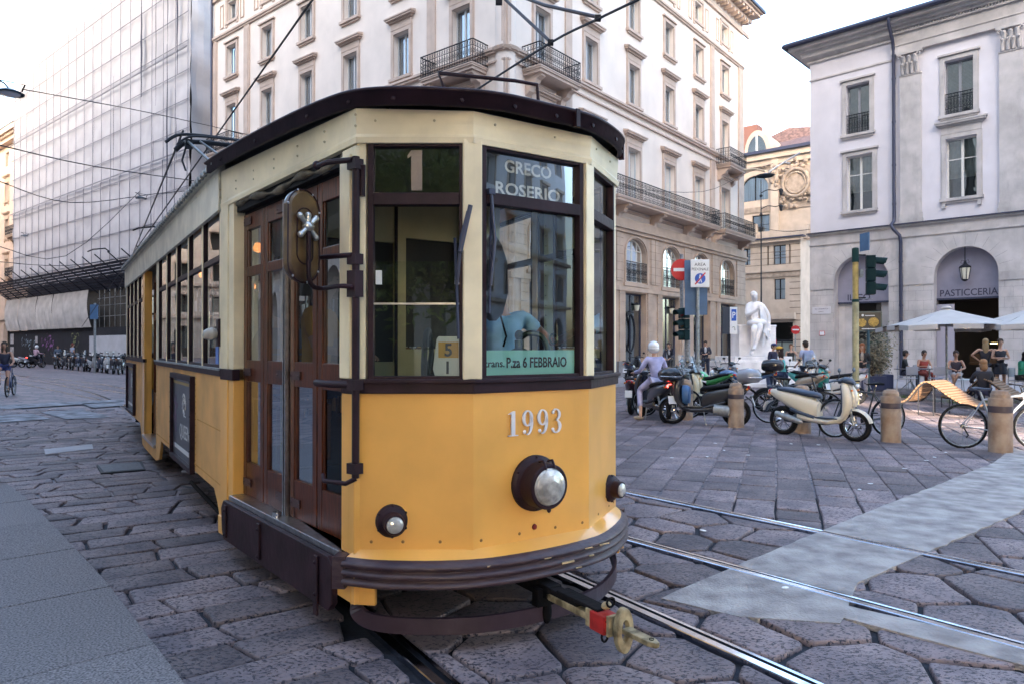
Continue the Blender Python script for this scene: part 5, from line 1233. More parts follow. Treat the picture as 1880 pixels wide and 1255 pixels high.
mb = MB(); mb.box(-0.1,0.72,0.34,0.62,0.72,1.38); mb.box(-0.15,0.60,0.20,0.40,1.34,1.42); mb.build('driver_desk', mat('desk_grey_green',(0.06,0.07,0.065),0.5), tram, bevel=0.01)
mb = MB(); mb.lathe([(0.11,0),(0.115,0.02),(0.085,0.03),(0.085,0.05),(0.10,0.06),(0.10,0.08),(0.05,0.10),(0.045,0.16),(0.07,0.17),(0.07,0.19),(0.03,0.21),(0.03,0.26),(0.0,0.27)],(0.18,0.42,1.40),n=20)
mb.tube(catmull([(0.18,0.42,1.66),(0.20,0.36,1.70),(0.27,0.32,1.69),(0.31,0.30,1.62),(0.31,0.30,1.52)],4),0.018,8); mb.ell((0.18,0.42,1.69),(0.03,0.03,0.035)); mb.tube([(0.36+0.03*math.cos(a),0.3,1.67+0.03*math.sin(a)) for a in [k*PI/6 for k in range(12)]],0.007,5,closed=True)
mb.build('controller', mat('verdigris_brass',(0.06,0.09,0.07),0.35,0.7,var=0.4,vscale=15), tram)
mb = MB(); mb.tube([(-0.36+0.27*math.cos(a)*0.5,0.62+0.27*math.cos(a)*0.8,1.45+0.27*math.sin(a)) for a in [k*PI/12 for k in range(24)]],0.018,6,closed=True)
for a in (0.6,2.7,4.8): mb.tube([(-0.36,0.62,1.45),(-0.36+0.135*math.cos(a),0.62+0.216*math.cos(a),1.45+0.27*math.sin(a))],0.014,6)
mb.tube([(-0.36,0.62,1.45),(-0.3,0.7,0.75)],0.035,8); mb.build('handbrake_wheel', M_iron, tram)
# backpack and passenger seats inside
mb = MB()
for y in [2.6+k*0.75 for k in range(11)]:
    for x in (-0.85,0.55): 
        for k in range(8): mb.box(x,x+0.42,y+0.02*k if False else y,y+0.02,1.18+k*0.055,1.22+k*0.055)
        mb.box(x,x+0.42,y-0.4,y,1.14,1.17); mb.box(x,x+0.05,y-0.38,y-0.34,0.72,1.14); mb.box(x+0.37,x+0.42,y-0.38,y-0.34,0.72,1.14)
mb.build('slatted_seat', mat('seat_varnished_slats',(0.20,0.09,0.035),0.4,var=0.3,vscale=6), tram)
mb = MB()
for y in [2.5+k*0.8 for k in range(11)]:
    for x in (-0.42,0.42): mb.tube([(x,y,0.72),(x,y,2.84)],0.015,6)
    
for k in range(7):
    mb.lathe([(0.03,0.10),(0.10,0.0),(0.09,-0.02)],(0,3.0+k*1.4,2.70),n=12,mi=1)
for k in range(24): mb.cbox((-0.62+0.0,2.4+k*0.36,2.34),(0.02,0.12,0.16),2)
mb.build('grab_pole',[M_steel,M_white,M_wood],tram)
mb = MB()
for k in range(5): mb.lathe([(0.0,-0.05),(0.045,-0.03),(0.05,0.01),(0.03,0.05)],(-0.55 if k%2 else 0.5,2.5+k*1.6,2.62),n=10)
mb.build('lit_lamp', mat('warm_bulb',(1.0,0.30,0.06),0.5,emit=0.5), tram)
# --- route signs in the front windows
M_sign = mat('pale_aqua_sign',(0.36,0.78,0.78),0.5)
T2,_ = seg_T(*face(2)); m_txt = mat('sign_black',(0.02,0.02,0.025),0.5)
s_ = MB(); s_.T = T2; s_.box(0.075,0.725,0.045,0.05,1.462,1.60); q = s_.build('destination_card', M_sign, tram)
text('lettering','trans.',0.058,m_txt,q,(-0.40+0.098,0.043,1.508),(PI/2,0,0),0.0008,'LEFT',bold=0.0008)
text('lettering','P.za 6 FEBBRAIO',0.082,m_txt,q,(-0.40+0.238,0.043,1.503),(PI/2,0,0),0.0008,'LEFT',sx=0.74,bold=0.0016)
s_ = MB(); s_.T = T2; s_.box(0.08,0.72,0.06,0.07,2.46,2.70); q = s_.build('roller_blind', mat('roller_blind_black',(0.025,0.025,0.03),0.6), tram)
m_lt = mat('blind_lettering',(0.60,0.56,0.52),0.6)
text('lettering','GRECO',0.098,m_lt,q,(0.0,0.057,2.605),(PI/2,0,0),0.0008,bold=0.002); text('lettering','ROSERIO',0.098,m_lt,q,(0.0,0.057,2.475),(PI/2,0,0),0.0008,sx=1.15,bold=0.002)
T1,_ = seg_T(*face(1)); a1 = math.atan2(-0.346,0.523)
def on1(x,y,z): v = T1 @ Vector((x,y,z)); return (v.x,v.y,v.z)
s_ = MB(); s_.T = T1; s_.box(0.285,0.345,0.05,0.056,2.47,2.69); s_.prism([(0.285,2.69),(0.265,2.66),(0.265,2.645),(0.285,2.66)],0.05,0.056,'y'); s_.build('line_number_card', mat('line_number_pale',(0.62,0.50,0.52),0.5), tram)
s_ = MB(); s_.T = T1; s_.box(0.20,0.44,0.09,0.10,2.45,2.71); s_.build('number_box', mat('number_box_black',(0.015,0.015,0.02),0.6), tram) if False else None
s_ = MB(); s_.T = T1; s_.prism([(0.415,1.463),(0.405,1.50),(0.425,1.66),(0.435,1.675),(0.56,1.675),(0.565,1.463)],0.045,0.055,'y'); q = s_.build('shift_card', M_white, tram, bevel=0.003)
s_ = MB(); s_.T = T1; s_.box(0.435,0.545,0.0405,0.0445,1.56,1.645); s_.build('orange_field', mat('orange_field',(0.62,0.33,0.06),0.5), q)
text('lettering','5',0.095,m_txt,q,on1(0.49,0.039,1.57),(PI/2,0,a1),0.0006,bold=0.002); text('lettering','1',0.095,m_txt,q,on1(0.485,0.042,1.475),(PI/2,0,a1),0.0006,bold=0.002)
# --- 1993 in serif numerals of metal
def digit(mb, ch, x, z, h):
    w = h*0.56; y = -0.004; t = 0.010
    def ring(cx,cz,rx,rz,tx,tz,a0=0,a1=2*PI,n=28):
        for k in range(n):
            p0 = a0+(a1-a0)*k/n; p1 = a0+(a1-a0)*(k+1)/n; P = []
            for a in (p0,p1): P += [(cx+rx*math.cos(a),cz+rz*math.sin(a)),(cx+(rx-tx)*math.cos(a),cz+(rz-tz)*math.sin(a))]
            mb.prism([P[0],P[2],P[3],P[1]],y-t,y,'y')
    if ch == '1':
        mb.prism([(x-w*0.16,z+h*0.03),(x+w*0.16,z+h*0.03),(x+w*0.16,z+h),(x-w*0.02,z+h),(x-w*0.42,z+h*0.88),(x-w*0.16,z+h*0.88)],y-t,y,'y'); mb.prism([(x-w*0.42,z),(x+w*0.42,z),(x+w*0.42,z+h*0.035),(x-w*0.42,z+h*0.035)],y-t,y,'y')
    if ch == '9':
        ring(x,z+h*0.68,w*0.47,h*0.33,w*0.24,h*0.055); ring(x-w*0.02,z+h*0.5,w*0.49,h*0.50,w*0.25,h*0.05,-1.75,0.5,16); mb.ell((x-w*0.27,y-t*0.5,z+h*0.13),(w*0.15,t*0.5,w*0.15))
    if ch == '3':
        ring(x-w*0.04,z+h*0.76,w*0.42,h*0.25,w*0.22,h*0.05,-1.35,2.3,16); ring(x-w*0.04,z+h*0.27,w*0.49,h*0.28,w*0.25,h*0.05,-2.3,1.45,18)
        mb.ell((x-w*0.30,y-t*0.5,z+h*0.86),(w*0.14,t*0.5,w*0.13)); mb.ell((x-w*0.33,y-t*0.5,z+h*0.14),(w*0.15,t*0.5,w*0.14))
for ch,x in zip('1993',(-0.150,-0.052,0.052,0.150)):
    mb = MB(); digit(mb,ch,x,1.125,0.138); mb.build('fleet_numeral', mat('numeral_silver',(0.72,0.70,0.74),0.35,0.15), tram)
# --- headlamp and marker lamps
M_lens = mat('lamp_lens', (0.60,0.56,0.50), 0.10, 0.3, coat=1.0, var=0.5, vscale=14, bump=0.25, bscale=18)
def lamp(o_, ax, prof_r, lens_r, name, deep, rib=False):
    mb = MB(); mb.lathe([(prof_r,0),(prof_r*1.0,0.018),(prof_r*0.9,0.03),(lens_r*1.22,0.045),(lens_r*1.18,deep*0.95),(lens_r*1.12,deep),(lens_r*0.98,deep)],o_,ax,n=36)
    ox = Vector(o_); A = Vector(ax).normalized(); s1 = A.cross(Vector((0,0,1))).normalized(); s2 = s1.cross(A)
    for k in range(6):
        a = PI/6+k*PI/3; p = ox+(s1*math.cos(a)+s2*math.sin(a))*prof_r*0.93+A*0.02; mb.lathe([(0.010,0),(0.007,0.010),(0,0.012)],p,ax,n=8)
    if rib:
        for sg in (-1,1): mb.tube([ox+s1*sg*0.03+s2*lens_r*1.25+A*(deep-0.06),ox+s1*sg*0.03+s2*(lens_r*1.35)+A*(deep-0.02),ox+s1*sg*0.03+s2*(lens_r*0.95)+A*(deep+0.006)],0.007,6)
        mb.ell(ox-s2*lens_r*1.2+A*(deep-0.01),(0.012,0.012,0.016))
    o = mb.build(name, M_pur, tram)
    mb = MB(); mb.lathe([(lens_r,deep-0.004),(lens_r*0.9,deep+lens_r*0.12),(lens_r*0.65,deep+lens_r*0.26),(lens_r*0.35,deep+lens_r*0.34),(0,deep+lens_r*0.36)],o_,ax,n=36); mb.build('lens', M_lens, o)
    if rib: 
        mb = MB(); mb.lathe([(0,deep-0.03),(0.02,deep-0.02)],o_,ax,n=12); 
    return o
hl = lamp((0.0,-0.002,0.85),(0,-1,0),0.158,0.106,'headlamp',0.15,True)
pl = Vector(T1 @ Vector((0.19,0,0.69))); lamp(tuple(pl),(-0.25,-0.96,0),0.088,0.046,'marker_lamp',0.115)
T3,_ = seg_T(*face(3)); pr = Vector(T3 @ Vector((L3-0.17,0,0.69))); lamp(tuple(pr),(0.25,-0.96,0),0.088,0.046,'marker_lamp',0.10)
mb = MB(); mb.lathe([(0.017,0),(0.015,0.006),(0,0.007)],(0.0,-0.002,0.60),(0,-1,0),n=14); mb.build('red_reflector', mat('red_reflector',(0.16,0.01,0.008),0.4), tram)
mb = MB()
for i,xx in ((1,(0.08,0.25,0.45)),(2,(0.05,0.3,0.55,0.75)),(3,(0.2,0.45,0.57))):
    mb.T = seg_T(*face(i))[0]
    for x in xx: mb.lathe([(0.009,0),(0.007,0.003),(0,0.004)],(x,0,0.575),(0,-1,0),n=8)
mb.build('screw_head', mat('brown_screw',(0.25,0.12,0.03),0.6), tram)
# --- wipers
mb = MB(); mb.tube([on1(0.60,-0.03,2.34),on1(0.565,-0.04,2.20),on1(0.545,-0.035,1.95)],0.009,6); mb.tube([on1(0.615,-0.04,2.37),on1(0.56,-0.055,2.12)],0.014,6); mb.tube([on1(0.53,-0.02,2.20),on1(0.55,-0.02,1.66)],0.008,4)
mb.build('windscreen_wiper', M_slate, tram)
mb = MB(); mb.T = T2; mb.tube([(0.10,-0.02,2.45),(0.115,-0.035,2.2),(0.09,-0.03,1.95)],0.011,6); mb.tube([(0.10,-0.02,2.38),(0.09,-0.02,1.8)],0.007,4); mb.cbox((0.10,-0.02,2.46),(0.04,0.03,0.03)); mb.build('windscreen_wiper', M_slate, tram)
# --- door gear rod and mirror at the front-left post
px_,py_ = -0.955,0.325
mb = MB(); mb.tube([(px_,py_-0.05,2.62),(px_,py_-0.05,0.93)],0.020,8)
for z in (2.58,2.08,1.95,1.42,0.98): mb.cbox((px_,py_-0.04,z),(0.055,0.07,0.055 if z != 1.95 else 0.14),rz=0.3)
mb.tube([(px_-0.02,py_-0.05,2.60),(px_-0.10,py_+0.10,2.61),(px_-0.11,py_+0.25,2.62)],0.016,6); mb.ell((px_-0.11,py_+0.26,2.625),(0.025,0.025,0.025),8,6)
mb.tube([(px_-0.02,py_-0.05,2.10),(px_-0.10,py_+0.22,2.11)],0.014,6); mb.tube([(px_,py_-0.05,1.42),(px_-0.09,py_+0.12,1.42),(px_-0.10,py_+0.30,1.42)],0.020,6)
mb.tube([(px_,py_-0.06,0.93),(px_-0.05,py_-0.04,0.905),(px_-0.12,py_+0.10,0.905),(px_-0.11,py_+0.14,0.93)],0.013,6)
mb.tube([(px_+0.03,py_-0.06,2.58),(px_+0.04,py_-0.03,2.50),(px_+0.04,py_-0.03,2.42)],0.02,6)
mb.build('door_gear_rod', M_pur, tram)
# oval mirror seen from its back, on a bent arm
MC = Vector((-1.17,0.50,2.21))
mv = Vector((0.42,-0.9,0)).normalized()          # direction towards the viewer
ms = Vector((0.9,0.42,0)).normalized()
def oval(hw, hz, n=32): return [(hw*math.cos(a)*1.0, (hz-hw)*(1 if math.sin(a) >= 0 else -1)+hw*math.sin(a)) for a in [2*PI*k/n+0.001 for k in range(n)]]
mb = MB()
def ring3(pts, off): return [tuple(MC+ms*p[0]+Vector((0,0,p[1]))+mv*off) for p in pts]
O1,O2,O3 = oval(0.104,0.245),oval(0.108,0.249),oval(0.092,0.232); n = len(O1)
V = ring3(O1,-0.03)+ring3(O2,-0.015)+ring3(O1,0.012)+ring3(O3,0.020); mb.add(V,[[k*n+i,k*n+(i+1)%n,(k+1)*n+(i+1)%n,(k+1)*n+i] for k in range(3) for i in range(n)]+[[3*n+i for i in range(n)]],0,False)
mb.tube(ring3(O2,0.012),0.0045,5,2,closed=True); mb.tube(ring3(oval(0.055,0.15),0.021),0.004,4,2,closed=True)
for k in range(0,n,5): q = ring3(O2,0.014)[k]; mb.lathe([(0.008,0),(0,0.006)],q,tuple(mv),n=6,mi=1)
o = mb.build('door_mirror',[mat('tarnished_brown_back',(0.17,0.10,0.035),0.3,0.1,col2=(0.06,0.032,0.018),vscale=7,coat=0.5),M_steel,M_pur],tram)
mb = MB(); c0 = MC+mv*0.045+Vector((0,0,0.05))
for a,l in ((0.75,0.075),(2.4,0.075),(3.9,0.07),(5.5,0.075),(1.57,0.06)): p1 = c0+ms*math.cos(a)*l+Vector((0,0,math.sin(a)*l)); mb.tube([c0,p1],[0.012,0.016],8); mb.ell(p1,(0.018,0.018,0.018),8,6)
mb.ell(c0,(0.034,0.03,0.03)); mb.build('wing_nut', mat('brushed_nut',(0.60,0.60,0.58),0.3,0.9), o)
mb = MB(); a0 = c0; path = [a0,MC+mv*0.05+Vector((0,0,-0.05)),MC+mv*0.05+Vector((0,0,-0.20)),MC+mv*0.05+ms*0.02+Vector((0,0,-0.262)),MC+mv*0.05+ms*0.09+Vector((0,0,-0.275)),Vector((px_-0.08,py_-0.04,1.935)),Vector((px_,py_-0.05,1.93))]
mb.tube(catmull([tuple(p) for p in path],4),0.013,8); mb.build('mirror_arm', M_pur, o)
# --- life-guard hoop
hp = catmull([(-0.90,0.42,0.33),(-0.925,0.36,0.24),(-0.88,0.30,0.165),(-0.72,0.14,0.15),(-0.40,-0.05,0.15),(0,-0.11,0.15),(0.40,-0.05,0.15),(0.72,0.14,0.16),(0.86,0.30,0.20),(0.90,0.40,0.27),(0.90,0.46,0.34)],5)
mb = MB(); k = len(hp); V = []
for i,p in enumerate(hp):
    a = hp[max(i-1,0)]; b_ = hp[min(i+1,k-1)]; d = (b_-a).normalized(); out = Vector((d.y,-d.x,0)); out = out.normalized() if out.length > 1e-3 else Vector((-1,0,0)); w = out.cross(d).normalized()
    if w.z < 0: w = -w
    for s,t in ((-0.012,-0.042),(0.012,-0.042),(0.012,0.042),(-0.012,0.042)): V.append(p+out*s+w*t)
mb.add(V,[[i*4+j,i*4+(j+1)%4,(i+1)*4+(j+1)%4,(i+1)*4+j] for i in range(k-1) for j in range(4)]); mb.build('life_guard_hoop', mat('scuffed_maroon',(0.045,0.024,0.034),0.5,col2=(0.028,0.013,0.02),vscale=6,bump=0.2,bscale=20), tram)
# --- coupler bar
M_cy = mat('coupler_cream', (0.44,0.35,0.20), 0.6, col2=(0.10,0.07,0.03), vscale=14, bump=0.2, bscale=30)
mb = MB(); mb.cbox((0,0.3,0.285),(0.09,1.0,0.075)); mb.cbox((0.0,-0.28,0.283),(0.075,0.30,0.06)); mb.cbox((0,-0.12,0.25),(0.16,0.06,0.10)); mb.ell((0.0,-0.12,0.16),(0.03,0.03,0.07)); mb.cbox((0.0,-0.43,0.315),(0.085,0.34,0.02)); o = mb.build('coupler_bar', M_dark, tram, bevel=0.006)
mb = MB(); mb.cbox((-0.02,-0.35,0.268),(0.05,0.34,0.035)); mb.cbox((0,-0.54,0.27),(0.10,0.05,0.09)); mb.cbox((0,-0.68,0.27),(0.095,0.02,0.10))
pts = [(0.055*math.cos(a),-0.74,0.265+0.105*math.sin(a)) for a in [2*PI*k/24 for k in range(24)]]
V = []; 
for f_,yy in ((1.15,-0.76),(1.15,-0.725),(0.55,-0.725),(0.55,-0.76)): V += [(p[0]*f_*0.82,yy,0.265+(p[2]-0.265)*(f_*0.9)) for p in pts]
mb.add(V,[[a*24+i,a*24+(i+1)%24,((a+1)%4)*24+(i+1)%24,((a+1)%4)*24+i] for a in range(4) for i in range(24)])
mb.prism([(-0.028,-0.76),(-0.028,-0.93),(-0.012,-0.97),(0.012,-0.97),(0.028,-0.93),(0.028,-0.76)],0.26,0.285)
mb.ell((0.0,-0.62,0.345),(0.03,0.022,0.02))
mb.build('coupler_head', M_cy, o, bevel=0.004)
mb = MB(); mb.cbox((-0.012,-0.61,0.268),(0.088,0.11,0.092)); mb.build('red_coupler_cover', mat('coupler_red',(0.42,0.015,0.012),0.5,var=0.3,vscale=15), o, bevel=0.005)
mb = MB(); mb.tube([(0.01+0.025*math.cos(a),-0.64,0.365+0.022*math.sin(a)) for a in [k*PI/5 for k in range(10)]],0.006,5,closed=True); mb.tube([(-0.02+0.02*math.cos(a),-0.63,0.20+0.025*math.sin(a)) for a in [k*PI/5 for k in range(10)]],0.006,5,closed=True); mb.cbox((0,-0.61,0.29),(0.092,0.15,0.008)); mb.lathe([(0.012,0),(0.012,0.004)],(0,-0.93,0.286),n=10); mb.build('coupler_pin', M_dark, o)
# --- poster frames on the side
def poster(s0, s1, z0, z1, written):
    f = MB(); f.T = T11; a,b_ = xs(s1),xs(s0)
    f.box(a,a+0.05,-0.045,0.0,z0,z1); f.box(b_-0.05,b_,-0.045,0,z0,z1); f.box(a+0.05,b_-0.05,-0.045,0,z0,z0+0.05); f.box(a+0.05,b_-0.05,-0.045,0,z1-0.05,z1)
    for x in (a+0.025,b_-0.025):
        for k in range(6): f.lathe([(0.01,0),(0,0.008)],(x,-0.045,z0+0.05+k*(z1-z0-0.1)/5),(0,-1,0),n=6)
    q = f.build('poster_frame', M_pur, tram, bevel=0.004)
    g = MB(); g.T = T11; g.box(a+0.05,b_-0.05,-0.012,0,z0+0.05,z1-0.05); ps = g.build('poster', mat('charcoal_poster',(0.055,0.06,0.075),0.35,var=0.3,vscale=4), q)
    v = lambda x,y,z: tuple(T11 @ Vector((x,y,z)))
    ang = math.atan2(T11[1][0],T11[0][0]); w = mat('poster_white',(0.62,0.62,0.62),0.5)
    g = MB(); g.T = T11; g.box(a+0.07,b_-0.07,-0.0125,-0.012,z1-0.11,z1-0.08,1); rnd = random.Random(8)
    cx1,cz1 = a+(b_-a)*0.60,z0+(z1-z0)*0.66
    for k in range(26): an = rnd.uniform(0,2*PI); r = rnd.uniform(0.02,0.11); g.tube([(cx1+r*math.cos(an),-0.014,cz1+r*1.0*math.sin(an)),(cx1+(r+0.04)*math.cos(an+0.9),-0.014,cz1+(r+0.03)*math.sin(an+0.9))],0.005,4)
    for k in range(16): g.cbox((a+0.22+rnd.gauss(0,0.06),-0.0135,z0+0.45+rnd.gauss(0,0.13)),(0.04,0.002,0.06),2)
    g.box(a+0.10,b_-0.10,-0.0135,-0.012,z0+0.12,z0+0.165,0)
    g.build('poster_artwork',[w,mat('poster_gold',(0.40,0.28,0.10),0.5),mat('poster_mauve',(0.20,0.13,0.20),0.6)],ps)
    if written: text('lettering','QUEEN',0.20,w,ps,v(a+(b_-a)*0.60,-0.0135,z0+0.27),(PI/2,0,ang),0.0008,sx=0.95)
    return q
poster(1.28,2.66,0.42,1.34,True); poster(7.0,8.35,0.50,1.34,False)
# small lamp and blue notice on the corner post
mb = MB(); mb.T = T11; mb.box(xs(0.10),xs(0.02),-0.03,0.0,1.62,1.84); q = mb.build('side_lamp', M_pur, tram, bevel=0.008)
mb = MB(); mb.lathe([(0.035,0.03),(0.05,0.06),(0.045,0.10),(0.03,0.13),(0,0.14)],tuple(T11 @ Vector((xs(0.07),0,1.73))),(-1,0,-0.15),n=14); mb.build('lamp_bowl', mat('frosted_bowl',(0.45,0.42,0.38),0.3), q)
mb = MB(); mb.T = T11; mb.box(xs(0.26),xs(0.15),-0.004,0.0,1.48,1.62); mb.build('blue_notice', mat('blue_notice',(0.08,0.18,0.5),0.5), tram)
# --- running gear
mb = MB()
for y in (2.0,3.9,10.0,11.9):
    for sx in (-1,1): mb.lathe([(0.0,0.05),(0.10,0.05),(0.12,0.02),(0.27,0.02),(0.30,0.06),(0.33,0.06),(0.33,-0.05),(0.36,-0.05),(0.36,-0.075),(0.1,-0.075)],(sx*0.76,y,0.355),(sx,0,0),n=28); mb.cbox((sx*0.90,y,0.36),(0.12,0.24,0.22))
for y in (2.95,10.95):
    for sx in (-1,1): mb.cbox((sx*0.92,y,0.42),(0.08,2.6,0.12)); mb.cbox((sx*0.92,y,0.25),(0.06,1.1,0.05)); 
    for dy in (-0.5,0.5):
        for k in range(6): mb.lathe([(0.07,k*0.035),(0.085,k*0.035+0.017),(0.07,k*0.035+0.035)],(-0.94,y+dy,0.22),n=12)
mb.box(-0.85,0.85,1.0,13.2,0.48,0.60)
mb.box(-0.9,0.9,5.2,8.8,0.22,0.48); mb.box(-0.95,0.95,0.45,1.6,0.26,0.50)
mb.tube([(-1.05,3.2,0.15),(-1.05,4.9,0.17)],0.02,6); mb.tube([(-1.0,2.6,0.2),(-1.04,3.2,0.13),(-1.05,3.3,0.13)],0.03,6)
mb.build('bogie', M_dark, tram)
mb = MB(); mb.tube([(-1.02,3.9,0.42),(-1.04,5.6,0.18)],0.012,6); mb.build('brake_rod', M_steel, tram)
# ============================================================ VEHICLES
M_chrome = mat('chrome', (0.6,0.6,0.62), 0.12, 1.0)
M_redl = mat('red_lamp', (0.45,0.01,0.01), 0.25)
M_redlit = mat('lit_tail_lamp', (1.0,0.05,0.04), 0.3, emit=2.0)
M_org = mat('amber_lamp', (0.6,0.18,0.02), 0.3)
M_clear = mat('clear_lamp', (0.55,0.57,0.6), 0.1, coat=1)
M_plate = mat('number_plate', (0.55,0.57,0.60), 0.4)
M_seatb = mat('blue_black_vinyl', (0.025,0.04,0.075), 0.45)
def wheel(parent, x, r, w=0.05, spokes=5, m=None, tyre=None, y=0.0, rr=0.62):
    mb = MB(); mb.tube([(x+(r-w)*math.cos(a),y,r+(r-w)*math.sin(a)) for a in [2*PI*k/28 for k in range(28)]],w,8,closed=True); t = mb.build('wheel', tyre or M_black, parent)
    mb = MB(); ri = r-1.75*w; mb.lathe([(ri,-w*0.6),(ri+0.012,-w*0.7),(ri+0.012,w*0.7),(ri,w*0.6),(ri-0.012,w*0.2),(ri-0.012,-w*0.2),(ri,-w*0.6)],(x,y,r),(0,1,0),n=28)
    mb.lathe([(0,-w),(0.035,-w),(0.04,0),(0.035,w),(0,w)],(x,y,r),(0,1,0),n=12)
    for k in range(spokes):
        a = 2*PI*k/spokes+0.3
        if spokes <= 6:
            for da in (-0.16,0.16): mb.tube([(x+0.03*math.cos(a),y,r+0.03*math.sin(a)),(x+ri*math.cos(a+da),y,r+ri*math.sin(a+da))],0.011,5)
        else: sg = 1 if k%2 else -1; mb.tube([(x+0.02*math.cos(a+0.9*sg),y+sg*0.02,r+0.02*math.sin(a+0.9*sg)),(x+ri*math.cos(a),y,r+ri*math.sin(a))],0.0022,3,caps=False)
    mb.build('rim', m or M_chrome, t); return t
def scooter(name, label, loc, rz, col, seat=None, box=None, group=None, lit=False, shield=False, wr=0.25, rimm=None, plate=True, dark=None):
    t = thing(name, label, 'scooter', loc, rz, group); body = mat('scooter_paint_'+'_'.join('%02d'%int(c*99) for c in col), col, 0.28, coat=0.6); dk = dark or M_blackgl; seat = seat or M_black
    wheel(t,-0.62,wr,0.055,5,rimm); wheel(t,0.66,wr,0.05,5,rimm)
    mb = MB(); mb.loft([(-0.90,0,0.80,0.04,0.03),(-0.76,0,0.765,0.12,0.085),(-0.52,0,0.685,0.165,0.145),(-0.25,0,0.60,0.170,0.185),(-0.06,0,0.53,0.150,0.205),(0.05,0,0.47,0.12,0.16)],18)
    mb.loft([(-0.30,0,0.38,0.15,0.075),(0.0,0,0.33,0.185,0.06),(0.25,0,0.315,0.18,0.05),(0.44,0,0.37,0.15,0.07),(0.52,0,0.46,0.12,0.08)],14)
    mb.vloft([(0.36,0.46,0,0.05,0.12),(0.50,0.535,0,0.075,0.16),(0.66,0.565,0,0.085,0.19),(0.80,0.56,0,0.085,0.185),(0.92,0.525,0,0.07,0.15),(1.01,0.49,0,0.05,0.09)],18)
    mb.vloft([(0.60,0.62,0,0.06,0.07),(0.72,0.65,0,0.06,0.09),(0.86,0.63,0,0.05,0.09),(0.98,0.57,0,0.04,0.06)],12)
    V = []
    for i in range(13):
        a = 0.25+1.95*i/12
        for j in range(7): q = (j/6-0.5)*2; V.append((0.66+(wr+0.030-0.035*q*q)*math.cos(a),q*0.068,wr+(wr+0.030-0.035*q*q)*math.sin(a)))
    mb.add(V,[[i*7+j,i*7+j+1,(i+1)*7+j+1,(i+1)*7+j] for i in range(12) for j in range(6)],0,True)
    mb.build('body', body, t)
    mb = MB(); mb.loft([(-0.70,0,0.84,0.10,0.03),(-0.55,0,0.845,0.15,0.045),(-0.32,0,0.815,0.155,0.05),(-0.12,0,0.78,0.15,0.055),(0.04,0,0.755,0.10,0.05),(0.09,0,0.73,0.05,0.03)],14); mb.build('seat', seat, t)
    mb = MB(); mb.box(0.04,0.42,-0.165,0.165,0.372,0.392)
    mb.vloft([(0.39,0.43,0,0.05,0.11),(0.52,0.495,0,0.065,0.15),(0.68,0.525,0,0.07,0.165),(0.82,0.52,0,0.07,0.155),(0.96,0.47,0,0.05,0.09)],14)
    mb.loft([(-0.42,0,0.50,0.172,0.05),(-0.15,0,0.42,0.178,0.05),(0.02,0,0.37,0.186,0.035)],12)
    mb.loft([(-0.80,0,0.62,0.03,0.02),(-0.9,0,0.55,0.06,0.015),(-0.96,0,0.42,0.06,0.012)],8)
    mb.loft([(-0.62,0.02,0.30,0.05,0.06),(-0.4,0.03,0.33,0.10,0.09),(-0.15,0.0,0.35,0.11,0.09),(0.0,0,0.33,0.07,0.05)],10); mb.build('inner_panel', dk, t)
    mb = MB(); mb.loft([(0.40,0,1.02,0.07,0.04),(0.50,0,1.05,0.13,0.06),(0.60,0,1.03,0.10,0.05),(0.66,0,0.99,0.05,0.03)],12)
    for s in (-1,1): mb.tube([(0.48,s*0.1,1.04),(0.42,s*0.28,1.04),(0.38,s*0.36,1.02)],0.017,6); mb.tube([(0.46,s*0.2,1.05),(0.52,s*0.27,1.18)],0.006,5); mb.ell((0.52,s*0.29,1.22),(0.015,0.06,0.04),10,6)
    mb.build('handlebar', dk, t)
    mb = MB()
    for s in (-1,1): mb.tube([(0.66,s*0.075,wr),(0.60,s*0.06,0.62)],0.018,8)
    mb.tube([(-0.62,0.10,wr),(-0.5,0.11,0.6)],0.022,8); mb.tube([(0,0.15,0.30),(-0.05,0.2,0.02)],0.012,6); mb.build('fork', M_grey, t)
    mb = MB(); mb.lathe([(0.02,-0.1),(0.045,-0.05),(0.055,0.1),(0.055,0.38),(0.04,0.43),(0.025,0.43)],(-0.28,-0.16,0.30),(-0.93,0,0.25),n=14); mb.build('exhaust', M_dark if dark is None else M_grey, t)
    mb = MB(); mb.ell((0.70,0,0.95),(0.03,0.07,0.045),12,6); mb.build('headlight', M_clear, t)
    mb = MB(); mb.ell((-0.86,0,0.80),(0.03,0.085,0.045),12,6); mb.build('tail_light', M_redlit if lit else M_redl, t)
    mb = MB(); 
    for s in (-1,1): mb.ell((-0.84,s*0.11,0.77),(0.025,0.03,0.025),8,5); mb.ell((0.66,s*0.13,0.88),(0.02,0.035,0.02),8,5)
    mb.build('indicator', M_org, t)
    if plate: mb = MB(); mb.cbox((-0.955,0,0.52),(0.008,0.17,0.17),ry=0.3); mb.build('number_plate', M_plate, t)
    mb = MB(); mb.tube([(-0.62,0.14,0.86),(-0.88,0.13,0.90),(-0.90,0,0.905),(-0.88,-0.13,0.90),(-0.62,-0.14,0.86)],0.011,6); mb.build('grab_rail', dk, t)
    if box:
        mb = MB(); mb.loft([(-1.10,0,1.03,0.13,0.07),(-1.05,0,1.04,0.20,0.13),(-0.85,0,1.04,0.22,0.155),(-0.68,0,1.03,0.20,0.13),(-0.64,0,1.02,0.14,0.08)],16); q = mb.build('top_box', box, t)
        mb = MB(); mb.loft([(-1.103,0,1.01,0.14,0.018),(-1.06,0,1.01,0.212,0.018),(-0.86,0,1.01,0.228,0.018)],14); mb.ell((-1.11,0,1.0),(0.01,0.03,0.02)); mb.build('box_trim', M_chrome, q)
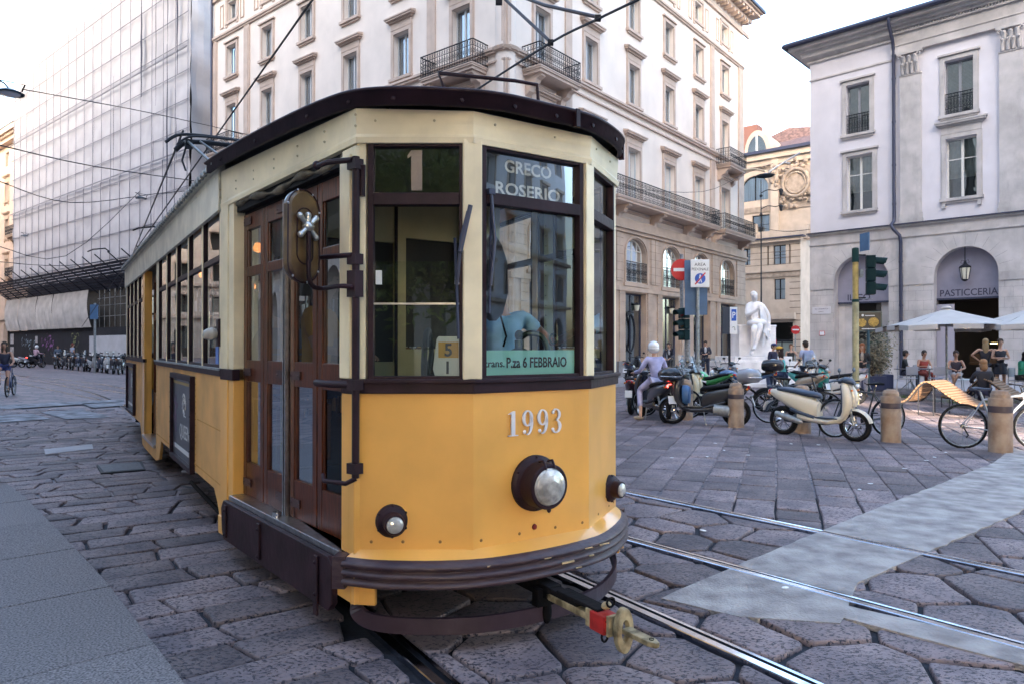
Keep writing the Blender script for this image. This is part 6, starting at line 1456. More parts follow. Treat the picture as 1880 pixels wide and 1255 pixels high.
    if shield:
        mb = MB(); V = []
        for i in range(6):
            for j in range(7): a = (j/6-0.5)*2; f = i/5; V.append((0.62-0.14*f-0.06*a*a,a*(0.20-0.04*f),1.02+0.38*f))
        mb.add(V,[[i*7+j,i*7+j+1,(i+1)*7+j+1,(i+1)*7+j] for i in range(5) for j in range(6)],0,True); mb.build('windscreen', M_glass, t)
    return t
def motorcycle(name, label, loc, rz, col, box=None, group=None, boxes=0):
    t = thing(name, label, 'motorcycle', loc, rz, group); body = mat('motorbike_paint_'+'_'.join('%02d'%int(c*99) for c in col), col, 0.25, coat=0.6)
    wheel(t,-0.70,0.31,0.065,5,M_iron); wheel(t,0.72,0.31,0.055,5,M_iron)
    mb = MB(); mb.loft([(-0.12,0,0.84,0.08,0.06),(0.05,0,0.90,0.14,0.11),(0.25,0,0.93,0.15,0.12),(0.40,0,0.92,0.09,0.07)],14); mb.loft([(-0.95,0,0.97,0.03,0.02),(-0.7,0,0.90,0.09,0.06),(-0.4,0,0.80,0.12,0.08),(-0.15,0,0.76,0.10,0.09)],12); mb.loft([(0.45,0,0.62,0.09,0.06),(0.66,0,0.70,0.09,0.04),(0.90,0,0.62,0.07,0.02)],10); mb.build('fairing', body, t)
    mb = MB(); mb.loft([(-0.82,0,0.97,0.08,0.03),(-0.55,0,0.93,0.13,0.045),(-0.3,0,0.86,0.14,0.05),(-0.1,0,0.85,0.11,0.05),(-0.02,0,0.88,0.07,0.03)],14); mb.build('seat', M_black, t)
    mb = MB(); mb.cbox((0.05,0,0.50),(0.42,0.28,0.34)); mb.cbox((0.22,0,0.62),(0.20,0.24,0.24),ry=0.5); mb.lathe([(0.10,-0.17),(0.12,-0.15),(0.12,0.15),(0.10,0.17)],(-0.05,0,0.42),(0,1,0),n=16); mb.tube([(0.45,0,1.0),(0.1,0,0.75),(-0.3,0,0.6),(-0.7,0.09,0.31)],0.03,6); mb.tube([(0.42,0,0.9),(0.3,0,0.4),(-0.1,0,0.28),(-0.3,0,0.6)],0.02,6); mb.build('engine', M_dark, t, bevel=0.02)
    mb = MB(); 
    for s in (-1,1): mb.tube([(0.72,s*0.09,0.31),(0.46,s*0.09,1.0)],0.024,8)
    mb.tube([(0.36,0.34,1.10),(0.42,0.2,1.06),(0.45,0,1.05),(0.42,-0.2,1.06),(0.36,-0.34,1.10)],0.014,6)
    for s in (-1,1): mb.tube([(0.42,s*0.22,1.07),(0.46,s*0.28,1.22)],0.006,4); mb.ell((0.46,s*0.30,1.25),(0.015,0.06,0.035),10,6)
    mb.build('fork', M_grey, t)
    mb = MB(); mb.tube([(0.35,-0.12,0.45),(0.3,-0.14,0.25),(-0.1,-0.15,0.25),(-0.35,-0.17,0.35)],0.022,8); mb.lathe([(0.03,0),(0.055,0.05),(0.055,0.42),(0.03,0.46)],(-0.30,-0.17,0.34),(-0.92,-0.05,0.36),n=12); mb.build('exhaust', M_chrome, t)
    mb = MB(); mb.ell((0.60,0,0.95),(0.06,0.10,0.09),14,8); mb.build('headlight', M_clear, t)
    mb = MB(); mb.ell((-0.95,0,0.97),(0.03,0.05,0.025),10,6); mb.build('tail_light', M_redl, t)
    mb = MB(); mb.ell((-0.93,0.08,0.93),(0.03,0.03,0.02),8,5); mb.ell((-0.93,-0.08,0.93),(0.03,0.03,0.02),8,5); mb.build('indicator', M_org, t)
    mb = MB(); mb.loft([(-0.86,0,0.88,0.05,0.02),(-1.0,0,0.76,0.07,0.012),(-1.08,0,0.64,0.07,0.01)],8); mb.build('mudguard', M_blackgl, t)
    mb = MB(); mb.cbox((-1.07,0,0.68),(0.008,0.17,0.14),ry=0.6); mb.build('number_plate', M_plate, t)
    if box:
        mb = MB(); mb.loft([(-1.12,0,1.16,0.13,0.08),(-1.06,0,1.17,0.21,0.14),(-0.85,0,1.17,0.23,0.16),(-0.66,0,1.16,0.20,0.13),(-0.62,0,1.14,0.14,0.08)],16); mb.box(-0.9,-0.7,-0.08,0.08,0.97,1.03); mb.build('top_box', box, t)
    if boxes:
        for s in (-1,1): mb = MB(); mb.loft([(-0.95,s*0.26,0.72,0.07,0.10),(-0.88,s*0.28,0.72,0.11,0.17),(-0.5,s*0.28,0.72,0.11,0.17),(-0.44,s*0.26,0.72,0.07,0.10)],12); mb.build('pannier', box or body, t)
    return t
def bicycle(name, label, loc, rz, col, fr=0.34, saddle=0.95, group=None, drop=False, step=False, basket=False):
    t = thing(name, label, 'bicycle', loc, rz, group); m = mat('bike_paint_'+'_'.join('%02d'%int(c*99) for c in col), col, 0.3, coat=0.4)
    wheel(t,-0.52,fr,0.022,20,M_grey); wheel(t,0.54,fr,0.022,20,M_grey)
    hub,bb,ft,hd = (-0.52,0,fr),(-0.08,0,0.29),(0.54,0,fr),(0.33,0,0.86); st = (-0.24,0,0.80)
    mb = MB(); mb.tube([bb,st,(-0.27,0,0.9)],0.016,8); mb.tube([bb,(0.355,0,0.78)],0.020,8); mb.tube([(-0.235,0,0.78),hd] if not step else [(-0.15,0,0.5),(0.345,0,0.83)],0.018,8); mb.tube([(0.375,0,0.74),(0.325,0,0.90)],0.021,8)
    for s in (-1,1): mb.tube([(-0.235,s*0.015,0.77),(-0.52,s*0.06,fr)],0.009,6); mb.tube([(-0.08,s*0.02,0.29),(-0.52,s*0.06,fr)],0.010,6); mb.tube([(0.38,s*0.03,0.72),(0.42,s*0.05,0.64),(0.54,s*0.05,fr)],0.012,6)
    mb.build('frame', m, t)
    mb = MB(); mb.loft([(-0.40,0,saddle,0.07,0.025),(-0.33,0,saddle+0.01,0.075,0.03),(-0.22,0,saddle,0.035,0.022),(-0.12,0,saddle,0.018,0.015)],12); q = mb.build('saddle', M_seatb if col[0] > 0.2 else M_black, t); mb = MB(); mb.tube([(-0.265,0,0.85),(-0.28,0,saddle-0.02)],0.012,6); mb.build('seat_post', M_chrome, q)
    mb = MB(); mb.tube([(0.32,0,0.90),(0.30,0,0.98),(0.36,0,1.0)],0.013,6); mb.tube([(0.30,0.28,1.02),(0.36,0.15,1.01),(0.36,0,1.0),(0.36,-0.15,1.01),(0.30,-0.28,1.02)],0.011,6)
    for s in (-1,1): mb.tube([(0.30,s*0.28,1.02),(0.27,s*0.31,1.02)],0.016,6); mb.tube([(0.37,s*0.2,1.0),(0.40,s*0.24,0.96)],0.005,4)
    mb.build('handlebar', M_iron, t)
    mb = MB(); mb.lathe([(0.09,-0.004),(0.09,0.004),(0.0,0.005)],(-0.08,-0.035,0.29),(0,1,0),n=20); mb.tube([(-0.08,-0.06,0.29),(0.0,-0.07,0.14)],0.010,6); mb.cbox((0.0,-0.11,0.14),(0.09,0.08,0.02)); mb.tube([(-0.08,0.06,0.29),(-0.16,0.07,0.44)],0.010,6); mb.cbox((-0.16,0.11,0.44),(0.09,0.08,0.02))
    mb.tube([(-0.08,-0.035,0.38),(-0.52,-0.035,fr+0.04)],0.005,4); mb.tube([(-0.08,-0.035,0.20),(-0.50,-0.035,fr-0.09)],0.005,4); mb.lathe([(0.045,-0.01),(0.045,0.01)],(-0.52,-0.04,fr),(0,1,0),n=14); mb.tube([(-0.52,-0.04,fr-0.02),(-0.46,-0.045,fr-0.14),(-0.49,-0.045,fr-0.18)],0.012,5); mb.build('crank', M_iron, t)
    if basket:
        mb = MB(); 
        for z in (0.78,0.88,0.98): mb.tube([(0.45,-0.15,z),(0.75,-0.15,z),(0.75,0.15,z),(0.45,0.15,z)],0.008,4,closed=True)
        mb.build('basket', m, t)
    return t
def deg(a): return math.radians(a)
def at(x, y):  p = gp(x,y); return (p[0],p[1],0.0)
CRM = (0.60,0.55,0.45)
# right-hand square
q = scooter('scooter','large cream scooter with dark blue seat in front of the pale yellow pole',(5.42,12.40,0.0),deg(-48.5),CRM,M_seatb,wr=0.27,dark=mat('navy_trim',(0.03,0.05,0.085),0.35))
rs = scooter('scooter','black scooter with top box and lit tail lamp under the rider in lilac',(3.12,15.45,0),deg(103),(0.03,0.035,0.05),box=M_blackgl,lit=True,wr=0.24)
mo = scooter('scooter','black moped with a blue front bag between two stone bollards',(3.98,14.40,0),deg(157),(0.02,0.02,0.025),box=mat('silver_grey_lid',(0.20,0.22,0.27),0.2,coat=0.8),wr=0.29)
mb = MB(); mb.loft([(0.30,0.02,0.62,0.14,0.17),(0.36,0.02,0.62,0.17,0.21),(0.44,0.02,0.64,0.15,0.19)],12); mb.build('front_bag', mat('blue_bag',(0.03,0.10,0.24),0.5), mo)
mb = MB(); mb.lathe([(0.0,-0.12),(0.11,-0.10),(0.12,0.2),(0.07,0.26),(0,0.27)],(-0.30,0.17,0.34),(-0.9,0,-0.1),n=14); mb.build('engine_cover', M_grey, mo)
motorcycle('motorcycle','blue-tailed motorcycle with black top box parked right of the middle bollard',(5.66,17.6,0),deg(152),(0.04,0.10,0.22),box=M_blackgl)
motorcycle('motorcycle','dark motorcycle with green tank parked behind the black moped',(4.75,17.2,0),deg(120),(0.05,0.30,0.08))
motorcycle('motorcycle','silver motorcycle with round mirrors, left of the green-tanked motorcycle',(4.2,17.7,0),deg(-60),(0.25,0.26,0.28),box=M_blackgl)
scooter('scooter','dark scooter half hidden by the tram, left of the rider in lilac',(3.05,17.2,0),deg(70),(0.05,0.02,0.03),wr=0.24)
scooter('scooter','cream scooter with thin bars parked behind the rider in lilac',(3.85,16.7,0),deg(-25),(0.5,0.46,0.33),shield=True,wr=0.24)
scooter('scooter','silver scooter facing the viewer, just left of the galvanised sign pole',(4.5,19.2,0),deg(-100),(0.40,0.42,0.45),shield=True)
scooter('scooter','black scooter facing the viewer, just right of the galvanised sign pole',(5.2,20.0,0),deg(-110),(0.03,0.03,0.04))
scooter('scooter','dark blue scooter standing close to the first shop window of the palace',(5.1,29.4,0.13),deg(60),(0.03,0.05,0.10))
motorcycle('motorcycle','white and silver motorcycle parked by the palace shop windows',(6.9,27.5,0),deg(60),(0.5,0.5,0.52))
scooter('scooter','white scooter with mirrors parked behind the traffic light with the blue board',(6.6,25.2,0),deg(-95),(0.55,0.55,0.56))
scooter('scooter','dark scooter right of the white one, near the statue steps',(7.5,24.6,0),deg(-80),(0.03,0.03,0.05))
scooter('scooter','large dark touring scooter beside the statue steps, with the man in pale blue shirt',(9.3,21.7,0),deg(-115),(0.03,0.03,0.045),box=M_blackgl,shield=True)
scooter('scooter','white and red scooter parked just left of the pale yellow traffic light pole',(9.15,19.9,0),deg(160),(0.58,0.56,0.55),seat=M_black)
scooter('scooter','brown and cream scooter under the seated girl with the yellow cap',(8.3,20.2,0),deg(120),(0.30,0.24,0.18))
scooter('scooter','teal-fronted scooter between the girl with the cap and the white and red scooter',(9.0,21.1,0),deg(-70),(0.02,0.25,0.22))
bicycle('bicycle','black city bicycle leaning on the bollard to the right of the cream scooter',(6.30,12.55,0),deg(190),(0.015,0.015,0.018),fr=0.35)
bicycle('bicycle','silver mountain bicycle with blue saddle leaning on the rightmost bollard',(7.70,11.02,0),deg(-12),(0.50,0.50,0.52),fr=0.36)
bicycle('bicycle','dark bicycle parked behind the cream scooter, only its wheel showing under the seat',(5.95,14.6,0),deg(-20),(0.03,0.03,0.04),fr=0.35)
bicycle('bicycle','cream-framed bicycle between the rider in lilac and the black moped',(3.55,16.1,0),deg(-35),(0.5,0.46,0.33),fr=0.33,step=True)
# left side, along the hoarding
GL = 'scooters parked along the black hoarding'
lc = [(0.03,0.03,0.04),(0.02,0.02,0.03),(0.35,0.36,0.38),(0.04,0.05,0.08),(0.5,0.5,0.5)]
src = []
for k in range(5): src.append(scooter('scooter','x',(0,0,0),0,lc[k],shield=k%2 == 0,group=GL,box=M_blackgl if k in (1,3) else None))
desc = ['black scooter with windscreen','black scooter with top box','silver scooter with windscreen','blue-black scooter with top box','white scooter with windscreen']
plc = ['first by the hoarding, nearest the tram side','second along from the tram side','third along from the tram side','fourth along from the tram side','fifth along, beside the lamp post','sixth along, in front of the white banner','seventh along, in front of the white banner','eighth along, at the banner end','ninth along, beside the green graffiti','tenth along the hoarding, last of the row']
for i in range(10):
    k = (1,0,4,3,2,0,3,1,0,1)[i]; x = 222-i*13.0; y = 686.5-i*1.15; p = gp(x,y); lab = desc[k]+', '+plc[i]
    if 'used%d'%k not in src[k]: src[k]['used%d'%k] = 1; o = src[k]; o.location = (p[0],p[1],0); o.rotation_euler = (0,0,deg(-70+((i*37)%30)))
    else: o = dup(src[k],(p[0],p[1],0),deg(-70+((i*37)%30)))
    o['label'] = lab
for s in src:
    for kk in list(s.keys()):
        if kk.startswith('used'): del s[kk]
for kk in range(5):
    pass
scooter('scooter','white scooter at the far left, parked beyond the cyclist near the hoarding corner',(*gp(42,674),0),deg(20),(0.55,0.55,0.55),shield=True)
scooter('scooter','grey scooter parked just left of the pink-shirted rider near the hoarding',(*gp(58,674),0),deg(30),(0.25,0.22,0.25))
scooter('scooter','black scooter with lit tail lamp under the far-left rider in pink',(*gp(66,674.5),0),deg(80),(0.02,0.02,0.03),lit=True)
# ============================================================ PEOPLE
SKIN = mat('skin', (0.50,0.29,0.20), 0.55, var=0.1, vscale=8); SKIN2 = mat('skin_tanned', (0.38,0.20,0.13), 0.55, var=0.1, vscale=8)
def skin_obj(name, nodes, edges, m, parent, sub=1):
    me = bpy.data.meshes.new(name); me.from_pydata([n[0] for n in nodes],[],[]); bm = bmesh.new(); bm.from_mesh(me)
    me.clear_geometry(); me.from_pydata([tuple(n[0]) for n in nodes], edges, []); bm.free()
    o = bpy.data.objects.new('t', me); COL.objects.link(o)
    mod = o.modifiers.new('s','SKIN'); mod.use_smooth_shade = True; mod.branch_smoothing = 0.4
    for v,n in zip(me.skin_vertices[0].data, nodes): v.radius = (n[1], n[2] if len(n) > 2 else n[1]); v.use_root = False
    me.skin_vertices[0].data[0].use_root = True
    sb = o.modifiers.new('u','SUBSURF'); sb.levels = sub; sb.render_levels = sub
    bpy.context.view_layer.update(); dg = bpy.context.evaluated_depsgraph_get()
    r = bpy.data.meshes.new_from_object(o.evaluated_get(dg)); r.name = name; r.materials.clear(); r.materials.append(m)
    for p in r.polygons: p.use_smooth = True
    bpy.data.objects.remove(o); bpy.data.meshes.remove(me)
    return mesh_obj(name, r, parent)
def V3(*a): return Vector(a)
STAND = dict(pelvis=(0,0,0.94),belly=(0,0.0,1.10),chest=(0,0.0,1.30),neck=(0,0.0,1.47),head=(0,0.03,1.62),hipL=(-0.09,0,0.88),hipR=(0.09,0,0.88),
    kneeL=(-0.10,0.03,0.49),kneeR=(0.10,0.03,0.49),ankL=(-0.10,-0.02,0.08),ankR=(0.10,-0.02,0.08),toeL=(-0.12,0.15,0.03),toeR=(0.12,0.15,0.03),
    shL=(-0.17,-0.01,1.41),shR=(0.17,-0.01,1.41),elL=(-0.23,-0.03,1.13),elR=(0.23,-0.03,1.13),wrL=(-0.22,0.08,0.90),wrR=(0.22,0.08,0.90))
def sit(seat=0.46, lean=0.0, **k):
    d = dict(STAND); dz = seat+0.10-0.94
    for n in ('pelvis','belly','chest','neck','head','shL','shR','elL','elR','wrL','wrR'): x,y,z = d[n]; d[n] = (x,y+lean*(z-0.94),z+dz)
    d.update(hipL=(-0.09,0.02,seat+0.08),hipR=(0.09,0.02,seat+0.08),kneeL=(-0.12,0.42,seat+0.06),kneeR=(0.12,0.42,seat+0.06),ankL=(-0.11,0.40,0.08),ankR=(0.11,0.40,0.08),toeL=(-0.12,0.56,0.03),toeR=(0.12,0.56,0.03),
        elL=(-0.24,0.10,seat+0.32),elR=(0.24,0.10,seat+0.32),wrL=(-0.10,0.32,seat+0.28),wrR=(0.12,0.32,seat+0.28)); d.update(k); return d
def person(label, loc, rz, pose, top=(0.3,0.3,0.3), bottom=(0.03,0.03,0.05), hair=(0.03,0.02,0.015), skin=None, sleeve=1.0, legs=1.0, shoe=(0.03,0.03,0.03), hairlen=0, skirt=None, helmet=None, hat=None, scale=1.0, female=False, cat='person', strap=False, fingers=True, headless=False, jacket=None, pattern=False):
    J = {k: Vector(v) for k,v in {**STAND,**pose}.items()}; t = thing('person', label, cat, loc, rz); t.scale = (scale,)*3
    sk = skin or SKIN; nd = []; ed = []; ix = {}
    def n(key, pos, r, r2=None, to=None):
        ix[key] = len(nd); nd.append((Vector(pos), r, r2 or r)); 
        if to is not None: ed.append((ix[to], ix[key]))
    sw = 0.9 if female else 1.0
    n('pelvis',J['pelvis'],0.100,0.075); n('belly',J['belly'],0.085*sw,0.065,'pelvis'); n('chest',J['chest'],0.108*sw,0.072,'belly'); n('nk0',J['neck']-V3(0,0,0.03),0.06,0.05,'chest'); n('neck',J['neck']+(J['head']-J['neck'])*0.3,0.05,0.05,'nk0')
    hv = (J['head']-J['neck']).normalized(); h = J['head']
    n('jaw',h-hv*0.055+V3(0,0.015,0),0.058,0.07,'neck'); n('head',h+hv*0.02,0.073,0.088,'jaw'); n('crown',h+hv*0.085,0.062,0.078,'head')
    for s in 'LR':
        n('hip'+s,J['hip'+s],0.080,0.078,'pelvis'); n('th'+s,J['hip'+s].lerp(J['knee'+s],0.5),0.078,0.078,'hip'+s); n('knee'+s,J['knee'+s],0.055,0.055,'th'+s); n('calf'+s,J['knee'+s].lerp(J['ank'+s],0.35),0.053,0.055,'knee'+s); n('ank'+s,J['ank'+s],0.034,0.036,'calf'+s); n('toe'+s,J['toe'+s],0.035,0.026,'ank'+s)
        n('sh'+s,J['sh'+s],0.050,0.050,'chest'); n('ua'+s,J['sh'+s].lerp(J['el'+s],0.5),0.045,0.045,'sh'+s); n('el'+s,J['el'+s],0.036,0.036,'ua'+s); n('wr'+s,J['wr'+s],0.024,0.022,'el'+s)
        d = (J['wr'+s]-J['el'+s]).normalized(); side = d.cross(V3(0,0,1)); side = side.normalized() if side.length > 0.1 else V3(0,1,0); nrm = side.cross(d)
        p = J['wr'+s]+d*0.055; n('palm'+s,p,0.032,0.016,'wr'+s)
        if fingers:
            for f,(o_,l) in enumerate(((-0.028,0.065),(-0.010,0.078),(0.010,0.074),(0.028,0.058))):
                a = p+d*0.035+side*o_; n('f%d%s'%(f,s),a,0.009,0.009,'palm'+s); n('g%d%s'%(f,s),a+d*l*0.55-nrm*0.008,0.0085,0.0085,'f%d%s'%(f,s)); n('h%d%s'%(f,s),a+d*l*0.9-nrm*0.026,0.007,0.007,'g%d%s'%(f,s))
            a = J['wr'+s]+d*0.035-side*0.034; n('t0'+s,a,0.011,0.011,'palm'+s); n('t1'+s,a+d*0.045-side*0.016-nrm*0.012,0.009,0.009,'t0'+s)
    body = skin_obj('body', nd, ed, sk, t)
    # facial features: nose, eyes, mouth, ears
    f = MB(); f.ell(h+V3(0,0.098,-0.012),(0.013,0.018,0.022),6,5)
    for sx in (-1,1): f.ell(h+V3(sx*0.076,0.0,0),(0.012,0.02,0.03),6,5)
    f.build('nose', sk, body)
    f = MB()
    for sx in (-1,1): f.ell(h+V3(sx*0.030,0.083,0.018),(0.013,0.008,0.007),6,4)
    f.build('eye', mat('dark_eye',(0.02,0.015,0.012),0.3), body)
    f = MB(); f.ell(h+V3(0,0.083,-0.055),(0.024,0.008,0.007),6,4); f.build('mouth', mat('lips',(0.28,0.09,0.08),0.5), body)
    cl_ = lambda c, pre: mat(pre+'_'.join('%02d'%int(x*99) for x in c), c, 0.8, var=0.25 if not pattern else 0.8, vscale=6 if not pattern else 14)
    # shirt
    nd2 = []; ed2 = []
    def m(p, r, r2=None, to=None):
        nd2.append((Vector(p),r,r2 or r)); 
        if to is not None: ed2.append((to,len(nd2)-1))
        return len(nd2)-1
    a = m(J['pelvis']-V3(0,0,0.05),0.150*sw,0.118); b = m(J['belly'],0.135*sw,0.106,a); c = m(J['chest'],0.168*sw,0.122,b); d_ = m(J['neck']-V3(0,0,0.045),0.105,0.085,c)
    for s in 'LR':
        x = m(J['sh'+s],0.072,0.074,c)
        if sleeve > 0:
            y = m(J['sh'+s].lerp(J['el'+s],min(1,sleeve*2)*0.98),0.056 if sleeve < 0.7 else 0.050,None,x)
            if sleeve > 0.6: m(J['el'+s].lerp(J['wr'+s],(sleeve-0.5)*2*0.95),0.040,None,y)
    skin_obj('jacket' if jacket else 'shirt', nd2, ed2, cl_(top,'cloth_'), t)
    if jacket: g = MB(); ch = J['chest']; g.ell(ch+V3(0,0.085,0.02),(0.055,0.045,0.15),8,6); g.build('shirt', cl_(jacket,'cloth_'), t)
    nd2 = []; ed2 = []
    a = m(J['pelvis']+V3(0,0,0.02),0.142,0.112); 
    for s in 'LR':
        x = m(J['hip'+s],0.108,0.104,a)
        if legs > 0:
            y = m(J['hip'+s].lerp(J['knee'+s],min(1,legs*2)),0.075,None,x)
            if legs > 0.6: m(J['knee'+s].lerp(J['ank'+s],(legs-0.5)*2*0.95),0.058,None,y)
    skin_obj('trousers' if not skirt else 'skirt', nd2, ed2, cl_(bottom,'cloth_'), t)
    if skirt:
        g = MB(); p = J['pelvis']; k = (J['kneeL']+J['kneeR'])/2; q = p.lerp(k,skirt); g.lathe([(0.13,0),(0.17,0.15),(0.21,(q-p).length)],tuple(p+V3(0,0,0.03)),tuple((q-p).normalized()),n=14); g.build('skirt_hem', cl_(bottom,'cloth_'), t)
    for s in 'LR':
        g = MB(); d = (J['toe'+s]-J['ank'+s]); d.z = 0; d.normalize(); p = J['ank'+s]; R = Matrix.Rotation(math.atan2(d.y,d.x),3,'Z'); g.ell(V3(p.x,p.y,p.z-0.03)+d*0.06,(0.135,0.048,0.045),10,6,R=R); g.build('shoe', cl_(shoe,'shoe_'), t)
    hm = cl_(hair,'hair_')
    if helmet:
        g = MB(); g.ell(h+V3(0,-0.012,0.040),(0.125,0.150,0.128),18,12); g.ell(h+V3(0,-0.03,-0.02),(0.122,0.135,0.09),18,10); q = g.build('helmet', mat('helmet_'+'_'.join('%02d'%int(x*99) for x in helmet),helmet,0.15,coat=1), t); g = MB(); g.tube([tuple(h+V3(0.138*math.cos(w),0.158*math.sin(w)-0.005,-0.02)) for w in [2*PI*k/20 for k in range(20)]],0.010,5,closed=True); g.build('helmet_rim', M_grey, q)
    else:
        g = MB(); g.ell(h+V3(0,-0.022,0.045),(0.088,0.100,0.095),14,8); g.ell(h+V3(0,-0.05,-0.01),(0.078,0.065,0.09),12,8)
        if hairlen: g.loft([(0,0,0,0.001,0.001)],3) if False else None; L = hairlen; g.ell(h+V3(0,-0.075,-0.06-L*0.4),(0.085,0.05,0.08+L*0.5),12,8); g.ell(h+V3(0.06,-0.02,-0.06-L*0.3),(0.03,0.05,0.06+L*0.4),8,6); g.ell(h+V3(-0.06,-0.02,-0.06-L*0.3),(0.03,0.05,0.06+L*0.4),8,6)
        g.build('hair', hm, t)
    if hat: g = MB(); g.ell(h+V3(0,0.0,0.075),(0.095,0.11,0.065),14,8); g.ell(h+V3(0,0.11,0.055),(0.075,0.085,0.012),12,6,1); g.build('cap',[cl_(hat,'cap_'),cl_(hat,'cap_')], t)
    return t
def face(a): return math.radians(a)-PI/2        # heading angle of local +y, degrees from world +x
# rider on the black scooter, back to the viewer
person('person in lilac clothes and silver helmet astride the black scooter, back to the viewer', (3.16,15.30,0), deg(13), sit(0.80, 0.16,kneeL=(-0.24,0.34,0.66),kneeR=(0.22,0.36,0.66),ankL=(-0.36,0.0,0.10),ankR=(0.32,-0.02,0.10),toeL=(-0.42,0.10,0.04),toeR=(0.36,0.12,0.04),wrL=(-0.33,0.42,1.05),wrR=(0.33,0.42,1.05),elL=(-0.32,0.14,1.08),elR=(0.32,0.14,1.08)), top=(0.36,0.36,0.56), bottom=(0.42,0.40,0.56), helmet=(0.72,0.72,0.73), female=True, shoe=(0.40,0.30,0.20), legs=0.85)
# by the shop windows
person('man in dark jacket and white shirt reading by the palace shop window', (9.05,32.6,0.13), face(-110), dict(elL=(-0.24,0.02,1.14),elR=(0.24,0.02,1.14),wrL=(-0.08,0.24,1.14),wrR=(0.10,0.24,1.12),head=(0,0.07,1.60)), top=(0.02,0.022,0.04), bottom=(0.02,0.025,0.05), jacket=(0.6,0.6,0.62), scale=1.02)
person('person in dark jacket bending over a motorcycle by the palace shop window', (6.95,30.6,0.13), face(-120), dict(chest=(0,0.10,1.26),neck=(0,0.18,1.42),head=(0,0.25,1.54),shL=(-0.17,0.12,1.36),shR=(0.17,0.12,1.36),wrL=(-0.12,0.42,1.0),wrR=(0.12,0.42,1.0),elL=(-0.24,0.24,1.10),elR=(0.24,0.24,1.10)), top=(0.02,0.022,0.035), bottom=(0.02,0.02,0.03), jacket=(0.45,0.45,0.48))
person('man in pale blue t-shirt, his back to the viewer, near the arcade corner', (9.55,22.6,0), face(100), dict(head=(-0.02,0.05,1.60),wrL=(-0.22,0.20,0.98)), top=(0.30,0.34,0.50), bottom=(0.02,0.03,0.06), sleeve=0.4, scale=1.05)
person('man with dark blue cap standing right behind the statue steps', (10.3,27.5,0), face(-60), dict(), top=(0.02,0.02,0.05), bottom=(0.02,0.02,0.04), hat=(0.03,0.04,0.12))
person('woman in black top beside the white frosted shopfront, holding something up', (12.6,31.5,0), face(-100), dict(elL=(-0.28,0.02,1.2),wrL=(-0.12,0.16,1.36),wrR=(0.12,0.2,1.1)), top=(0.02,0.02,0.02), bottom=(0.03,0.03,0.05), sleeve=0.0, hair=(0.10,0.05,0.03), female=True)
person('man in black t-shirt left of the woman in black, near the frosted shopfront', (12.0,32.4,0), face(-80), dict(), top=(0.02,0.02,0.025), bottom=(0.05,0.05,0.08), sleeve=0.4)
person('girl in turquoise top with yellow cap and backpack sitting on a scooter', (8.02,20.6,0), face(150), sit(0.72,0.12,ankL=(-0.12,0.36,0.18),ankR=(0.12,0.36,0.18)), top=(0.10,0.42,0.42), bottom=(0.02,0.04,0.10), sleeve=0.0, hair=(0.03,0.015,0.01), hairlen=0.18, hat=(0.60,0.32,0.03), female=True)
person('red-haired woman in patterned trousers and dark jacket behind the pale yellow pole', (11.25,22.4,0.0), face(-115), dict(elL=(-0.22,0.0,1.14),elR=(0.22,0.0,1.14),wrL=(-0.10,0.22,1.12),wrR=(0.08,0.22,1.16),kneeL=(-0.09,0.10,0.49),ankL=(-0.10,0.12,0.10),toeL=(-0.11,0.28,0.04)), top=(0.025,0.025,0.03), bottom=(0.36,0.34,0.40), hair=(0.28,0.09,0.03), hairlen=0.22, female=True, jacket=(0.42,0.35,0.30), shoe=(0.3,0.12,0.06), legs=0.9, scale=0.99)
# cafe terrace
TERR = 0.13
person('man in black seated at the cafe table next to the dark shrub', (*gp(1664,712)[:2],TERR) if False else (14.0,24.9,TERR), face(-30), sit(0.46,0.05), top=(0.02,0.02,0.02), skin=SKIN2, sleeve=0.5)
person('woman in red dress with raised bun seated behind the cafe table', (14.85,25.2,TERR), face(-90), sit(0.46,0.1,wrR=(0.15,0.34,0.80)), top=(0.25,0.03,0.02), bottom=(0.2,0.03,0.02), sleeve=0.0, skin=SKIN2, female=True)
person('woman in black strap top with crossed legs seated beside the pale panel', (14.9,23.4,TERR), face(-115), sit(0.46,-0.05,kneeL=(0.02,0.42,0.56),ankL=(0.16,0.50,0.20),toeL=(0.18,0.64,0.22)), top=(0.03,0.02,0.03), bottom=(0.4,0.4,0.42), sleeve=0.0, legs=0.3, skin=SKIN2, female=True, hair=(0.04,0.02,0.015))
person('woman in black dress with long fair hair and hand on hip, back half turned', (15.35,22.6,TERR), face(60), dict(elL=(-0.38,-0.02,1.22),wrL=(-0.18,0.06,1.05),elR=(0.26,0.08,1.15),wrR=(0.1,0.25,1.2)), top=(0.02,0.02,0.025), bottom=(0.02,0.02,0.025), sleeve=0.0, skirt=0.8, legs=0.3, hair=(0.30,0.20,0.10), hairlen=0.32, female=True)
person('woman in black dress with arms folded, facing the viewer by the cafe door', (15.65,22.35,TERR), face(-105), dict(elL=(-0.24,0.02,1.12),elR=(0.24,0.02,1.12),wrL=(0.04,0.20,1.10),wrR=(-0.04,0.22,1.14)), top=(0.02,0.02,0.025), bottom=(0.02,0.02,0.025), sleeve=0.0, skirt=0.8, legs=0.3, hair=(0.05,0.03,0.02), female=True, shoe=(0.35,0.04,0.03))
person('person in dark clothes slouching on the wooden lounger with back to the viewer', (12.15,18.0,0), face(75), sit(0.40,-0.10,kneeL=(-0.14,0.40,0.55),kneeR=(0.14,0.40,0.55),ankL=(-0.14,0.66,0.15),ankR=(0.14,0.66,0.15),toeL=(-0.14,0.8,0.1),toeR=(0.14,0.8,0.1)), top=(0.02,0.02,0.03), bottom=(0.02,0.02,0.05), hair=(0.25,0.13,0.06), hairlen=0.05)
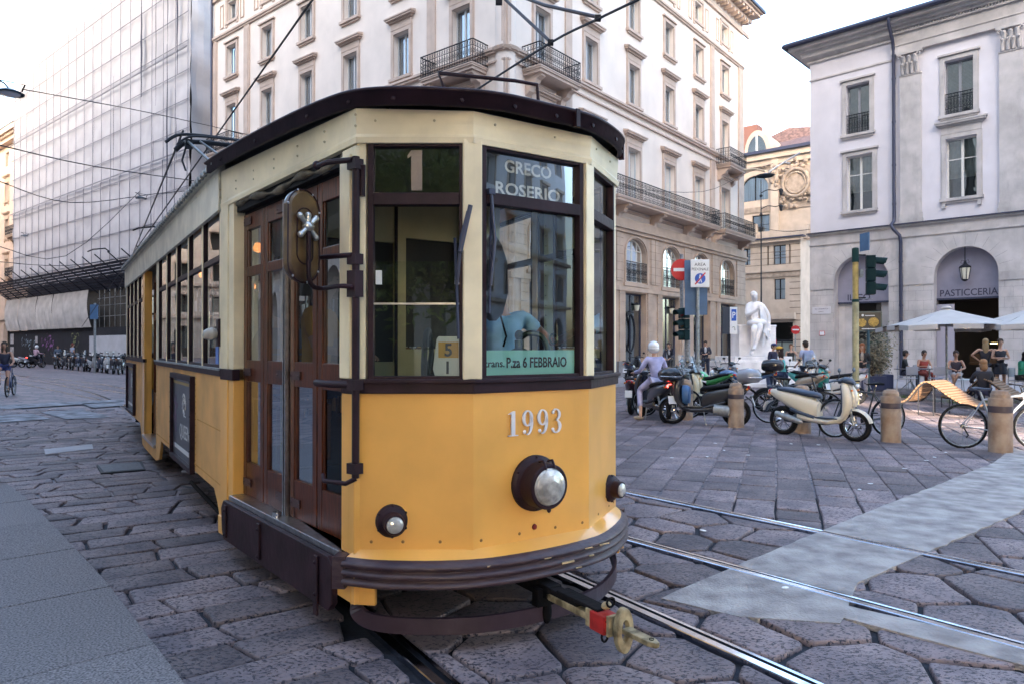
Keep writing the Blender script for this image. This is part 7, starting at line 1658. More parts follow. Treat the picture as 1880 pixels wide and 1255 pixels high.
person('woman in green cardigan seated at the right edge looking at her phone', (15.7,21.5,TERR), face(-60), sit(0.46,0.12,wrL=(-0.05,0.26,0.92),wrR=(0.06,0.26,0.92),head=(0,0.14,1.22)), top=(0.05,0.42,0.28), bottom=(0.05,0.05,0.06), hair=(0.02,0.015,0.015), hairlen=0.3, female=True, legs=0.35)
person('person in grey shirt seated next to the woman in the green cardigan', (16.6,21.5,TERR), face(-120), sit(0.46,0.05), top=(0.30,0.34,0.45), bottom=(0.03,0.03,0.05))
# far left
person('woman in dark vest riding a bicycle towards the viewer, far left edge', (-16.55,22.75,0), face(-62), sit(0.88,0.10,kneeL=(-0.12,0.30,0.70),kneeR=(0.12,0.36,0.88),ankL=(-0.11,0.20,0.22),ankR=(0.11,0.22,0.46),toeL=(-0.11,0.34,0.18),toeR=(0.11,0.36,0.42),wrL=(-0.26,0.50,1.08),wrR=(0.26,0.50,1.08),elL=(-0.28,0.28,1.14),elR=(0.28,0.28,1.14)), top=(0.02,0.02,0.04), bottom=(0.02,0.03,0.12), sleeve=0.0, legs=0.35, hair=(0.03,0.02,0.02), hairlen=0.2, female=True, skin=SKIN2)
bicycle('bicycle','dark bicycle ridden by the woman in the dark vest, far left edge',(-16.50,22.95,0),deg(-64),(0.03,0.05,0.12),fr=0.33)
person('person in pink shirt and white helmet riding the far-left black scooter', (*gp(65,674.5),0), deg(-12), sit(0.80,0.15,kneeL=(-0.2,0.34,0.66),kneeR=(0.2,0.34,0.66),ankL=(-0.2,0.3,0.3),ankR=(0.2,0.3,0.3),toeL=(-0.2,0.45,0.28),toeR=(0.2,0.45,0.28),wrL=(-0.3,0.5,1.05),wrR=(0.3,0.5,1.05)), top=(0.50,0.32,0.38), helmet=(0.65,0.65,0.67), fingers=False)
person('person in grey vest with dark backpack walking past the hoarding, beside the green graffiti', (*gp(133,676),0), face(60), dict(kneeL=(-0.1,0.14,0.5),ankR=(0.1,-0.2,0.12)), top=(0.30,0.33,0.42), bottom=(0.03,0.04,0.12), sleeve=0.3, legs=0.5, hair=(0.15,0.04,0.03), scale=1.08, fingers=False)
person('person in dark clothes standing in front of the hoarding, left of the walker', (*gp(106,675),0), face(-60), dict(), top=(0.08,0.11,0.16), bottom=(0.02,0.02,0.04), fingers=False)
# inside the tram
def tl(x,y,z=0): q = Matrix.Rotation(TH,3,'Z') @ Vector((x,y,z)); return (0.126+q.x,3.966+q.y,z)
drv = person('tram driver in pale blue polo shirt with one arm resting across the cab window', tl(0.44,1.05,0.74), TH+PI, sit(0.62,0.02,shL=(-0.19,0,1.10),shR=(0.19,0,1.10),neck=(0,0,1.19),head=(0.10,0.02,1.34),chest=(0,0,0.98),elL=(-0.40,0.10,0.90),wrL=(-0.56,0.28,1.03),elR=(0.28,0.08,0.82),wrR=(0.18,0.34,0.76)), top=(0.24,0.50,0.76), bottom=(0.02,0.025,0.05), sleeve=0.28, hair=(0.10,0.09,0.08), skin=mat('skin_driver',(0.36,0.20,0.14),0.5,var=0.1,vscale=8))
g = MB(); g.lathe([(0.026,-0.012),(0.030,0),(0.026,0.012)],(-0.545,0.262,1.018),(-0.6,0.66,0.45),n=14); g.build('wristwatch', M_chrome, drv)
person('passenger in orange t-shirt seen through the folding door glass', tl(-0.74,1.66,0.74), TH+PI+0.9, sit(0.55,0.1), top=(0.62,0.28,0.03), bottom=(0.03,0.04,0.10), sleeve=0.4, hair=(0.04,0.03,0.02))
person('passenger in dark top reading, seen deeper through the folding door glass', tl(-0.62,2.9,0.72), TH+0.3, sit(0.46,0.1), top=(0.10,0.12,0.20), bottom=(0.03,0.04,0.10), fingers=False)
# backpack hanging behind the windscreen
t = thing('backpack','black backpack hanging inside the tram cab beside the centre window', 'backpack', tl(0.0,0.0,0), TH)
mb = MB(); mb.loft([(-0.26,0,0,0.02,0.02),(-0.22,0,0,0.07,0.05),(-0.10,0.0,0,0.10,0.08),(0.08,0,0,0.09,0.08),(0.18,0,0,0.06,0.05),(0.24,0,0,0.02,0.02)],14)
o = mb.build('bag_body', mat('black_nylon',(0.012,0.012,0.016),0.6,var=0.3,vscale=10), t); o.location = (-0.13,0.24,2.03); o.rotation_euler = (0,-PI/2,0)
mb = MB(); mb.tube([(-0.13,0.24,2.24),(-0.13,0.24,2.48)],0.008,5); mb.tube([(-0.10,0.2,1.80),(-0.06,0.2,1.68),(-0.08,0.2,1.62)],0.006,4); mb.build('strap', M_black, t)
# ============================================================ STREET FURNITURE, STATUE, TERRACE, WIRES
M_bol = mat('rusty_stone_bollard', (0.34,0.265,0.205), 0.8, col2=(0.22,0.14,0.095), vscale=5, bump=0.25, bscale=30, dirt=0.3)
def bollard(label, loc, h=0.90, r=0.155):
    t = thing('bollard', label, 'bollard', loc, 0, 'stone bollards with a dark band')
    mb = MB(); mb.lathe([(r*1.02,0),(r,0.03),(r,h*0.64)],(0,0,0),n=28); mb.lathe([(r,h*0.75),(r,h*0.86),(r*0.96,h*0.875),(r*0.80,h*0.875),(r*0.82,h*0.93),(r*0.66,h*0.985),(r*0.3,h*1.0),(0,h*1.0)],(0,0,0),n=28); mb.lathe([(r,h*0.64),(r*0.93,h*0.645),(r*0.93,h*0.745),(r,h*0.75)],(0,0,0),n=28); mb.build('shaft', M_bol, t)
    mb = MB(); mb.lathe([(r*0.93,h*0.645),(r*1.01,h*0.65),(r*1.01,h*0.745),(r*0.93,h*0.75)],(0,0,0),n=28); mb.build('band', mat('dark_bollard_band',(0.05,0.035,0.045),0.5), t); return t
bollard('stone bollard in front of the black bicycle wheel, right of the cream scooter', at(1635,811))
bollard('rightmost stone bollard, in front of the silver bicycle', at(1836,830),0.96,0.16)
bollard('stone bollard between the black moped and the blue-tailed motorcycle', at(1351,784))
bollard('stone bollard behind the black moped, beside the rider in lilac', at(1259,770))
bollard('stone bollard mostly hidden under the cream scooter', (5.45,13.1,0))
# --- statue
M_marb = mat('white_marble', (0.80,0.76,0.75), 0.55, var=0.18, vscale=2.5, bump=0.2, bscale=12, dirt=0.12)
SX,SY = 10.15,29.4
t = thing('statue', 'white marble statue of a seated man in a long coat on a stepped pedestal', 'statue', (SX,SY,0), deg(8))
mb = MB(); mb.box(-1.9,1.9,-1.5,1.5,0,0.16); mb.box(-1.65,1.65,-1.25,1.25,0.16,0.34); mb.box(-1.45,1.45,-1.05,1.05,0.34,1.02); mb.box(-1.25,1.25,-0.95,0.95,1.02,1.22); mb.build('pedestal', M_marb, t, bevel=0.02)
mb = MB(); mb.box(-0.72,0.92,-0.25,0.75,1.22,2.48); mb.box(-0.74,0.94,-0.27,0.77,2.44,2.52); mb.build('block_seat', M_marb, t, bevel=0.03)
JS = dict(pelvis=(0,-0.22,2.62),belly=(-0.02,-0.28,2.85),chest=(-0.06,-0.35,3.18),neck=(-0.12,-0.45,3.48),head=(-0.20,-0.52,3.72),hipL=(-0.18,-0.34,2.56),hipR=(0.16,-0.34,2.56),kneeL=(-0.12,-0.92,2.50),kneeR=(-0.40,-0.90,2.38),ankL=(-0.36,-0.90,1.62),ankR=(-0.40,-0.72,1.40),toeL=(-0.52,-1.10,1.50),toeR=(-0.55,-0.92,1.30),shL=(-0.38,-0.38,3.30),shR=(0.26,-0.38,3.28),elL=(-0.50,-0.52,2.88),elR=(0.48,-0.40,2.86),wrL=(-0.32,-0.72,3.05),wrR=(0.46,-0.50,2.52))
Jv = {k: Vector(v) for k,v in JS.items()}
def fig(nodes, name, par, sub=2):
    nd = [(n[1],n[2]*(1.3 if n[2] > 0.05 else 1.2),n[3]*(1.25 if n[2] > 0.05 else 1.2)) for n in nodes]; ix = {n[0]: i for i,n in enumerate(nodes)}; ed = [(ix[n[4]],i) for i,n in enumerate(nodes) if n[4]]; return skin_obj(name, nd, ed, M_marb, par, sub)
N = [('pelvis',Jv['pelvis'],0.22,0.18,None),('belly',Jv['belly'],0.20,0.16,'pelvis'),('chest',Jv['chest'],0.26,0.18,'belly'),('neck',Jv['neck'],0.10,0.09,'chest'),('head',Jv['head'],0.115,0.135,'neck'),('crown',Jv['head']+V3(-0.02,-0.01,0.13),0.10,0.115,'head')]
for s in 'LR':
    N += [('hip'+s,Jv['hip'+s],0.15,0.14,'pelvis'),('knee'+s,Jv['knee'+s],0.105,0.10,'hip'+s),('calf'+s,Jv['knee'+s].lerp(Jv['ank'+s],0.4),0.085,0.085,'knee'+s),('ank'+s,Jv['ank'+s],0.06,0.06,'calf'+s),('toe'+s,Jv['toe'+s],0.055,0.045,'ank'+s),('sh'+s,Jv['sh'+s],0.12,0.12,'chest'),('el'+s,Jv['el'+s],0.095,0.095,'sh'+s),('wr'+s,Jv['wr'+s],0.06,0.06,'el'+s),('pl'+s,Jv['wr'+s]+(Jv['wr'+s]-Jv['el'+s]).normalized()*0.12,0.055,0.03,'wr'+s)]
    d = (Jv['wr'+s]-Jv['el'+s]).normalized(); sd = d.cross(V3(0,1,0)).normalized()
    for f in range(4): a = Jv['wr'+s]+d*0.17+sd*(f-1.5)*0.026; N += [('f%d%s'%(f,s),a,0.014,0.014,'pl'+s),('g%d%s'%(f,s),a+d*(0.08,0.10,0.095,0.07)[f]+V3(0,-0.02,-0.02),0.012,0.012,'f%d%s'%(f,s))]
    a = Jv['wr'+s]+d*0.06-sd*0.06; N += [('t%s'%s,a,0.017,0.017,'pl'+s),('u%s'%s,a+d*0.08-sd*0.03,0.013,0.013,'t%s'%s)]
sf = fig(N,'figure',t)
h = Jv['head']; f = MB(); f.ell(h+V3(-0.02,-0.145,-0.01),(0.02,0.035,0.035)); f.ell(h+V3(-0.02,-0.12,-0.07),(0.05,0.05,0.06)); f.ell(h+V3(-0.01,0.03,0.08),(0.125,0.13,0.12)); f.ell(h+V3(-0.10,0.0,0.04),(0.04,0.07,0.09)); f.ell(h+V3(0.10,0.0,0.04),(0.04,0.07,0.09))
for sx in (-0.045,0.02): f.ell(h+V3(sx,-0.125,0.025),(0.022,0.012,0.012))
f.build('hair', M_marb, t)
# coat: folded sheet hanging from the shoulders over the block
mb = MB()
def fold(px_, amp, seed):
    k = len(px_[0]); m_ = len(px_); V = []
    for i,row in enumerate(px_):
        for j,p in enumerate(row): w = amp*math.sin(j*1.9+seed+0.25*i)*(0.3+0.7*i/m_); V.append((p[0]+w*0.5,p[1]-abs(w),p[2]))
    mb.add(V,[[i*k+j,i*k+j+1,(i+1)*k+j+1,(i+1)*k+j] for i in range(m_-1) for j in range(k-1)],0,True)
def lerp(a,b,t): return tuple(a[i]+(b[i]-a[i])*t for i in range(3))
rows = []
for i in range(12):
    f_ = i/11; L = lerp((0.02,-0.52,3.42),(-0.12,-0.86,2.50-0.40*max(0,f_-0.7)),f_**0.9); R = lerp((0.34,-0.40,3.36),(0.50,-0.58,1.78),f_); rows.append([lerp(L,R,j/15) for j in range(16)])
fold(rows,0.055,0.4)
rows = []
for i in range(10):
    f_ = i/9; L = lerp((-0.42,-0.40,3.34),(-0.36,-0.72,2.50),f_); R = lerp((-0.10,-0.55,3.42),(-0.14,-0.76,2.45),f_); rows.append([lerp(L,R,j/9) for j in range(10)])
fold(rows,0.035,1.4)
rows = []
for i in range(12):
    f_ = i/11; L = lerp((0.10,-0.78,2.50),(0.06,-0.70,1.62),f_); R = lerp((0.52,-0.50,2.58),(0.46,-0.40,1.95),f_); rows.append([lerp(L,R,j/11) for j in range(12)])
fold(rows,0.07,2.2)
mb.ell((-0.02,-0.30,3.0),(0.44,0.27,0.50),16,10); mb.ell((-0.08,-0.52,2.58),(0.40,0.44,0.20),16,8); mb.ell((-0.06,-0.33,3.30),(0.42,0.22,0.20),14,8); mb.build('coat', M_marb, t)
mb = MB(); mb.loft([(0.36,-0.36,2.62,0.08,0.08),(0.45,-0.42,2.42,0.09,0.14),(0.52,-0.42,2.22,0.05,0.05)],10); mb.build('hat_in_hand', M_marb, t)
# --- signs and traffic lights
def disc_sign(parent, c, r, name='no_entry_disc', rim=True):
    mb = MB(); mb.lathe([(0,0),(r,0),(r,0.012),(0,0.012)],c,(0,-1,0),n=32); q = mb.build(name, M_red if rim else M_white, parent)
    mb = MB(); mb.box(c[0]-r*0.76,c[0]+r*0.76,c[1]-0.016,c[1]-0.012,c[2]-r*0.15,c[2]+r*0.15); mb.build('white_bar', M_white, q); return q
M_blue = mat('sign_blue',(0.02,0.09,0.42),0.4); M_bluebd = mat('blue_board_back',(0.06,0.13,0.24),0.5,var=0.15,vscale=4)
def traffic_head(parent, c, rz, s=1.0, side=True):
    e = MB(); M_tl = mat('signal_green_black',(0.006,0.022,0.024),0.75,spec=0.15)
    R = Matrix.Rotation(rz,4,'Z'); e.T = Matrix.Translation(c) @ R
    for k in range(3):
        z = -k*0.33*s; e.box(-0.15*s,0.15*s,-0.10*s,0.10*s,z-0.155*s,z+0.155*s)
        V = []; n = 12
        for i in range(n+1):
            a = -0.25+ (PI+0.5)*i/n
            V += [(0.125*s*math.cos(a),-0.10*s,z+0.125*s*math.sin(a)),(0.12*s*math.cos(a),-0.33*s-0.05*s*math.sin(a),z-0.03*s+0.12*s*math.sin(a))]
        e.add(V,[[2*i,2*i+2,2*i+3,2*i+1] for i in range(n)],0,True)
    q = e.build('signal_head', M_tl, parent, bevel=0.01)
    for k,(c_,nm) in enumerate((((0.10,0.01,0.01),'red'),((0.10,0.06,0.01),'amber'),((0.01,0.08,0.05),'green'))):
        e = MB(); e.T = Matrix.Translation(c) @ R; e.lathe([(0.115*s,0),(0.08*s,0.02),(0,0.035)],(0,-0.10*s,-k*0.33*s),(0,-1,0),n=18); e.build('lens', mat('unlit_lens_'+nm,c_,0.25,coat=0.5), q)
    return q
# foreground pole: pale yellow with green head
t = thing('traffic_light', 'tall pale yellow pole carrying a green three-lamp traffic light seen from the side', 'traffic light', (*gp(1571,742),0))
mb = MB(); mb.lathe([(0.085,0),(0.085,2.9)],(0,0,0),n=16); mb.lathe([(0.078,2.9),(0.078,4.0)],(0,0,0),n=16,mi=1); mb.lathe([(0.09,3.98),(0.09,4.34),(0.08,4.38),(0,4.40)],(0,0,0),n=16,mi=2); mb.lathe([(0.092,2.86),(0.092,2.94)],(0,0,0),n=16,mi=2); mb.build('pole',[mat('chalky_yellow',(0.36,0.33,0.19),0.6,var=0.3,vscale=6,bump=0.2,bscale=20),mat('warm_yellow_pole',(0.40,0.29,0.09),0.55,var=0.3,vscale=8),mat('bottle_green_housing',(0.010,0.04,0.036),0.6,spec=0.2)],t)
traffic_head(t,(0.40,-0.05,3.98),deg(70),1.12)
mb = MB(); mb.cbox((0.17,0,4.18),(0.22,0.04,0.04)); mb.cbox((0.17,0,2.98),(0.22,0.04,0.04)); mb.box(0.11,0.20,-0.05,0.05,3.55,3.78,1); mb.lathe([(0.14,0),(0.13,0.012)],(0.32,0,2.95),(0,0,1),n=16,mi=1); mb.build('bracket',[M_iron,M_grey],t)
mb = MB(); mb.cbox((0.26,0.0,4.55),(0.035,0.34,0.50),rz=0.25); mb.build('blue_sign_edge', M_bluebd, t)
# menu board on its own post behind
t = thing('menu_board', 'black menu board with two dish pictures on a dark post behind the yellow pole', 'menu board', (*gp(1594,724),0), deg(-18))
mb = MB(); mb.tube([(0,0,0),(0,0,2.2)],0.05,8); mb.lathe([(0.22,0),(0.22,0.04),(0.06,0.06)],(0,0,0),n=16); mb.build('post', mat('dark_teal_post',(0.03,0.07,0.09),0.5), t)
mb = MB(); mb.box(-0.40,0.42,-0.03,0.03,2.12,2.80); mb.box(-0.36,0.38,-0.035,-0.03,2.16,2.76,1); q = mb.build('board',[mat('board_teal_frame',(0.03,0.06,0.07),0.4),mat('board_black',(0.008,0.008,0.008),0.4)],t)
mb = MB(); mb.lathe([(0.16,0),(0,0.004)],(0.16,-0.036,2.44),(0,-1,0),n=20); mb.lathe([(0.15,0),(0,0.004)],(-0.20,-0.036,2.42),(0,-1,0),n=7); mb.build('dish_picture', mat('pizza_yellow',(0.42,0.26,0.05),0.5,var=0.6,vscale=20), q)
mb = MB(); mb.box(-0.2,0.22,-0.038,-0.035,2.20,2.23); mb.box(-0.1,0.2,-0.038,-0.035,2.64,2.67); mb.lathe([(0.04,0),(0,0.003)],(-0.17,-0.036,2.67),(0,-1,0),n=10); mb.build('caption_bar', M_plate, q)
# left cluster: signal pole with no-entry disc
t = thing('traffic_light', 'grey signal pole with a round no entry sign above a dark green traffic light', 'traffic light', (*gp(1262,742),0))
mb = MB(); mb.lathe([(0.08,0),(0.08,2.2)],(0,0,0),n=14); mb.lathe([(0.05,2.2),(0.05,4.2)],(-0.16,0.0,0),n=12); mb.build('pole', mat('mottled_grey_pole',(0.26,0.27,0.29),0.6,var=0.4,vscale=20), t)
disc_sign(t,(-0.18,-0.08,3.76),0.30)
traffic_head(t,(-0.10,-0.03,2.55),deg(-62),0.92)
t = thing('street_sign', 'white square sign reading area pedonale on a galvanised pole with dark blue boards behind', 'sign', (*gp(1281,745),0))
mb = MB(); mb.lathe([(0.05,0),(0.05,3.55)],(0,0,0),n=12); mb.build('pole', M_grey, t)
mb = MB(); mb.box(-0.21,0.30,-0.09,-0.06,3.22,3.98); q = mb.build('sign_plate', M_white, t, bevel=0.02)
text('lettering','AREA',0.125,M_iron,q,(0.045,-0.092,3.80),(PI/2,0,0),0.001); text('lettering','PEDONALE',0.105,M_iron,q,(0.045,-0.092,3.68),(PI/2,0,0),0.001,sx=0.88)
mb = MB(); mb.lathe([(0.145,0),(0,0.002)],(0.045,-0.0915,3.46),(0,-1,0),n=28); mb.build('blue_disc', M_blue, q)
mb = MB(); c = (0.045,-0.096,3.46); mb.lathe([(0.022,0),(0,0.002)],(c[0],c[1],c[2]+0.085),(0,-1,0),n=12); mb.prism([(c[0]-0.03,c[2]+0.055),(c[0]+0.03,c[2]+0.055),(c[0]+0.025,c[2]-0.02),(c[0]+0.05,c[2]-0.11),(c[0]+0.025,c[2]-0.11),(c[0],c[2]-0.03),(c[0]-0.03,c[2]-0.11),(c[0]-0.055,c[2]-0.11),(c[0]-0.025,c[2]-0.02)],-0.099,-0.096,'y'); mb.build('pedestrian_symbol', M_white, q)
mb = MB(); mb.cbox((0.045,-0.103,3.46),(0.42,0.003,0.035),ry=-0.85); mb.build('red_bar', M_red, q)
mb = MB(); mb.box(-0.33,0.28,0.06,0.09,2.48,3.22); mb.box(-0.33,-0.05,0.10,0.13,3.22,3.98); mb.build('blue_board', M_bluebd, t)
t = thing('street_sign', 'parking sign, white letter on blue, hanging left of the statue', 'sign', (*gp(1340,722),0))
mb = MB(); mb.lathe([(0.04,0),(0.04,3.0)],(0.0,0.05,0),n=10); mb.build('pole', M_iron, t)
mb = MB(); mb.box(-0.24,0.0,0.0,0.08,2.05,2.98); mb.build('sign_box', mat('dark_navy_box',(0.02,0.03,0.05),0.5), t)
mb = MB(); mb.box(0.0,0.25,-0.03,0.0,2.05,2.98); q = mb.build('sign_plate', M_white, t)
mb = MB(); mb.box(0.045,0.215,-0.034,-0.03,2.50,2.90); mb.build('blue_field', M_blue, q)
text('lettering','P',0.30,M_white,q,(0.125,-0.035,2.60),(PI/2,0,0),0.001,sx=0.8,bold=0.004)
mb = MB(); mb.tube([(0.07,-0.034,2.27),(0.12,-0.034,2.30),(0.17,-0.034,2.26)],0.01,4); mb.tube([(0.16,-0.034,2.24),(0.17,-0.034,2.17)],0.01,4); mb.build('arrow_mark', M_iron, q)
t = thing('street_sign', 'small no entry sign on a thin post in front of the far shop entrance', 'sign', (19.3,47.5,0))
mb = MB(); mb.tube([(0,0,0),(0,0,3.1)],0.04,8); mb.build('pole', M_grey, t); disc_sign(t,(0,-0.06,2.75),0.30)
t = thing('street_sign', 'round red-rimmed white sign low behind the statue, near the frosted shopfront', 'sign', (15.6,42,0))
mb = MB(); mb.tube([(0,0,0),(0,0,2.0)],0.04,8); mb.build('pole', M_grey, t); mb = MB(); mb.lathe([(0.34,0),(0.34,0.01),(0,0.012)],(0,-0.05,1.9),(0,-1,0),n=24); q = mb.build('red_rim', M_red, t); mb = MB(); mb.lathe([(0.25,0),(0,0.004)],(0,-0.063,1.9),(0,-1,0),n=24); mb.build('blue_disc', M_bluebd, q)
# --- wavy timber loungers
M_slat = mat('larch_slats', (0.20,0.115,0.065), 0.6, var=0.35, vscale=3, stretch=(1,9,9), island=0.15, bump=0.15, bscale=30)
def lounger(label, loc, rz, prof):
    t = thing('lounger', label, 'bench', loc, rz, 'wavy wooden loungers on the square'); W_ = 0.58
    pts = catmull([(p[0],0,p[1]) for p in prof],8); L = [0]
    for a,b in zip(pts,pts[1:]): L.append(L[-1]+(b-a).length)
    k = 0; s = 0.03
    while s < L[-1]:
        while L[k+1] < s: k += 1
        f = (s-L[k])/(L[k+1]-L[k]); p = pts[k].lerp(pts[k+1],f); d = pts[k+1]-pts[k]; mb = MB(); mb.cbox((p.x,0,p.z+0.02),(0.062,2*W_,0.028),ry=-math.atan2(d.z,d.x)); mb.build('slat', M_slat, t); s += 0.085
    mb = MB()
    for sy in (-1,1):
        mb.tube([(p.x,sy*(W_-0.06),p.z-0.01) for p in pts],0.022,6)
    for i,(x,z) in enumerate(prof):
        if i in (0,len(prof)-1,len(prof)//2-1,len(prof)//2+1):
            for sy in (-1,1): mb.tube([(x,sy*(W_-0.06),z-0.01),(x,sy*(W_-0.06),0)],0.013,5)
    mb.build('frame', M_iron, t); return t
P_ = [(-0.95,0.29),(-0.7,0.27),(-0.46,0.33),(-0.20,0.66),(-0.05,0.78),(0.12,0.73),(0.5,0.45),(0.85,0.29),(1.3,0.33)]
lounger('wavy slatted wooden lounger nearest the viewer, with its sunlit left slope', (10.15,16.7,0), deg(-50), P_)
lounger('wavy slatted wooden lounger behind the first, with a person slouching on it', (12.5,18.3,0), deg(-46), P_)
# --- cafe parasols, tables, chairs
M_can = mat('pale_grey_canvas', (0.46,0.43,0.41), 0.9, var=0.08, vscale=2)
def parasol(label, loc, rz, w=1.52, z0=2.20, z1=2.74):
    t = thing('parasol', label, 'parasol', loc, rz, 'cafe parasols'); c = [(-w,-w),(w,-w),(w,w),(-w,w)]; mb = MB()
    for i in range(4):
        a,b = c[i],c[(i+1)%4]; n = 8
        for j in range(n):
            p = (a[0]+(b[0]-a[0])*j/n,a[1]+(b[1]-a[1])*j/n); q = (a[0]+(b[0]-a[0])*(j+1)/n,a[1]+(b[1]-a[1])*(j+1)/n)
            sg = lambda u: 0.05*math.sin(PI*u/n)
            rows = []
            for k in range(6): f = k/5; rows.append([(p[0]*(1-f),p[1]*(1-f),z0+sg(j)*(1-f)+(z1-z0)*f**1.15),(q[0]*(1-f),q[1]*(1-f),z0+sg(j+1)*(1-f)+(z1-z0)*f**1.15)])
            for r0,r1 in zip(rows,rows[1:]): mb.add([r0[0],r0[1],r1[1],r1[0]],[(0,1,2,3)],0,True)
            if j not in (2,5): mb.add([(p[0],p[1],z0+sg(j)),(q[0],q[1],z0+sg(j+1)),(q[0],q[1],z0+sg(j+1)-0.14),(p[0],p[1],z0+sg(j)-0.14)],[(0,1,2,3)])
    mb.ell((0,0,z1+0.02),(0.14,0.14,0.06),10,6); mb.build('canopy', M_can, t)
    mb = MB(); mb.tube([(0,0,0.05),(0,0,z1)],0.03,10); mb.box(-0.4,0.4,-0.4,0.4,0,0.07); mb.build('pole', M_grey, t)
    mb = MB()
    for a,b in c+[(0,-w),(w,0),(0,w),(-w,0)]: mb.tube([(0,0,z1-0.04),(a*0.97,b*0.97,z0-0.02)],0.014,5)
    mb.build('rib', M_iron, t); return t
parasol('pale grey square parasol over the cafe tables, left of its pair', (12.9,20.7,0.0), deg(-12))
parasol('pale grey square parasol at the right edge of the picture', (14.95,19.9,0.0), deg(-12))
M_chair = mat('pale_grey_chair',(0.40,0.40,0.45),0.5)
def chair(label, loc, rz):
    t = thing('chair', label, 'chair', loc, rz, 'pale cafe chairs'); mb = MB(); mb.box(-0.22,0.22,-0.22,0.22,0.44,0.465); mb.build('seat', M_chair, t, bevel=0.01)
    mb = MB(); mb.box(-0.22,0.22,0.20,0.225,0.56,0.84); mb.build('backrest', M_chair, t, bevel=0.01)
    for sx in (-1,1):
        for sy in (-1,1): mb = MB(); mb.tube([(sx*0.2,sy*0.2,0.44 if sy < 0 else 0.84),(sx*0.2,sy*0.2,0.44),(sx*0.23,sy*0.23,0)],0.012,6); mb.build('leg', M_grey, t)
    return t
def table(label, loc, rz):
    t = thing('table', label, 'table', loc, rz, 'cafe tables'); mb = MB(); mb.box(-0.36,0.36,-0.36,0.36,0.72,0.745); mb.build('tabletop', mat('dark_tabletop',(0.05,0.05,0.07),0.4), t, bevel=0.005)
    mb = MB(); mb.tube([(0,0,0.72),(0,0,0.32)],0.025,8)
    for k in range(3): a = 2*PI*k/3+0.5; mb.tube([(0,0,0.34),(0.34*math.cos(a),0.34*math.sin(a),0.0)],0.018,6)
    mb.build('tripod_leg', M_grey, t)
    return t
table('dark square cafe table with tripod foot beside the dark shrub', (13.55,23.7,TERR), deg(10)); table('dark cafe table in front of the woman in the red dress', (14.55,24.3,TERR), deg(-10)); table('cafe table beside the woman in the green cardigan', (16.3,20.9,TERR), deg(-10))
chair('pale chair pushed in at the left side of the front cafe table', (13.15,23.2,TERR), deg(190)); chair('pale chair pushed in at the right side of the front cafe table', (14.15,23.2,TERR), deg(172)); chair('pale empty chair between the woman in black strap top and the standing women', (15.05,22.4,TERR), deg(170))
chair('pale chair under the woman in the red dress', (14.85,25.25,TERR), deg(0)); chair('pale chair under the woman in black strap top', (14.9,23.45,TERR), deg(-25)); chair('pale chair under the woman in the green cardigan', (15.7,21.6,TERR), deg(30)); chair('pale chair under the person in grey shirt', (16.6,21.6,TERR), deg(-30)); chair('pale chair under the man in black by the shrub', (14.0,24.9,TERR), deg(60))
def glass_cup(label, loc):
    t = thing('cup', label, 'cup', loc, 0); mb = MB(); mb.lathe([(0.0,0),(0.028,0),(0.036,0.09),(0.034,0.09),(0.026,0.006),(0,0.006)],(0,0,0),n=14); mb.build('bowl', M_white, t)
glass_cup('white cup on the front cafe table beside the shrub', (13.5,23.6,TERR+0.746)); glass_cup('white cup on the table of the woman in the red dress', (14.5,24.2,TERR+0.746))
# --- shrubs in planters
def leafy(mb, c, r, n, size, seed, mi=0):
    rnd = random.Random(seed)
    clumps = [(Vector((rnd.gauss(0,0.5)*r[0],rnd.gauss(0,0.5)*r[1],rnd.gauss(0,0.5)*r[2])),rnd.uniform(0.25,0.5)) for _ in range(14)]
    for k in range(n):
        cc,rr = rnd.choice(clumps); p = Vector(c)+cc+Vector((rnd.gauss(0,1)*rr*r[0],rnd.gauss(0,1)*rr*r[1],rnd.gauss(0,1)*rr*r[2]))*0.8
        a = Vector((rnd.gauss(0,1),rnd.gauss(0,1),rnd.gauss(0,1))).normalized(); b = a.orthogonal().normalized(); s = size*rnd.uniform(0.6,1.4)
        mb.add([p-a*s,p+b*s*0.45,p+a*s,p-b*s*0.45],[(0,1,2,3)],mi)
def shrub(label, loc, r, m, n, size, seed, pot=True):
    t = thing('shrub', label, 'plant', loc, 0); mb = MB(); leafy(mb,(0,0,0.55+r[2]),r,n,size,seed); mb.build('foliage', m, t)
    mb = MB(); rnd = random.Random(seed)
    for k in range(9): a = rnd.uniform(0,2*PI); mb.tube([(0,0,0.4),(r[0]*0.3*math.cos(a),r[1]*0.3*math.sin(a),0.55+r[2]*0.6),(r[0]*0.8*math.cos(a),r[1]*0.8*math.sin(a),0.5+r[2]*rnd.uniform(0.8,1.7))],[0.018,0.012,0.004],5)
    mb.build('stem', mat('twig_brown',(0.08,0.05,0.03),0.8), t)
    mb = MB(); mb.prism([(-0.38,-0.22),(0.38,-0.22),(0.38,0.22),(-0.38,0.22)],0,0.5); mb.build('planter', mat('navy_planter',(0.03,0.04,0.10),0.5), t, bevel=0.02)
M_lf1 = mat('dark_leaf',(0.035,0.055,0.02),0.6,var=0.4,island=0.5); M_lf2 = mat('dry_straw_leaf',(0.20,0.16,0.10),0.7,island=0.5)
shrub('dark green shrub in a navy planter left of the cafe tables',(13.35,25.3,TERR),(0.55,0.45,0.62),M_lf1,1500,0.055,21)
shrub('pale dry grassy shrub in a navy planter right of the red-haired woman',(12.35,23.9,TERR),(0.50,0.4,0.55),M_lf2,1300,0.06,22)
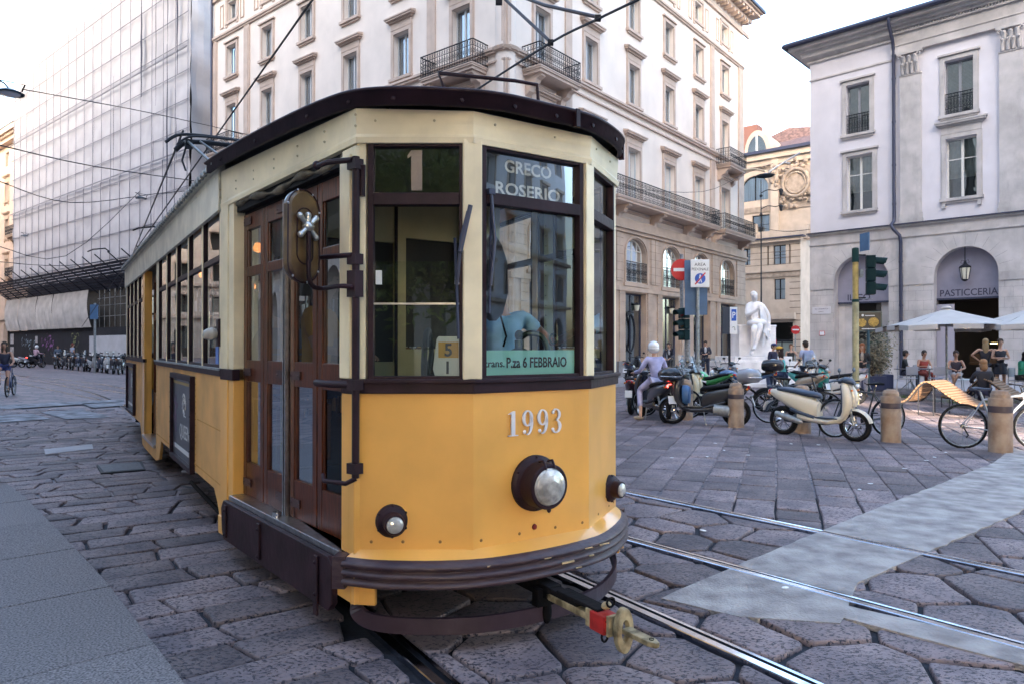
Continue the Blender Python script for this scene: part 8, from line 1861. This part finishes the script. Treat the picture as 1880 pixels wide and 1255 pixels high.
for i,(x,y,lb) in enumerate(((11.9,21.2,'tuft of grass growing at the kerb behind the black bicycle'),(13.2,19.9,'tuft of grass growing at the kerb behind the nearest lounger'),(15.2,18.7,'tuft of grass growing at the kerb behind the second lounger'))):
    mb = MB(); rnd = random.Random(i)
    for k in range(260): a = rnd.uniform(0,2*PI); r = abs(rnd.gauss(0,0.28)); px__,py__ = r*math.cos(a)*1.6,r*math.sin(a)*0.5; hh = rnd.uniform(0.08,0.22); mb.add([(px__-0.008,py__,0),(px__+0.008,py__,0),(px__+rnd.gauss(0,0.04),py__+rnd.gauss(0,0.04),hh)],[(0,1,2)])
    o = mb.build('grass_tuft', mat('weed_green',(0.06,0.12,0.02),0.7,island=0.4)); o.location = (x,y,0); tag(o,lb,'grass')
# small bright leaves and butts on the paving
M_lit = mat('paper_scrap',(0.75,0.75,0.75),0.7)
for i,(x,y) in enumerate(((1597,890),(1577,901),(1290,977),(1373,837),(1329,828),(1313,815),(1233,842),(1298,840),(1660,862),(1735,832),(1715,841),(1700,847),(1440,1083),(1452,816),(1502,818))):
    p = gp(x,y); mb = MB(); mb.ell((0,0,0.006),(0.035,0.022,0.004),9,4); o = mb.build('paper_scrap', M_lit); o.location = (p[0],p[1],0.018); o.rotation_euler = (0,0,i*1.1)
    pl = 'between the tram rails' if y > 950 else ('near the cream scooter' if 1420 < x < 1560 and y < 830 else 'on the paved slabs in front of the parked motorbikes'); tag(o,'small white scrap lying '+pl,'litter','small white scraps on the paving')
# drain covers
for (x0,y0,x1,y1,x2,y2,x3,y3),lb in (((178,856,262,849,268,864,186,871),'rectangular iron drain cover nearer the tram'),((82,826,170,817,172,826,84,836),'flush stone-filled cover farther along the street')):
    P = [gp(a,b) for a,b in ((x0,y0),(x1,y1),(x2,y2),(x3,y3))]; cxx = sum(p[0] for p in P)/4; cyy = sum(p[1] for p in P)/4; mb = MB(); mb.prism([(p[0]-cxx,p[1]-cyy) for p in P],-0.01,0.026); t = thing('drain_cover',lb,'drain cover',(cxx,cyy,0))
    mb.build('frame', M_iron if y0 > 840 else M_slab, t); mb = MB(); Q = [((p[0]-cxx)*0.9,(p[1]-cyy)*0.84) for p in P]; mb.prism(Q,0.0,0.029); mb.build('lid', mat('worn_iron_lid',(0.06,0.065,0.08),0.5,0.5,var=0.5,vscale=25,bump=0.6,bscale=60) if y0 > 840 else M_slab, t)
# --- lamps strung over the street and wires
M_wire = mat('wire_black',(0.015,0.015,0.02),0.6)
def pix(x, y, Z): return ((x-940)/1280*Z, Z, 1.62-(y-636)/1280*Z)
def wire(label, pts, r=0.012, k=6):
    P = [Vector(p) for p in pts]; c = P[0]; mb = MB(); mb.tube([p-c for p in (catmull(P,k) if len(P) > 2 else P)],r,5); o = mb.build('overhead_wire', M_wire); o.location = c; tag(o,label,'wire'); return o
wire('thick contact wire rising from the tram roof to the upper right', (pix(872,166,9),pix(1010,78,7.5),pix(1095,35,6.8),pix(1230,-30,6)),0.013,4)
wire('contact wire falling from the upper centre to the collector bow behind the tram roof', (pix(578,-10,7.5),pix(405,236,12),pix(235,478,20),pix(150,600,34)),0.013,4)
wire('span wire crossing the white netting to the far lamp', (pix(-20,-0+262,14),pix(170,305,18),pix(372,334,22)),0.014,4)
wire('thin wire from the left lamp across the netting', (pix(38,163,16),pix(300,212,24),pix(520,262,34)),0.013,4)
wire('thin drooping wire low across the netting', (pix(-10,330,26),pix(130,372,30),pix(300,354,34),pix(420,345,36)),0.018,5)
wire('thin wire to the small hanging lamp in front of the netting', (pix(-10,450,30),pix(120,470,34),pix(255,352,38)),0.016,4)
wire('second contact wire in front of the netting', (pix(335,240,12),pix(262,420,24),pix(205,560,50)),0.018,4)
wire('crossing wire in front of the lower netting', (pix(-10,480,40),pix(120,488,44),pix(250,470,48)),0.02,4)
wire('wire between the palace corner and the arcade building', (pix(1140,345,30),pix(1290,352,34),pix(1365,320,38),pix(1420,300,40)),0.012,4)
wire('low wire from the palace balcony to the arcade wall', (pix(1392,417,42),pix(1440,425,38),pix(1498,420,35)),0.014,4)
t = thing('pull_off_arm','dark hinged arms holding the contact wire above the tram at top centre','wire arm',pix(1010,75,7.5))
mb = MB(); c = Vector(pix(1010,75,7.5)); q = lambda x,y,Z: tuple(Vector(pix(x,y,Z))-c)
mb.tube([q(1010,75,7.5),q(930,0,8.4),q(900,-30,8.8)],0.02,6); mb.tube([q(1098,30,6.8),q(1000,8,7.5),q(940,-14,8.2)],0.018,6); mb.build('steel_arm', mat('arm_brown',(0.05,0.035,0.04),0.5), t)
mb = MB(); mb.cbox(q(1011,77,7.5),(0.06,0.05,0.05)); mb.cbox(q(1098,32,6.8),(0.06,0.05,0.05)); mb.cbox(q(916,2,8.5),(0.08,0.06,0.06)); mb.build('clamp', M_iron, t)
def street_lamp(label, c, s=1.0, hang=0.5):
    t = thing('street_lamp', label, 'street lamp', c); mb = MB(); mb.lathe([(0,0.10*s),(0.12*s,0.09*s),(0.32*s,0.0),(0.30*s,-0.03*s)],(0,0,0),n=20); mb.build('lamp_shade', mat('dark_green_enamel',(0.02,0.04,0.06),0.4), t)
    mb = MB(); mb.ell((0,0,-0.02*s),(0.24*s,0.24*s,0.05*s),16,6); mb.build('lamp_glass', M_clear, t)
    mb = MB(); mb.tube([(0,0,0.08*s),(-0.15*s,0,0.25*s),(-0.35*s,0,0.35*s)],0.02*s,6); mb.tube([(0.30*s,0,0.02),(0.38*s,0,0.2*s)],0.02*s,6); mb.tube([(-0.35*s,0,0.35*s),(0.38*s,0,0.2*s)],0.012*s,5); mb.build('hanger', M_iron, t)
street_lamp('dish-shaped street lamp hung on wires at the upper left edge', pix(16,170,14),0.80)
street_lamp('small dish-shaped street lamp hung on wires in front of the netting', pix(258,364,38),0.9)
street_lamp('tiny dish-shaped street lamp hung low in front of the netting', pix(44,433,40),0.6)
for i,(x,y) in enumerate(((190,460),(345,212))):
    pass
for lb,(a,b,c_) in (('wire section insulator hanging in front of the lower netting',((160,462),(200,458),30)),('wire section insulator farther right in front of the netting',((243,423),(290,418),26))):
    (x0,y0),(x1,y1),Z = a,b,c_; mb = MB(); o_ = Vector(pix(x0,y0,Z)); mb.tube([(0,0,0),tuple(Vector(pix(x0+10,y0-4,Z))-o_),tuple(Vector(pix(x1-8,y1-2,Z))-o_),tuple(Vector(pix(x1,y1+4,Z))-o_)],0.03,5); o = mb.build('wire_insulator', M_iron); o.location = o_; tag(o,lb,'wire fitting')
# curved bracket lamp on the ornate building side
t = thing('street_lamp','flat street lamp on a curved bracket below the palace side balcony','street lamp',pix(1406,322,38))
c = Vector(pix(1406,322,38)); q = lambda x,y: tuple(Vector(pix(x,y,38))-c)
mb = MB(); mb.lathe([(0,0.12),(0.15,0.10),(0.5,0),(0.45,-0.05)],(0,0,0),n=18); mb.build('lamp_shade', mat('dark_green_enamel',(0.02,0.04,0.06),0.4), t)
mb = MB(); mb.tube([q(1366,312),q(1385,310),q(1405,314)],0.05,6); mb.build('bracket', mat('pale_bracket',(0.45,0.38,0.28),0.5), t)
mb = MB(); mb.tube([q(1412,316),q(1440,298),q(1470,280)],0.05,6); mb.tube([q(1440,298),q(1452,300)],0.04,6); mb.build('stay_rod', M_white, t)
t = thing('lamp_standard','tall thin twin-armed iron lamp standard in front of the ornate building','street lamp',(18.6,52,0))
mb = MB(); zt_ = 1.62-(330-636)/1280*52; mb.tube([(0,0,0),(0,0,zt_)],[0.07,0.03],8)
for z in (0.6,zt_-2.6,zt_-1.2): mb.lathe([(0.06,-0.1),(0.13,0),(0.06,0.1)],(0,0,z),n=10)
for k in (0,1): z = zt_-2.2+k*1.2; mb.tube(catmull([(0,0,z),(0.5,0,z+0.25),(1.1,0,z+0.2),(1.5,0,z+0.35)],4),0.035,5)
mb.build('post', M_iron, t)
mb = MB(); mb.lathe([(0.04,0),(0.16,-0.12),(0.10,-0.45),(0,-0.5)],(1.5,0,zt_-1.85),n=8); mb.lathe([(0.04,0),(0.16,-0.12),(0.10,-0.45),(0,-0.5)],(1.5,0,zt_-0.65),n=8); mb.build('lantern_head', M_iron, t)
# grey post by the parked scooters on the left, with a small plate
t = thing('street_sign','thin grey post with weathered plate among the scooters by the white banner','sign',(*gp(174,684),0))
mb = MB(); mb.tube([(0,0,0),(0,0,4.3)],0.07,8); mb.build('pole', M_grey, t); mb = MB(); mb.box(-0.25,0.25,-0.1,-0.07,3.3,4.2); mb.build('sign_plate', M_bluebd, t)
# planes behind the viewer: a tree mirrored in the tram's windows
t = thing('plane_tree','leafy plane tree behind the viewer, mirrored in the tram windscreen','tree',(-2.2,-11,0))
mb = MB(); mb.tube([(0,0,0),(0.1,0,2),(0,0.1,4.5)],[0.28,0.22,0.15],10)
for k in range(7): a = k*0.9; mb.tube([(0,0.05,2.6+k*0.25),(0.9*math.cos(a),0.9*math.sin(a),4.2+k*0.2),(1.9*math.cos(a),1.9*math.sin(a),5.2+k*0.2)],[0.10,0.06,0.02],6)
mb.build('trunk', mat('plane_bark',(0.20,0.17,0.12),0.8,var=0.5,vscale=4), t)
mb = MB(); leafy(mb,(0,0,5.0),(2.4,1.8,2.2),6500,0.12,31); mb.build('crown', mat('plane_leaf',(0.30,0.34,0.09),0.6,island=0.6), t)
